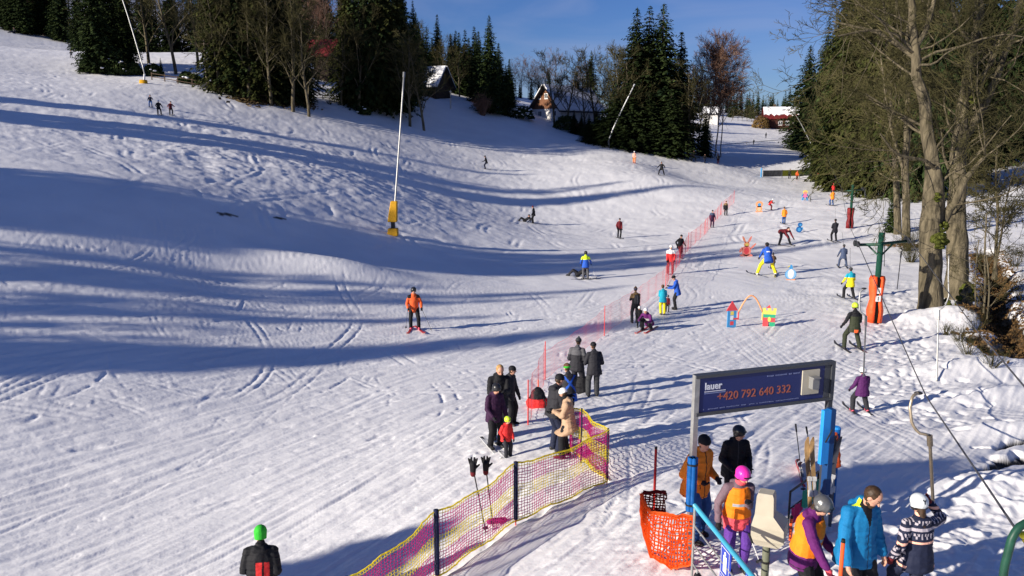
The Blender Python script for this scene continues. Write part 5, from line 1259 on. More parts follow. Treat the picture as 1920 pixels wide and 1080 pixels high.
# ------------------------------------------------------------------ the sign at the lift gate
t1 = 11.2; A = P(1306, 703, t1); v_ = (540 - 676) / F
t2 = (CAM_H - A[2]) / (SP - v_ * CP); Bp = P(1560, 676, t2); ux = Bp - A; LW = np.linalg.norm(ux[:2]); ang = math.atan2(ux[1], ux[0]); hB = .60
gzA = gzd(A[0], A[1]); gzB = gzd(Bp[0], Bp[1])
sg = empty('sign_gate', (A[0], A[1], gzA), ang, 'blue framed sign board with orange phone number carried by two posts over the lift queue', 'sign')
top_ = A[2] - gzA
bd = MB(); bd.box((LW / 2, 0, top_ - hB / 2), (LW - .10, .05, hB - .09)); board = bd.build('board', mat('board_navy', (.012, .022, .12), .35, spec=.4), sg)
fr = MB()
fr.box((LW / 2, 0, top_ - .022), (LW + .06, .11, .045)); fr.box((LW / 2, 0, top_ - hB + .022), (LW - .002, .10, .045)); fr.box((LW + .0, 0, top_ - hB / 2), (.06, .109, hB - .002)); fr.box((LW - .085, -.0, top_ - hB / 2), (.11, .06, hB - .09))
fr.build('frame', mat('frame_grey', (.07, .075, .085), .45, .3), sg)
for x_, zb, m__ in ((-.0, -.5, M_alu), (LW, gzB - gzA - .5, mat('post_grey', (.055, .06, .07), .5, .3))):
    m_ = MB(); m_.box((x_ + (.0 if x_ == 0 else -.0), 0, (top_ - (0 if x_ == 0 else hB) + zb) / 2), (.075, .075, top_ - (0 if x_ == 0 else hB) - zb)); m_.build('post', m__, sg)
pn = MB(); pw0, pw1 = LW * .765, LW * .895; pn.box(((pw0 + pw1) / 2, -.035, top_ - hB * .47), (pw1 - pw0, .02, hB * .62)); pnl = pn.build('speaker_panel', M_cream, sg)
pn = MB(); pn.box((LW * .84, -.09, top_ - hB * .48), (.115, .09, .16)); pn.box((LW * .84, -.10, top_ - hB * .48 + .09), (.125, .11, .02)); pn.build('grey_box', mat('box_grey', (.20, .20, .20), .5), pnl)
def text(body, size, loc, m, parent, name, bold=0.0, xs=1.0):
    c = bpy.data.curves.new(name, 'FONT'); c.body = body; c.size = size; c.extrude = .002; c.offset = bold; c.resolution_u = 3
    o = bpy.data.objects.new(name, c); COL.objects.link(o); dg = bpy.context.evaluated_depsgraph_get(); me = bpy.data.meshes.new_from_object(o.evaluated_get(dg)); bpy.data.objects.remove(o)
    o = bpy.data.objects.new(name, me); COL.objects.link(o); me.materials.clear(); me.materials.append(m); o.parent = parent; o.location = loc; o.rotation_euler = (R(90), 0, 0); o.scale = (xs, 1, 1); return o
M_tw = mat('letter_white', (.62, .64, .72), .5); M_to = mat('letter_orange', (.33, .095, .06), .5); M_tb = mat('letter_pale_blue', (.16, .19, .36), .5)
text('lauer', .145, (LW * .055, -.028, top_ - .225), M_tw, sg, 'logo_lettering', .0032, .95)
for dz, hh_ in ((.255, .010), (.280, .016)):
    m_ = MB(); m_.box((LW * .055 + .17, -.028, top_ - dz), (.34, .004, hh_)); m_.build('logo_bar', M_tw if dz < .27 else M_tb, sg)
text('+420 792 640 332', .172, (LW * .145, -.028, top_ - .405), M_to, sg, 'phone_number', .001, .98)
g_ = np.random.RandomState(4)
for (x0, x1, zz, hh_, nm) in [(LW * .50, LW * .745, .125, .022, 'upper_line'), (LW * .05, LW * .745, .515, .016, 'lower_line')]:
    m_ = MB(); x_ = x0
    while x_ < x1:
        w_ = g_.uniform(.012, .026); k_ = g_.rand() < .14
        if not k_: m_.box((x_ + w_ / 2, -.028, top_ - zz + g_.uniform(-.002, .002)), (w_ * .62, .003, hh_ * g_.uniform(.6, 1)))
        x_ += w_ + (.012 if k_ else 0)
    o = m_.build(nm, M_tb, sg); o['kind'] = 'stuff'
# blue pads at the posts
def pad(name, px, y0, y1, t, w, d, m, label, rz=0, cat='post pad', group=None, fluted=True):
    a = P(px, y0, t); b_ = P(px, y1, t); b_[0], b_[1] = a[0], a[1]; h = a[2] - b_[2]; r = empty(name, b_, rz, label, cat, group)
    m_ = MB(); B = []
    n = 5
    for k in range(n):
        an = 2 * math.pi * k / n; m_.tube([(w * .45 * math.cos(an), d * .45 * math.sin(an), 0), (w * .45 * math.cos(an), d * .45 * math.sin(an), h)], [w * .42] * 2, 10)
    m_.build('padding', m, r, smooth=True)
    for f in (.12, .88): k = MB(); k.tube([(0, 0, h * f - .012), (0, 0, h * f + .012)], [w * .92] * 2, 14); k.build('strap', M_blk, r)
    return r
pad('post_pad', 1299, 858, 966, 11.08, .085, .07, M_bpad, 'fluted blue foam pad round the left post of the sign')
a = P(1546, 765, 11.85); b_ = P(1546, 873, 11.85); r = empty('post_pad', (a[0], a[1] - .08, b_[2]), ang, 'tall light blue pad on the right post of the sign', 'post pad'); m_ = MB(); m_.box((0, 0, (a[2] - b_[2]) / 2), (.125, .07, a[2] - b_[2])); m_.build('padding', M_bpadl, r)
m_ = MB(); m_.box((.105, .02, (a[2] - b_[2]) / 2 - .25), (.08, .12, a[2] - b_[2] + .5)); m_.build('side_padding', mat('shade_blue_pad', (.008, .05, .17), .6), r)  # side face: shade put into a darker copy of the blue
m_ = MB(); m_.tube([(-.02, -.05, .35), (.06, -.08, .55)], .012, 6); m_.build('strap', M_blk, r)
a = P(1568, 803, 13.3); b_ = P(1568, 925, 13.3); r = empty('blue_post', (a[0], a[1], gzd(a[0], a[1])), 0, 'blue post with a round top just right of the sign', 'post'); m_ = MB(); m_.tube([(0, 0, -.2), (0, 0, a[2] - gzd(a[0], a[1]))], [.075] * 2, 12); m_.build('shaft', M_bpad, r, smooth=True)
m_ = MB(); m_.tube([(0, 0, a[2] - gzd(a[0], a[1])), (0, 0, a[2] - gzd(a[0], a[1]) + .03)], [.08, .06], 12); m_.build('cap', M_bpadl, r)
# red cloth hung there
B = MB(); c0 = P(1562, 812, 13.1); loft(B, [((0, 0, 0), [.07, 0, 0], [0, .04, 0]), ((.0, 0, -.18), [.11, 0, 0], [0, .05, 0]), ((.03, 0, -.38), [.12, 0, 0], [0, .04, 0]), ((.12, 0, -.60), [.05, 0, 0], [0, .03, 0])])
r = empty('red_bib', c0, 0, 'orange red bib hung over the blue post right of the sign', 'bib'); blob('cloth', B, ORRED, r, .014, None, 2, .012)
m_ = MB(); m_.tube([(0, -.04, .02), (.02, -.06, -.25)], .008, 6); m_.build('cord', BLACK, r)

# ------------------------------------------------------------------ skis and poles parked at the gate
def skipair(label, a, b, m, w=.07, group='skis parked at the lift gate'):
    a = np.array(a); b = np.array(b); d = b - a; L = np.linalg.norm(d); d /= L; s_ = np.cross(d, [0, -1.0, .2]); s_ /= np.linalg.norm(s_); n = np.cross(s_, d)
    r = empty('ski_pair', a, 0, label, 'skis', group)
    for k in (-.5, .5):
        m_ = MB(); Vv = []
        prof = [(0, .30, .02), (.03, .45, .0), (.12, .50, 0), (.5, .40, .012), (.86, .55, 0), (.95, .48, .03), (1, .15, .09)]
        for f, ww, cur in prof:
            for sx_ in (-1, 1):
                for tz in (0, .014): Vv.append(d * L * f + s_ * (k * w + sx_ * ww * w) + n * (tz + cur + k * .03))
        Fl = []
        for q in range(len(prof) - 1): o_ = q * 4; Fl += [(o_, o_ + 1, o_ + 5, o_ + 4), (o_ + 2, o_ + 6, o_ + 7, o_ + 3), (o_ + 1, o_ + 3, o_ + 7, o_ + 5), (o_, o_ + 4, o_ + 6, o_ + 2)]
        m_.addx(Vv, Fl + [(0, 2, 3, 1)]); sk = m_.build('ski', m, r)
        m_ = MB(); c = d * L * .42 + s_ * k * w + n * .05; ax = np.array([s_, d, n]); m_.box(c + d * .11 - n * .015, (.04, .30, .02), ax=ax); m_.box(c, (.06, .10, .06), ax=ax); m_.box(c + d * .22, (.06, .07, .05), ax=ax); m_.build('binding', BOOTW, sk)
    return r
def GZ(p): p = np.array(p, float); p[2] = gzd(p[0], p[1]) + .02; return p
M_skg = mat('ski_grey', (.10, .10, .105), .35, .2, var=.5, vscale=5, spec=.5)
x0 = P(1556, 905, 13.0); 
for i, (bx, tx, ty, m_2, lb) in enumerate([(1552, 1562, 822, M_skg, 'grey skis leaning upright against the blue post, right pair'), (1540, 1568, 818, SKIM, 'black skis leaning across the grey ones at the blue post'), (1546, 1546, 868, SKIW, 'white tipped skis standing in front of the light blue pad'), (1530, 1516, 820, mat('ski_tan', (.35, .22, .10), .4, var=.3), 'tan skis leaning left beside the light blue pad')]):
    b_ = GZ(P(bx, 955, 12.6 - i * .1)); tpp = P(tx, ty, 13.0 - i * .08); skipair(lb, b_, tpp, m_2)
q0 = GZ(G(1492, 868)); q1 = GZ(G(1504, 912)); skipair('dark skis lying flat on the shaded snow left of the railing', q1 + [0, 0, .03], q0 + [0, 0, .03], SKIR, group=None)
q0 = GZ(G(1508, 868)); q1 = GZ(G(1527, 904)); skipair('black skis with white bindings lying right of the other flat pair', q1 + [0, 0, .03], q0 + [0, 0, .03], SKIM, group=None)
ski_pole('dark ski pole standing in the snow by the flat skis', P(1492, 797, 14.2), GZ(G(1507, 926)), grp='ski poles standing at the gate')
ski_pole('greenish ski pole standing beside the tan skis', P(1512, 802, 14.0), GZ(G(1531, 920)), m=mat('pole_green', (.10, .12, .08), .5), grp='ski poles standing at the gate')

# ------------------------------------------------------------------ railings
def railing(name, label, pts, drops, m_top, m_low, rtop=.03, posts=(), foot=None, cat='handrail'):
    o_ = pts[0].copy(); r = empty(name, o_, 0, label, cat); q = [rel(p, o_) for p in pts]
    m_ = MB(); m_.tube(q, [rtop] * len(q), 10); m_.build('top_rail', m_top, r, smooth=True)
    for d in drops: m_ = MB(); m_.tube([p - np.array([0, 0, d]) for p in q], [.012] * len(q), 8); m_.build('lower_rail', m_low, r)
    for i in posts:
        p = pts[i]; hz = p[2] - gzd(p[0], p[1]); m_ = MB(); m_.tube([q[i], q[i] - [0, 0, hz + .2]], [.018] * 2, 8); m_.build('post', m_low, r)
    return r
hr = [P(1303, 948, 10.7), P(1356, 1013, 9.6), P(1412, 1082, 8.6), P(1500, 1200, 7.3)]
r = railing('handrail', 'light blue handrail with thin steel rods and blue panels in the foreground', hr, (.28, .56, .84), mat('rail_blue', (.05, .33, .48), .35, spec=.5), M_alu, .032, posts=(0, 2, 3))
M_info = mat('info_blue', (.02, .05, .40), .45)
def info(f0, f1, seg, h):
    a, b_ = hr[seg], hr[seg + 1]; p = a + (b_ - a) * f0; q = a + (b_ - a) * f1; o_ = r.location; p = rel(p, o_); q = rel(q, o_); d = q - p; n = np.cross(d / np.linalg.norm(d), [0, 0, 1]); n /= np.linalg.norm(n); n = -n if n[1] > 0 else n
    W_ = lambda u, w, k=0.0: p + d * u - np.array([0, 0, w * h + .03]) + n * k
    m_ = MB(); V = [W_(0, 0, -.006), W_(1, 0, -.006), W_(1, 1, -.006), W_(0, 1, -.006), W_(0, 0, .006), W_(1, 0, .006), W_(1, 1, .006), W_(0, 1, .006)]
    m_.addx(V, [(0, 1, 2, 3), (4, 7, 6, 5), (0, 4, 5, 1), (1, 5, 6, 2), (2, 6, 7, 3), (3, 7, 4, 0)]); pl = m_.build('info_panel', M_info, r)
    m_ = MB()
    def quad(u0, u1, w0, w1): m_.addx([W_(u0, w0, .010), W_(u1, w0, .010), W_(u1, w1, .010), W_(u0, w1, .010)], [(0, 1, 2, 3)])
    for a0, a1, c0, c1 in [(.08, .92, .05, .065), (.08, .92, .60, .615), (.08, .11, .065, .60), (.89, .92, .065, .60)]: quad(a0, a1, c0, c1)
    # standing figure
    cx, cw = .5, .17
    for k in range(10):
        a0 = 2 * math.pi * k / 10; a1 = 2 * math.pi * (k + 1) / 10
        m_.addx([W_(cx, .15, .010), W_(cx + .09 * math.cos(a0), .15 + .04 * math.sin(a0), .010), W_(cx + .09 * math.cos(a1), .15 + .04 * math.sin(a1), .010)], [(0, 1, 2)])
    quad(cx - cw, cx + cw, .20, .38); quad(cx - cw, cx - .02, .38, .54); quad(cx + .02, cx + cw, .38, .54)
    for k in range(6): quad(.1, .9 - .2 * (k % 2), .66 + k * .05, .672 + k * .05)
    m_.build('pictogram', M_white, pl)
info(-.05, .30, 1, .62); info(.80, 1.15, 1, .62)
rl2 = [P(1482, 922, 12.6), P(1535, 884, 13.6)]
r2 = railing('gate_railing', 'dark steel railing with coloured pennants left of the parked skis', rl2, (.3,), M_dark, M_dark, .018, posts=(0, 1))
a, b_ = rel(rl2[0], r2.location), rel(rl2[1], r2.location)
for (f0, f1, z0, z1, m__, nm) in [(.05, .45, -.28, -.62, mat('pennant_pink', (.65, .02, .16), .7), 'pennant'), (.40, 1.05, -.12, -.52, mat('pennant_green', (.03, .38, .22), .7), 'pennant')]:
    p = a + (b_ - a) * f0; q = a + (b_ - a) * f1; m_ = MB(); k = 6; Vv = []
    for i in range(k + 1): c = p + (q - p) * i / k + np.array([0, -.04 - .03 * math.sin(i * 2.1), 0]); Vv += [c + [0, 0, z0], c + [0, 0, z0 + (z1 - z0) * (1 - abs(i / k - .4) * .8)]]
    m_.addx(Vv, [(2 * i, 2 * i + 1, 2 * i + 3, 2 * i + 2) for i in range(k)]); m_.build(nm, m__, r2)
for (px, y0, t, lb, ln) in [(1484, 972, 12.2, 'orange stake beside the dark railing', 1.1), (1581, 1017, 8.9, 'orange stake in front of the man in petrol blue', 1.4), (1230, 842, 13.2, 'slim red stake rising out of the orange mesh', 1.6)]:
    a = P(px, y0, t); g_z = gzd(a[0], a[1]); r = empty('marker_stake', (a[0], a[1], g_z), 0, lb, 'stake', 'orange and red stakes'); m_ = MB(); m_.tube([(0, 0, -.2), (0, 0, a[2] - g_z)], [.022] * 2, 10); m_.build('pole', M_orp if px != 1230 else M_redp, r, smooth=True)
    m_ = MB(); m_.tube([(0, 0, a[2] - g_z), (0, 0, a[2] - g_z + .04)], [.024, .02], 10); m_.build('cap', M_blk, r)
# orange mesh barrier
tA, tB, tC, tD = P(1248, 922, 13.2), P(1203, 925, 12.8), P(1222, 962, 12.1), P(1302, 968, 11.0)
r = empty('mesh_barrier', (tC[0], tC[1], gzd(tC[0], tC[1])), 0, 'orange plastic mesh barrier sagging left of the blue padded post', 'mesh barrier')
def mesh_panel(name, pts, bots, m__, cell=.085):
    m_ = MB(); net_mesh(m_, [rel(p, r.location) for p in pts], [rel(p, r.location) for p in bots], cell, cell * .55, .026, lambda f: 0, .0); m_.build(name, m__, r)
dn = lambda p, h: p - np.array([0, 0, h])
mesh_panel('orange_mesh', [tB, P(1212, 945, 12.4), tC, P(1260, 968, 11.5), tD], [dn(tB, .12) + [0, 0, 0], dn(P(1212, 945, 12.4), .45), dn(tC, .72), dn(P(1260, 968, 11.5), .80), dn(tD, .72)], M_no)
mesh_panel('shaded_mesh', [tB + [.01, 0, .02], tA], [dn(tB, .25), dn(tA, .35)], M_nd, .08)  # shade on the rear part is put into its dark red colour
# cream housing on its post
c0 = P(1438, 1012, 10.6); g_z = gzd(c0[0], c0[1]); r = empty('control_housing', (c0[0], c0[1], g_z), R(20), 'cream moulded housing on a grey green post behind the girl with the pink helmet', 'housing')
z0 = c0[2] - g_z
m_ = MB(); m_.tube([(0, 0, -.3), (0, 0, z0 + .1)], [.05] * 2, 12); m_.build('post', mat('post_olive', (.16, .17, .12), .5), r, smooth=True)
m_ = MB(); loft(m_, [((.02, 0, z0 - .04), [.20, 0, 0], [0, .20, 0]), ((.04, 0, z0 + .06), [.30, 0, 0], [0, .28, 0]), ((.03, 0, z0 + .24), [.30, 0, 0], [0, .28, 0]), ((-.05, 0, z0 + .40), [.17, 0, 0], [0, .16, 0]), ((-.05, 0, z0 + .64), [.155, 0, 0], [0, .145, 0]), ((-.05, 0, z0 + .66), [.15, 0, 0], [0, .14, 0]), ((-.05, 0, z0 + .69), [.13, 0, 0], [0, .12, 0])], 4); m_.build('housing', M_cream, r)
m_ = MB(); m_.tube([(0, 0, z0 * .55), (0, 0, z0 * .55 + .03)], [.056] * 2, 12); m_.build('clamp', M_blk, r)
# green hoop, bottom right
r = empty('green_hoop', P(1880, 1110, 6.4), 0, 'thick dark green tube bending out of the bottom right corner', 'tube rail'); o_ = r.location
m_ = MB(); m_.tube(resample([rel(P(1876, 1120, 6.4), o_), rel(P(1884, 1060, 6.35), o_), rel(P(1897, 1010, 6.3), o_), rel(P(1908, 990, 6.3), o_), rel(P(1925, 980, 6.3), o_), rel(P(1990, 975, 6.3), o_)], 18), [.032] * 18, 12); m_.build('tube', M_green, r, smooth=True)
m_ = MB(); m_.box(rel(P(1932, 1008, 6.35), o_), (.09, .05, .09)); m_.sphere(rel(P(1918, 1003, 6.35), o_), .03, 10, 8); m_.build('yellow_fitting', mat('fitting_yellow', (.70, .62, .03), .45), r, smooth=True)

B = MB(); a = P(1306, 1078, 9.9); g_z = gzd(a[0], a[1])
loft(B, [((0, 0, 0), [.34, 0, 0], [0, .25, 0]), ((.0, 0, .30), [.28, 0, 0], [0, .2, 0]), ((.02, 0, .55), [.12, 0, 0], [0, .1, 0]), ((.03, 0, .68), [.03, 0, 0], [0, .03, 0])])
r = empty('black_cover', (a[0], a[1] + .1, g_z), 0, 'black cloth cover standing like a tent at the foot of the blue handrail', 'cover'); blob('cloth', B, BLACK, r, .02, None, 2, .015)
m_ = MB(); m_.tube([(.03, 0, .66), (.03, 0, .74)], [.012] * 2, 6); m_.build('peg', M_alu, r)
ski_pole('white pole slanting behind the violet trousers of the girl', P(1405, 1003, 10.3), P(1428, 1064, 10.0), m=SKIW)
# ------------------------------------------------------------------ the drag lift
def mast(label, px, foot, top, armL, armR, rad, padm, pad_h, t_w, platem=True):
    b_, h = upright(px, foot, top); r = empty('lift_mast', b_, 0, label, 'lift mast', 'masts of the drag lift')
    m_ = MB(); m_.tube([(0, 0, -.4), (0, 0, h)], [rad, rad * .9], 14); m_.build('shaft', M_green, r, smooth=True)
    zz = h * .87; ends = []
    for (w, dz) in (armL, armR):
        e = np.array([w, .15 * w, zz + dz]); m_ = MB(); m_.tube([(0, 0, zz + dz * .2), e], [rad * .5] * 2, 8); m_.tube([(0, 0, zz - .55), e * np.array([.55, .55, 1]) + [0, 0, -.0]], [rad * .3] * 2, 8); am = m_.build('cross_arm', M_green, r, smooth=True)
        m_ = MB(); 
        for k in (-.16, .16): m_.tube([e + [-.03, k, .05], e + [.03, k, .05]], [.13, .13], 14)
        m_.build('sheave', M_dark, am); ends.append(b_ + e + [0, 0, .17])
    # pad: folded foam round the shaft, open to the front
    m_ = MB(); n = 12; w = t_w
    prof = [(0, 1.0), (.25, 1.05), (.5, .80), (.75, .95), (.93, 1.0), (1, .85)]
    rr2 = []
    for f, k in prof:
        ring = []
        for j in range(n + 1):
            an = R(-70 + 320 * j / n) + 0; rad_ = w * k * (1 + .08 * math.sin(j * 2.3 + f * 9)); ring.append((rad_ * math.cos(an), rad_ * .9 * math.sin(an) + w * .1, pad_h * f))
        rr2.append(ring)
    Vv = [v for ring in rr2 for v in ring]; Fl = [(i * (n + 1) + j, i * (n + 1) + j + 1, (i + 1) * (n + 1) + j + 1, (i + 1) * (n + 1) + j) for i in range(len(prof) - 1) for j in range(n)]
    m_.addx(Vv, Fl); o = m_.build('pad', padm, r, smooth=True); md = o.modifiers.new('s', 'SOLIDIFY'); md.thickness = .09
    if platem:
        for k, (z_, s_) in enumerate(((pad_h * .70, '8'), (pad_h * .53, '1'))):
            m_ = MB(); m_.box((0, -rad - .06, z_), (.22, .03, .26)); pl = m_.build('number_plate', M_white, r)
            if k: 
                o = text(s_, .24, (-.065, -rad - .078, z_ - .085), M_blk, pl, 'numeral', .004)
            else:
                m2 = MB(); m2.box((0, -rad - .078, z_ + .0), (.10, .004, .12)); m2.build('worn_print', mat('worn_print', (.45, .47, .42), .6), pl)
    return r, ends
mr, e1 = mast('green lift mast with orange red pad and number plates at the lift track', 1639, 603, 436, (-1.12, .0), (1.22, .12), .13, M_pad, 2.05, .33)
mr2, e2 = mast('farther lift mast with dark red pad under the spruce boughs', 1593, 428, 346, (-.95, -.1), (.9, .05), .12, M_padd, 1.75, .30, False)
mt_, e3 = mast('lift mast far up the piste near the leaning lances', 1540, 300, 235, (-.9, -.1), (.9, .05), .12, M_padd, 1.6, .30, False)
def rope(label, pts, rad=.014, sag=.0):
    pts = resample(pts, 14); f = np.linspace(0, 1, 14); pts[:, 2] -= sag * 4 * f * (1 - f); o_ = pts[0]
    m_ = MB(); m_.tube(pts - o_, [rad] * 14, 6); o = m_.build('haul_rope', M_rope, None, loc=tuple(float(v) for v in o_)); return tag(o, label, 'rope', 'ropes of the drag lift')
rope('steel haul rope from the left arm of the green mast to the bottom right', [e1[0], P(1735, 741, 20), P(1920, 1015, 9.2), P(2060, 1225, 7)], .017)
rope('steel haul rope from the right arm of the green mast to the right edge', [e1[1], P(1823, 609, 22), P(1920, 724, 13), P(2060, 890, 9)], .016)
rope('haul rope between the left arms of the two lift masts', [e1[0], e2[0]], .012, .5); rope('haul rope between the right arms of the two lift masts', [e1[1], e2[1]], .012, .5)
rope('haul rope climbing from the farther mast to the highest one', [e2[0], e3[0]], .014, .6)
def hanger(label, pts, rads, m=M_alu, plate=None, seat=True, group='tow bars of the drag lift'):
    o_ = pts[-1]; r = empty('tow_bar', o_, 0, label, 'tow bar', group); q = [rel(p, o_) for p in pts]; k = len(q)
    m_ = MB(); m_.tube(resample(q[:-1], 14), [rads[0]] * 14, 8); m_.build('bent_tube', m, r, smooth=True)
    m_ = MB(); m_.tube([q[-2], q[-1]], [rads[1]] * 2, 10); m_.tube([q[-2] * 1.0, q[-2] + (q[-1] - q[-2]) * .14], [rads[1] * 1.7] * 2, 10); m_.build('bar', m, r, smooth=True)
    m_ = MB(); d = q[0] - q[1]; d /= np.linalg.norm(d); m_.sphere(q[0], rads[0] * 1.9, 10, 6, sq=(1.6, 1, .6)); m_.build('end_cap', M_dark, r, smooth=True)
    return r
M_brass = mat('worn_bar', (.38, .31, .22), .35, .5, var=.2, vscale=9)
hanger('large bent tow bar in the foreground gripped by the girl with the silver helmet', [P(1722, 737, 10.6), P(1711, 742, 10.5), P(1706, 765, 10.5), P(1710, 795, 10.5), P(1722, 812, 10.5), P(1743, 816, 10.5), P(1750, 955, 10.7)], (.020, .022), M_brass)
hanger('tow bar pulling the small child in purple', [P(1620, 541, 19.5), P(1613, 547, 19.5), P(1611, 566, 19.5), P(1613, 585, 19.5), P(1624, 593, 19.5), P(1619, 706, 20.6)], (.022, .020))
tb_ = GD(1756, 716); tt = tb_[1] / 1.0
hanger('idle tow bar hanging in front of the dark trunk, tip touching the snow', [P(1779, 478, 27.5), P(1778, 520, 27.5), P(1779, 556, 27.5), P(1772, 574, 27.5), P(1760, 582, 27.5), tb_ + [0, 0, .02]], (.022, .026))
tb_ = GD(1682, 543); hanger('thin idle tow bar standing right of the green mast', [P(1688, 466, 41), P(1692, 467, 41), P(1693, 470, 41), P(1690, 472, 41), tb_ + [0, 0, .02]], (.02, .022), M_dark)
tb_ = GD(1658, 500); hanger('small idle tow bar behind the right arm of the green mast', [P(1658, 424, 50), P(1660, 426, 50), P(1659, 430, 50), tb_ + [0, 0, .02]], (.02, .02), M_dark)
tb_ = GD(1621, 405); hanger('distant idle tow bar right of the farther mast', [P(1622, 352, 62), P(1623, 354, 62), P(1622, 358, 62), tb_ + [0, 0, .02]], (.025, .022), M_dark)
def line(label, a, b, rad=.008): 
    a = np.array(a); b = np.array(b); m_ = MB(); m_.tube([a - b, (0, 0, 0)], [rad] * 2, 5); o = m_.build('tow_line', M_rope, None, loc=tuple(float(v) for v in b)); return tag(o, label, 'tow line', 'tow lines above the skiers')
line('thin tow line above the towed skier in black', P(1566, 390, 62), P(1566, 430, 62.5)); line('thin tow line above the skier with teal shoulders', P(1594, 465, 38), P(1594, 522, 39.5)); line('thin tow line above the skier in blue grey', P(1579, 435, 47), P(1583, 472, 48))
# ------------------------------------------------------------------ snow lances
def lance(label, px, foot, pts, base=None, rad=.07, t=None, stub=None, lm=None):
    b_ = GD(px, foot); t_ = proj(b_)[2]; r = empty('snow_lance', b_, 0, label, 'snow lance', 'snow making lances')
    q = [rel(P(x, y, t_ + dt), b_) for x, y, dt in pts]; m_ = MB(); m_.tube(resample(q, 10), np.linspace(rad, rad * .8, 10), 8); m_.tube([q[-1], q[-1] + (q[-1] - q[-2]) / np.linalg.norm(q[-1] - q[-2]) * .35], [rad * 1.25] * 2, 8); m_.build('lance', lm or M_alu, r, smooth=True)
    m_ = MB(); m_.tube([(0, 0, -.3), rel(P(pts[0][0], pts[0][1], t_), b_)], [rad * 1.5] * 2, 10); m_.build('base_pipe', M_alu if stub is None else stub, r, smooth=True)
    return r, b_, t_
r, b_, t_ = lance('tall snow lance with yellow pads in the middle of the left slope', 738, 441, [(738, 420, 0), (741, 376, 0), (750, 250, 0), (757, 145, 0)], stub=M_dark, rad=.065)
def padbox(r, b_, x0, x1, x2, x3, y0, y1, t, m, d=.5):
    """tapering pad: bottom x0..x1 at y1, top x2..x3 at y0"""
    pts_ = [rel(P(x, y, t), b_) for x, y in ((x0, y1), (x1, y1), (x3, y0), (x2, y0))]; m_ = MB(); f = np.array([0, -d * .5, 0]); g = np.array([0, d * .5, 0])
    V = [p + f for p in pts_] + [p + g for p in pts_]; m_.addx(V, [(0, 1, 2, 3), (4, 7, 6, 5), (0, 4, 5, 1), (1, 5, 6, 2), (2, 6, 7, 3), (3, 7, 4, 0)]); o = m_.build('pad', m, r)
    bv = o.modifiers.new('b', 'BEVEL'); bv.width = .06; bv.segments = 3
padbox(r, b_, 727, 745, 733, 745, 377, 416, t_, M_yel); padbox(r, b_, 727, 747, 728, 746, 428, 442, t_, M_yel, .6)
m_ = MB(); m_.box(rel(P(737, 422, t_), b_), (.25, .3, .45)); m_.build('valve_block', M_dark, r)
r, b_, t_ = lance('leaning snow lance with round yellow base on the upper left slope', 269, 156, [(271, 139, 0), (268, 125, 0), (255, 80, 0), (240, 30, 0), (226, -12, 0)], stub=M_white, rad=.08)
m_ = MB(); m_.tube([(0, 0, -.2), (0, 0, .38)], [.5, .46], 14); m_.build('pad', M_yel, r, smooth=True)
lance('leaning snow lance in front of the three topped spruce cluster', 1142, 277, [(1141, 264, 0), (1150, 240, 0), (1170, 198, 0), (1188, 162, 0)], rad=.10, lm=M_white)
lance('long snow lance leaning left beside the distant lift mast', 1545, 316, [(1541, 306, 0), (1520, 268, 0), (1500, 228, 0), (1484, 204, 0), (1478, 206, 0)], rad=.07)
lance('snow lance leaning left close to the right hand spruces', 1551, 252, [(1549, 241, 0), (1530, 215, 0), (1512, 191, 0)], rad=.09)
r, b_, t_ = lance('thin snow lance with yellow base beside the red roofed house', 1506, 238, [(1506, 228, 0), (1500, 200, 0), (1494, 172, 0)], rad=.08)
m_ = MB(); m_.tube([(0, 0, -.2), (0, 0, 2.0)], [.35, .3], 10); m_.build('pad', M_yel, r)
b_, h_ = upright(1511, 236, 160); r = empty('lamp_pole', b_, 0, 'thin floodlight pole with a pale lamp at the edge of the right hand wood', 'lamp pole'); m_ = MB(); m_.tube([(0, 0, -.3), (0, 0, h_)], [.09, .06], 8); m_.build('pole', M_dark, r); m_ = MB(); m_.box((0, -.1, h_), (.45, .3, .3)); m_.build('lamp_head', M_white, r)
# ------------------------------------------------------------------ figures for the children's slope
CUT = "painted plywood figures of the children's slope"
CM = lambda n, c: mat('paint_' + n, c, .5, var=.08, vscale=5)
Cpk, Cyl, Cor, Cbl, Cgr, Crd, Cwh, Csk = CM('pink', (.80, .26, .20)), CM('yellow', (.75, .60, .12)), CM('orange', (.85, .36, .16)), CM('blue', (.06, .30, .60)), CM('green', (.03, .35, .18)), CM('red', (.70, .07, .08)), CM('white', (.75, .76, .78)), CM('lightblue', (.28, .50, .72))
def cutout(name, label, px, foot, wpx, shapes, rz=0, cat='cutout figure', nm='plywood_figure'):
    b_ = GD(px, foot); t_ = proj(b_)[2]; s_ = wpx * t_ / F; r = empty(name, b_, rz, label, cat, CUT)
    m_ = MB(); mats = []
    for k, (poly, m__, lay) in enumerate(shapes):
        if m__ not in mats: mats.append(m__)
        mi = mats.index(m__); p = [(x * s_, z * s_) for x, z in poly]; y0 = -.018 - .004 * lay; y1 = .018 if lay == 0 else y0 + .003; n = len(p)
        c = (sum(a for a, _ in p) / n, sum(b for _, b in p) / n)
        V = [(x, y0, z) for x, z in p] + [(x, y1, z) for x, z in p] + [(c[0], y0, c[1]), (c[0], y1, c[1])]
        Fl = [(i, (i + 1) % n, 2 * n) for i in range(n)] + [(n + (i + 1) % n, n + i, 2 * n + 1) for i in range(n)] + [(i, n + i, n + (i + 1) % n, (i + 1) % n) for i in range(n)]
        m_.addx(V, Fl, mi)
    m_.build(nm, mats, r)
    k = MB(); k.tube([(0, .04, -.3), (0, .04, .25 * s_)], [.015] * 2, 6); k.build('stake', M_dark, r); return r
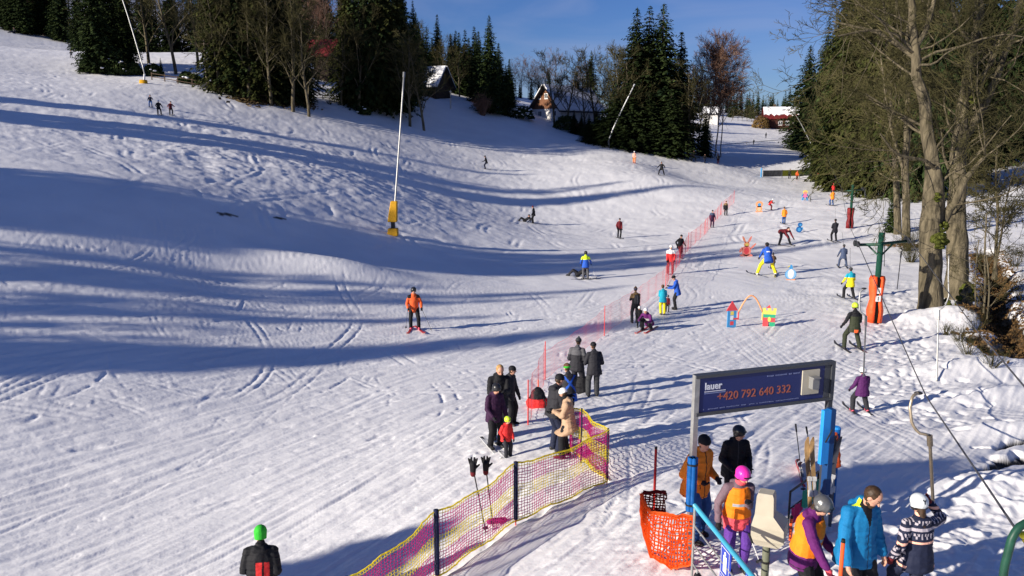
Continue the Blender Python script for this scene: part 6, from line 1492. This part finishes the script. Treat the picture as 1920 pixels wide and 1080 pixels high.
def oval(cx, cz, rx_, rz_, n=16, rot=0.0): return [(cx + rx_ * math.cos(a) * math.cos(rot) - rz_ * math.sin(a) * math.sin(rot), cz + rx_ * math.cos(a) * math.sin(rot) + rz_ * math.sin(a) * math.cos(rot)) for a in [2 * math.pi * k / n for k in range(n)]]
rect = lambda x0, x1, z0, z1: [(x0, z0), (x1, z0), (x1, z1), (x0, z1)]
cutout('rabbit_figure', 'pink rabbit figure with long ears waving beside the shaded strip', 1399, 481, 24, [(oval(0, .45, .36, .42), Cpk, 0), (oval(0, .95, .22, .20), Cor, 0), (oval(-.22, 1.32, .08, .30, rot=.45), Cpk, 0), (oval(.22, 1.32, .08, .30, rot=-.45), Cpk, 0), (oval(.50, .80, .07, .32, rot=-.75), Cpk, 0), (oval(-.42, .52, .10, .24, rot=-.5), Cpk, 0),
   (oval(-.24, .08, .26, .10), Cpk, 0), (oval(.24, .08, .26, .10), Cpk, 0), (oval(0, .45, .20, .28), Crd, 1), (oval(0, .92, .12, .10), Cyl, 1), (oval(-.22, 1.34, .035, .20, rot=.45), Cor, 1)])
cutout('penguin_figure', 'light blue penguin shaped figure with white belly on the practice slope', 1482, 524, 24, [(oval(0, .45, .44, .42), Csk if False else Cbl, 0), ([(-.16, .7), (.16, .7), (.10, 1.12), (0, 1.22), (-.10, 1.12)], Cbl, 0), (oval(0, .47, .40, .38), CM('paleblue', (.25, .50, .75)), 1), (oval(.0, .50, .24, .38), Cwh, 2), ([(-.10, 1.05), (-.34, 1.0), (-.12, 1.16)], Cyl, 1), (oval(-.18, .03, .18, .06), Cor, 1), (oval(.20, .03, .18, .06), Cor, 1)])
cutout('tower_figure', 'red roofed blue tower figure at the left end of the play arch', 1371, 614, 24, [(rect(-.38, .38, 0, 1.35), Cbl, 0), ([(-.5, 1.35), (.5, 1.35), (0, 2.1)], Crd, 0), (rect(-.14, .14, 1.0, 1.30), Cyl, 1), (rect(-.14, .14, .62, .95), Csk if False else Cwh, 1), (rect(-.14, .16, .2, .5), Crd, 1), (rect(.1, .6, .62, .76), Crd, 1)], rz=.25)
cutout('castle_figure', 'yellow, green and red battlement figure at the right end of the play arch', 1441, 612, 24, [(rect(-.5, .5, .95, 1.25), Cyl, 0), (rect(-.5, -.28, 1.25, 1.45), Cyl, 0), (rect(-.1, .12, 1.25, 1.45), Cyl, 0), (rect(.3, .52, 1.25, 1.45), Cyl, 0), (rect(-.42, .46, .68, .95), Cgr, 0), (rect(-.46, .46, .34, .68), Crd, 0), (rect(-.46, -.05, 0, .34), Crd, 0), (rect(.05, .46, 0, .34), Cgr, 0), ([(-.25, 1.45), (.1, 1.45), (.0, 1.7)], Crd, 0), (oval(.02, .55, .12, .2), Cyl, 1)], rz=-.2)
a = GD(1384, 600); b_ = GD(1429, 600); m_ = MB(); w_ = b_ - a; pts_ = []
for k in range(17): f = k / 16; pts_.append(w_ * f + np.array([0, 0, .35 + .75 * math.sin(math.pi * f)]))
r = empty('play_arch', a, 0, 'thin orange arch between the tower and castle figures', 'arch'); m_ = MB(); m_.tube(pts_, [.035] * 17, 8); m_.build('arch_tube', Cor, r, smooth=True)
for q in (0, -1): m_ = MB(); m_.tube([pts_[q], pts_[q] * np.array([1, 1, 0]) - [0, 0, .2]], [.03] * 2, 8); m_.build('upright', Crd if q == 0 else Cyl, r)
cutout('flower_figure', 'orange round figure left of the skier leaning forward', 1423, 398, 14, [(oval(0, .45, .42, .42), Cor, 0), (oval(0, 1.05, .50, .42), Cor, 0), (oval(0, 1.0, .24, .2), Cbl, 1), (oval(0, .40, .22, .26), CM('peach', (.85, .5, .3)), 1), (oval(-.34, .06, .14, .08), Cor, 0), (oval(.34, .06, .14, .08), Cor, 0)])
cutout('doll_figure', 'doll figure with yellow hair, pink body and blue legs on the upper practice slope', 1509, 376, 13, [(oval(0, .66, .36, .34), CM('rose', (.75, .2, .4)), 0), (oval(0, 1.18, .34, .26), Cyl, 0), (oval(0, 1.06, .24, .2), Cpk, 1), (oval(-.3, .22, .14, .3, rot=-.4), Cbl, 0), (oval(.3, .22, .14, .3, rot=.4), Cbl, 0), (oval(-.38, .7, .09, .24, rot=-.5), Cbl, 0), (oval(.38, .7, .09, .24, rot=.5), Cbl, 0)])
cutout('blue_figure', 'dark blue round figure at the edge of the shaded strip', 1498, 436, 13, [(oval(0, .45, .45, .44), CM('deepblue', (.02, .12, .34)), 0), (oval(0, .45, .22, .24), Cbl, 1), (oval(0.1, 1.15, .34, .32), CM('deepblue', (.02, .12, .34)), 0), (oval(.15, 1.1, .16, .14), Cbl, 1), (oval(.45, .6, .1, .2), Cbl, 0)])
# banner fence at the top of the practice slope
b0, h0 = upright(1430, 332, 319); b1, h1 = upright(1522, 331, 318); o_ = b0
r = empty('banner_fence', b0, 0, 'low fence of grey and lime green banners above the practice slope', 'banner fence'); w_ = rel(b1, b0)
for (f0, f1, m__) in ((0, .38, mat('banner_grey', (.16, .16, .16), .7, var=.3, vscale=3)), (.39, .74, mat('banner_lime', (.38, .40, .04), .7, var=.15, vscale=3)), (.75, 1.0, mat('banner_grey', (.16, .16, .16)))):
    p = w_ * f0; q = w_ * f1; m_ = MB(); V = [p + [0, 0, .08], q + [0, 0, .08], q + [0, 0, h0 * .95], p + [0, 0, h0 * .95]]; V += [v + np.array([0, .02, 0]) for v in V]; m_.addx(V, [(0, 1, 2, 3), (4, 7, 6, 5), (0, 4, 5, 1), (1, 5, 6, 2), (2, 6, 7, 3), (3, 7, 4, 0)]); bn = m_.build('banner', m__, r)
for f in (0, .385, .745, 1): m_ = MB(); m_.tube([w_ * f + [0, -.03, -.2], w_ * f + [0, -.03, h0]], [.04] * 2, 8); m_.build('post', M_dark if f else M_white, r)
b_, h_ = upright(1427, 332, 315); r = empty('flag_pole', b_, 0, 'short light blue pole at the left end of the banner fence', 'pole'); m_ = MB(); m_.tube([(0, 0, -.2), (0, 0, h_)], [.10] * 2, 8); m_.build('pole', Cbl, r)
# rope rail on the upper piste
ps = [upright(1330, 277, 274), upright(1400, 272, 267), upright(1480, 270, 261), upright(1500, 271, 261)]
r = empty('rope_rail', ps[0][0], 0, 'low rail running along the far upper piste', 'rail'); m_ = MB(); m_.tube([rel(a, ps[0][0]) + [0, 0, h] for a, h in ps], [.06] * 4, 6); m_.build('rail', M_alu, r)
for a, h in ps: m_ = MB(); m_.tube([rel(a, ps[0][0]) - [0, 0, .3], rel(a, ps[0][0]) + [0, 0, h + .1]], [.05] * 2, 6); m_.build('post', M_alu, r)

# ------------------------------------------------------------------ fences, poles and houses at the tree line
def fence(label, pts, h, m, rails=(.4, .85), step=1.6, group=None):
    P3 = [GD(x, y) for x, y in pts]; pl = resample(P3, max(2, int(sum(np.linalg.norm(np.diff(np.array(P3), axis=0), axis=1)) / step))); o_ = pl[0]; r = empty('wooden_fence', o_, 0, label, 'fence', group)
    for p in pl: m_ = MB(); m_.box(rel(p, o_) + [0, 0, h / 2 - .1], (.10, .10, h + .2)); m_.build('post', m, r)
    for f in rails: m_ = MB(); m_.tube([rel(p, o_) + [0, -.07, h * f] for p in pl], [.045] * len(pl), 4); m_.build('rail', m, r)
fence('dark timber fence running down from the leaning lance to the utility pole', [(285, 150), (340, 158), (395, 168), (436, 180), (500, 193)], .95, M_wood)
fence('short dark fence between the spruce clumps', [(575, 186), (610, 187), (640, 190)], .7, M_wood)
b_, h_ = upright(389, 168, 74); r = empty('utility_pole', b_, 0, 'grey wooden utility pole left of the olive spruces', 'utility pole'); m_ = MB(); m_.tube([(0, 0, -.3), (0, 0, h_)], [.16, .11], 10); m_.build('pole', mat('pole_wood', (.24, .20, .15), .8, var=.3, vscale=5), r, smooth=True); m_ = MB(); m_.box((0, 0, h_ - .5), (1.0, .1, .1)); m_.build('cross_arm', M_wood, r)
b_, h_ = upright(845, 203, 168); r = empty('utility_pole', b_, 0, 'thin pole right of the small snowed roof', 'utility pole'); m_ = MB(); m_.tube([(0, 0, -.3), (0, 0, h_)], [.10, .07], 8); m_.build('pole', M_alu, r); m_ = MB(); m_.box((0, 0, h_ - .3), (.5, .08, .08)); m_.build('cross_arm', M_alu, r)
b_, h_ = upright(382, 166, 155); r = empty('notice_board', b_, 0, 'small black board on the timber fence', 'board'); m_ = MB(); m_.box((0, 0, h_ * .6), (.7, .06, .7)); m_.build('panel', M_dark, r); m_ = MB(); m_.box((0, .05, h_ * .3), (.08, .05, h_ * .9)); m_.build('post', M_wood, r)
# pylon on the skyline, top left
b_ = P(131, 35, 230); b_[2] = gz(b_[0], b_[1]); v_ = (540 + 20) / F; zt = (v_ * b_[1] * CP - b_[1] * SP) / (CP + v_ * SP) + CAM_H; h_ = zt - b_[2]; r = empty('power_pole', b_, 0, 'dark power pole with cross arms in the gap of the top left wood', 'power pole'); m_ = MB(); m_.tube([(0, 0, -.3), (0, 0, h_)], [.2, .14], 8); m_.build('pole', M_dark, r)
for k in (.70, .80): m_ = MB(); m_.box((0, 0, h_ * k), (2.4, .14, .14)); m_.build('cross_arm', M_dark, r)
def house(label, c, w, l, hw, hr, rz, wall, wallup, roof, snowroof=0.0, wins=(), chim=True, eave=.5, lower=None, name='cottage', white=None):
    """w across the gable, l along the ridge; gable end faces local -y"""
    r = empty(name, c, rz, label, 'house')
    m_ = MB(); m_.box((0, 0, hw / 2 - 1), (w, l, hw + 2)); m_.build('walls', wall, r)
    m_ = MB(); V = [(-w / 2, -l / 2 + .003, hw), (w / 2, -l / 2 + .003, hw), (0, -l / 2 + .003, hw + hr), (-w / 2, l / 2 - .003, hw), (w / 2, l / 2 - .003, hw), (0, l / 2 - .003, hw + hr)]
    m_.addx(V, [(0, 1, 2), (5, 4, 3), (0, 2, 5, 3), (1, 4, 5, 2), (0, 3, 4, 1)]); m_.build('gable', wallup, r)
    m_ = MB(); sl = math.hypot(w / 2, hr); 
    for s_ in (-1, 1):
        n = np.array([s_ * hr, 0, w / 2]) / sl; t_ = .16
        a = np.array([0, -l / 2 - eave, hw + hr]) + n * .02; b2 = np.array([0, l / 2 + eave, hw + hr]) + n * .02; dwn = np.array([s_ * w / 2, 0, -hr]) / sl * (sl + eave)
        V = [a, b2, b2 + dwn, a + dwn]; V = V + [v + n * t_ for v in V]; m_.addx(V, [(0, 1, 2, 3), (4, 7, 6, 5), (0, 4, 5, 1), (1, 5, 6, 2), (2, 6, 7, 3), (3, 7, 4, 0)])
    rf = m_.build('roof', roof, r)
    if snowroof:
        m_ = MB()
        for s_ in (-1, 1):
            n = np.array([s_ * hr, 0, w / 2]) / sl; a = np.array([0, -l / 2 - eave * .9, hw + hr]) + n * .19; b2 = np.array([0, l / 2 + eave * .9, hw + hr]) + n * .19; dwn = np.array([s_ * w / 2, 0, -hr]) / sl * (sl + eave) * snowroof
            k = 14; Vv = []
            for i in range(k + 1):
                f = i / k; p = a + (b2 - a) * f; e = dwn * (1 + (.12 * math.sin(i * 2.7) + .06 * math.sin(i * 5.1)) * (1 if snowroof < .95 else 0)); Vv += [p, p + e, p + n * .22, p + e * .98 + n * .18]
            Fl = []
            for i in range(k): o = i * 4; Fl += [(o + 2, o + 3, o + 7, o + 6), (o + 1, o + 5, o + 7, o + 3), (o, o + 4, o + 5, o + 1)]
            Fl += [(0, 1, 3, 2), (k * 4, k * 4 + 2, k * 4 + 3, k * 4 + 1)]; m_.addx(Vv, Fl)
        m_.build('roof_snow', M_snowcap, rf, smooth=False)
    if chim: m_ = MB(); m_.box((w * .08, l * .2, hw + hr + .3), (.6, .6, 1.3)); m_.build('chimney', M_wood, rf)
    for (side, x_, z_, ww, wh) in wins:
        m_ = MB(); d = .05
        if side == 'f': c_ = (x_, -l / 2 - d / 2, z_); sz = (ww, d, wh)
        elif side == 'l': c_ = (-w / 2 - d / 2, x_, z_); sz = (d, ww, wh)
        else: c_ = (w / 2 + d / 2, x_, z_); sz = (d, ww, wh)
        m_.box(c_, sz); wf = m_.build('window', M_white, r)
        m_ = MB()
        for a in (-.24, .24):
            if side == 'f': m_.box((x_ + a * ww, -l / 2 - d - .004, z_), (ww * .34, .012, wh * .74))
            else: m_.box(((-1 if side == 'l' else 1) * (w / 2 + d + .004), x_ + a * ww, z_), (.012, ww * .34, wh * .74))
        m_.build('pane', mat('window_glass', (.02, .025, .035), .1, spec=.7), wf)
    return r
def hc(px, py, t): p = P(px, py, t); p[2] = gz(p[0], p[1]); return p
M_brick = mat('brown_red_timber', (.055, .018, .012), .8, var=.2, vscale=3); M_brown = mat('dark_timber', (.035, .022, .015), .85, var=.3, vscale=3); M_plast = mat('white_render', (.62, .60, .58), .8, var=.06, vscale=1); M_rr = mat('red_roof', (.14, .015, .015), .6, var=.15, vscale=1); M_dr = mat('dark_roof', (.03, .028, .03), .7); M_orb = mat('ochre_boards', (.16, .07, .035), .8, var=.2, vscale=3)
def by_size(px, py, t, wpx): return wpx * t / F
house('large old house with white lower wall, brown gable and snow on its roof', hc(1062, 214, 146) - [0, 0, .3], 7.4, 10.0, 2.4, 4.0, R(-50), M_plast, M_orb, M_dr, .97, [('f', -1.9, 4.6, .9, 1.0), ('f', 0, 4.6, .9, 1.0), ('f', 1.9, 4.6, .9, 1.0), ('f', 2.2, 1.6, 1.0, 1.1), ('f', -1.6, 1.6, 1.0, 1.1), ('l', -2, 1.6, 1.0, 1.1)], eave=.9, name='farmhouse')
house('low snow roofed cottage with dark walls between the tall spruces and the thin pole', hc(808, 204, 136) - [0, 0, .2], 5.4, 5.0, 1.5, 3.0, R(66), M_brown, M_brown, M_dr, .98, [('r', -1.4, 1.0, .7, .7), ('r', .8, 1.0, .7, .7), ('l', 0, 1.0, .7, .7)], chim=False, eave=.7)
house('cottage with a red roof glimpsed between the two big spruce clumps', hc(603, 165, 128), 6.0, 6.0, 2.9, 2.6, R(75), M_brown, M_brown, M_rr, 0.0, [('l', 0, 1.4, .8, .9)], chim=False)
house('dark red chalet with white windows and snow lying on its red roof', hc(1463, 236, 203) - [0, 0, .2], 6.2, 8.0, 2.5, 2.6, R(80), M_brick, M_brick, M_rr, .66, [('l', -1.2, 1.3, .95, 1.1), ('l', .5, 1.3, .95, 1.1), ('l', -3.0, 1.3, .95, 1.1), ('f', 0, 1.3, .95, 1.1)], chim=True, name='chalet')
house('tiny white shed seen between the birches', hc(1333, 232, 200), 3.2, 3.5, 2.4, 1.4, R(70), M_plast, M_plast, M_dr, .9, [('l', 0, 1.3, .7, .7)], chim=False, name='shed')
# ------------------------------------------------------------------ shrubs, twigs and litter
def bush(label, px, foot, hgt, wdt, n, m, seed, thick=.012, leaf=None, snow=0, nm='shrub', cat='bush', group=None):
    g = np.random.RandomState(seed); b_ = GD(px, foot); r = empty(nm, b_, 0, label, cat, group); m_ = MB()
    for k in range(n):
        az = g.uniform(0, 6.28); sp = g.uniform(0, 1) ** .7; e = np.array([math.cos(az) * wdt * sp, math.sin(az) * wdt * sp, hgt * g.uniform(.6, 1.05) * (1 - .3 * sp)]); s0 = np.array([math.cos(az), math.sin(az), 0]) * wdt * .2 * g.rand()
        mid = s0 * .5 + e * .5 + g.normal(0, .06, 3) * hgt; m_.tube([s0 - [0, 0, .1], mid, e], [thick * 1.4, thick, thick * .5], 3, cap=False)
        for q in range(3): a = mid + (e - mid) * g.rand(); m_.tube([a, a + (g.normal(0, .14, 3) + [0, 0, .12]) * hgt], [thick * .7, thick * .3], 3, cap=False)
    m_.build('twigs', m, r)
    if leaf or snow:
        m_ = MB(); V = []; 
        for k in range(1200 if leaf else 0):
            d = g.normal(0, 1, 3); d /= np.linalg.norm(d); d[2] = abs(d[2]); c = d * g.uniform(.5, 1) ** .5 * np.array([wdt, wdt, hgt * .95]); a, b2 = g.normal(0, .11, 3), g.normal(0, .11, 3); V += [c - a, c + b2, c + a, c - b2]
        if V: m_.add(np.array(V), np.arange(len(V)).reshape(-1, 4)); m_.build('foliage', leaf, r)
        if snow:
            m_ = MB()
            for k in range(snow):
                d = g.normal(0, 1, 3); d /= np.linalg.norm(d); d[2] = abs(d[2]) * .8 + .2; m_.sphere(d * np.array([wdt, wdt, hgt * .95]), g.uniform(.08, .2), 7, 5, sq=(1.3, 1.3, .5))
            o = m_.build('snow_clumps', M_snowcap, r, smooth=True); o['kind'] = 'stuff'
    return r
bush('reddish leafless bush at the foot of the broad spruce', 905, 216, 3.6, 1.9, 130, M_twigr, 1, .02)
bush('rounded evergreen bush dusted with snow left of the white house wall', 978, 222, 2.3, 2.2, 30, M_twig, 2, .02, M_spruce, 70)
bush('low dark bush alone on the snow below the tall spruces', 682, 214, 1.1, 1.0, 60, M_twig, 3, .02, M_spruce, 6)
bush('little bare shrub farther left along the tall spruces', 618, 196, .8, .6, 30, M_twig, 4, .015)
for i, (x, y, h, w) in enumerate([(176, 136, 2.2, 1.8), (200, 138, 2.4, 2.0), (222, 140, 2.0, 1.8), (248, 140, 1.6, 1.4), (288, 142, 1.6, 1.3), (352, 156, 1.5, 1.2), (366, 158, 1.2, 1.0)]):
    bush('dense dark bush at the foot of the tree island beside the leaning lance', x, y, h, w, 30, M_twig, 10 + i, .02, M_spruce, 6, group='dark bushes of the tree island')
bush('golden brown bush left of the red roofed chalet', 1426, 240, 3.2, 2.2, 60, M_twigr, 30, .03, mat('golden_leaves', (.16, .10, .03), .9)); bush('dark evergreen bush beside the rope rail on the far piste', 1491, 271, 3.0, 1.2, 20, M_twig, 31, .03, M_spruce)
bush('dark bush below the big house, before the spruce cluster', 1062, 244, 2.6, 2.4, 40, M_twig, 32, .02, M_spruce); bush('brown thicket before the big house', 1090, 252, 2.4, 2.6, 120, M_twigr, 33, .02)
for i, (x, y, h, w, n) in enumerate([(1708, 492, 1.5, .9, 80), (1735, 470, 2.6, 1.2, 90), (1700, 470, 1.6, 1.2, 80)]):
    bush('tangle of thin brown stems between the trunks', x, y, h, w, n, M_twig, 40 + i, .009, group='thin stems between the trunks')
for i, (x, y, h, w, n) in enumerate([(1800, 640, .8, .7, 40), (1830, 620, 1.0, .7, 40), (1772, 628, .6, .5, 30), (1860, 690, .7, .6, 36), (1815, 665, .8, .6, 36), (1885, 660, .6, .5, 26), (1902, 500, 1.8, 1.0, 60), (1845, 500, 2.2, .8, 46), (1915, 560, 1.6, .8, 40)]):
    bush('dry grass and twigs poking out of the snow along the brook', x, y, h, w, n, M_twig, 60 + i, .006, group='dry stems along the brook', nm='dry_stems', cat='dry stems')
# fallen leaves and earth along the brook
g = np.random.RandomState(77); m_ = MB(); V = []
for pts_, w_ in ((BROOK, .95), (BROOK2, .4), ([g0(1795, 588), g0(1830, 600), g0(1870, 615)], .5), ([g0(1655, 458), g0(1740, 462)], .8)):
    q = np.array(pts_); d = np.concatenate([[0], np.cumsum(np.hypot(*np.diff(q, axis=0).T))]); n = int(d[-1] * 260 * w_)
    s_ = g.uniform(0, d[-1], n); x = np.interp(s_, d, q[:, 0]) + g.normal(0, w_ * .6, n); y = np.interp(s_, d, q[:, 1]) + g.normal(0, w_ * .6, n)
    z, dd = carve(x, y, HB(x, y) + detail(x, y)); z += .01 + g.rand(n) * .05
    for k in range(n):
        c = np.array([x[k], y[k], z[k]]); a = g.normal(0, .045, 3); b2 = g.normal(0, .045, 3); V += [c - a, c + b2, c + a, c - b2]
m_.add(np.array(V), np.arange(len(V)).reshape(-1, 4)); o = m_.build('leaf_litter', mat('dead_leaves', (.055, .030, .012), .9, vscale=6, col2=(.15, .085, .03))); tag(o, 'brown leaf litter and earth along the open brook', 'leaf litter', kind='stuff')
# bare brown ground and boards under the olive spruces
m_ = MB(); V = []
for k in range(2600):
    px_ = g.uniform(452, 572); py_ = 186 + (px_ - 452) * .06 + g.normal(0, 2.2)
    V.append((px_, py_))
P0 = GD(455, 187); P1 = GD(572, 195); f = g.rand(2600); x = P0[0] + (P1[0] - P0[0]) * f + g.normal(0, .8, 2600); y = P0[1] + (P1[1] - P0[1]) * f + g.normal(0, 1.4, 2600); z = HB(x, y) + detail(x, y) + .03 + .12 * g.rand(2600); V = []
for k in range(2600): c = np.array([x[k], y[k], z[k]]); a = g.normal(0, .16, 3) * [1, 1, .5]; b2 = g.normal(0, .16, 3) * [1, 1, .5]; V += [c - a, c + b2, c + a, c - b2]
m_.add(np.array(V), np.arange(len(V)).reshape(-1, 4)); o = m_.build('dry_grass', mat('dry_grass', (.05, .032, .014), .9, vscale=1, col2=(.15, .10, .04))); tag(o, 'brown dry grass on the bank under the olive spruces', 'dry grass', kind='stuff')
# stump
for (x, y0, lb) in [(1808, 575, 'mossy stump leaning on the dark trunk')]:
    b_ = GD(x, y0); r = empty('stump', b_, 0, lb, 'stump'); m_ = MB(); m_.tube([(0, 0, -.3), (0.02, 0, .5), (.10, 0, 1.25)], [.42, .30, .07], 10); m_.build('wood', M_bark, r, smooth=True)
    m_ = MB(); 
    for k in range(16): an = g.uniform(0, 6.28); zz = g.uniform(0, .7); m_.sphere((.34 * math.cos(an), .34 * math.sin(an), zz), g.uniform(.08, .16), 6, 5)
    m_.build('moss', M_moss, r, smooth=True)
wo = wood.build('spruce_wood', M_spruce); tag(wo, 'dense spruce wood beyond the left edge of the piste', 'wood', kind='stuff')
finish_blobs()
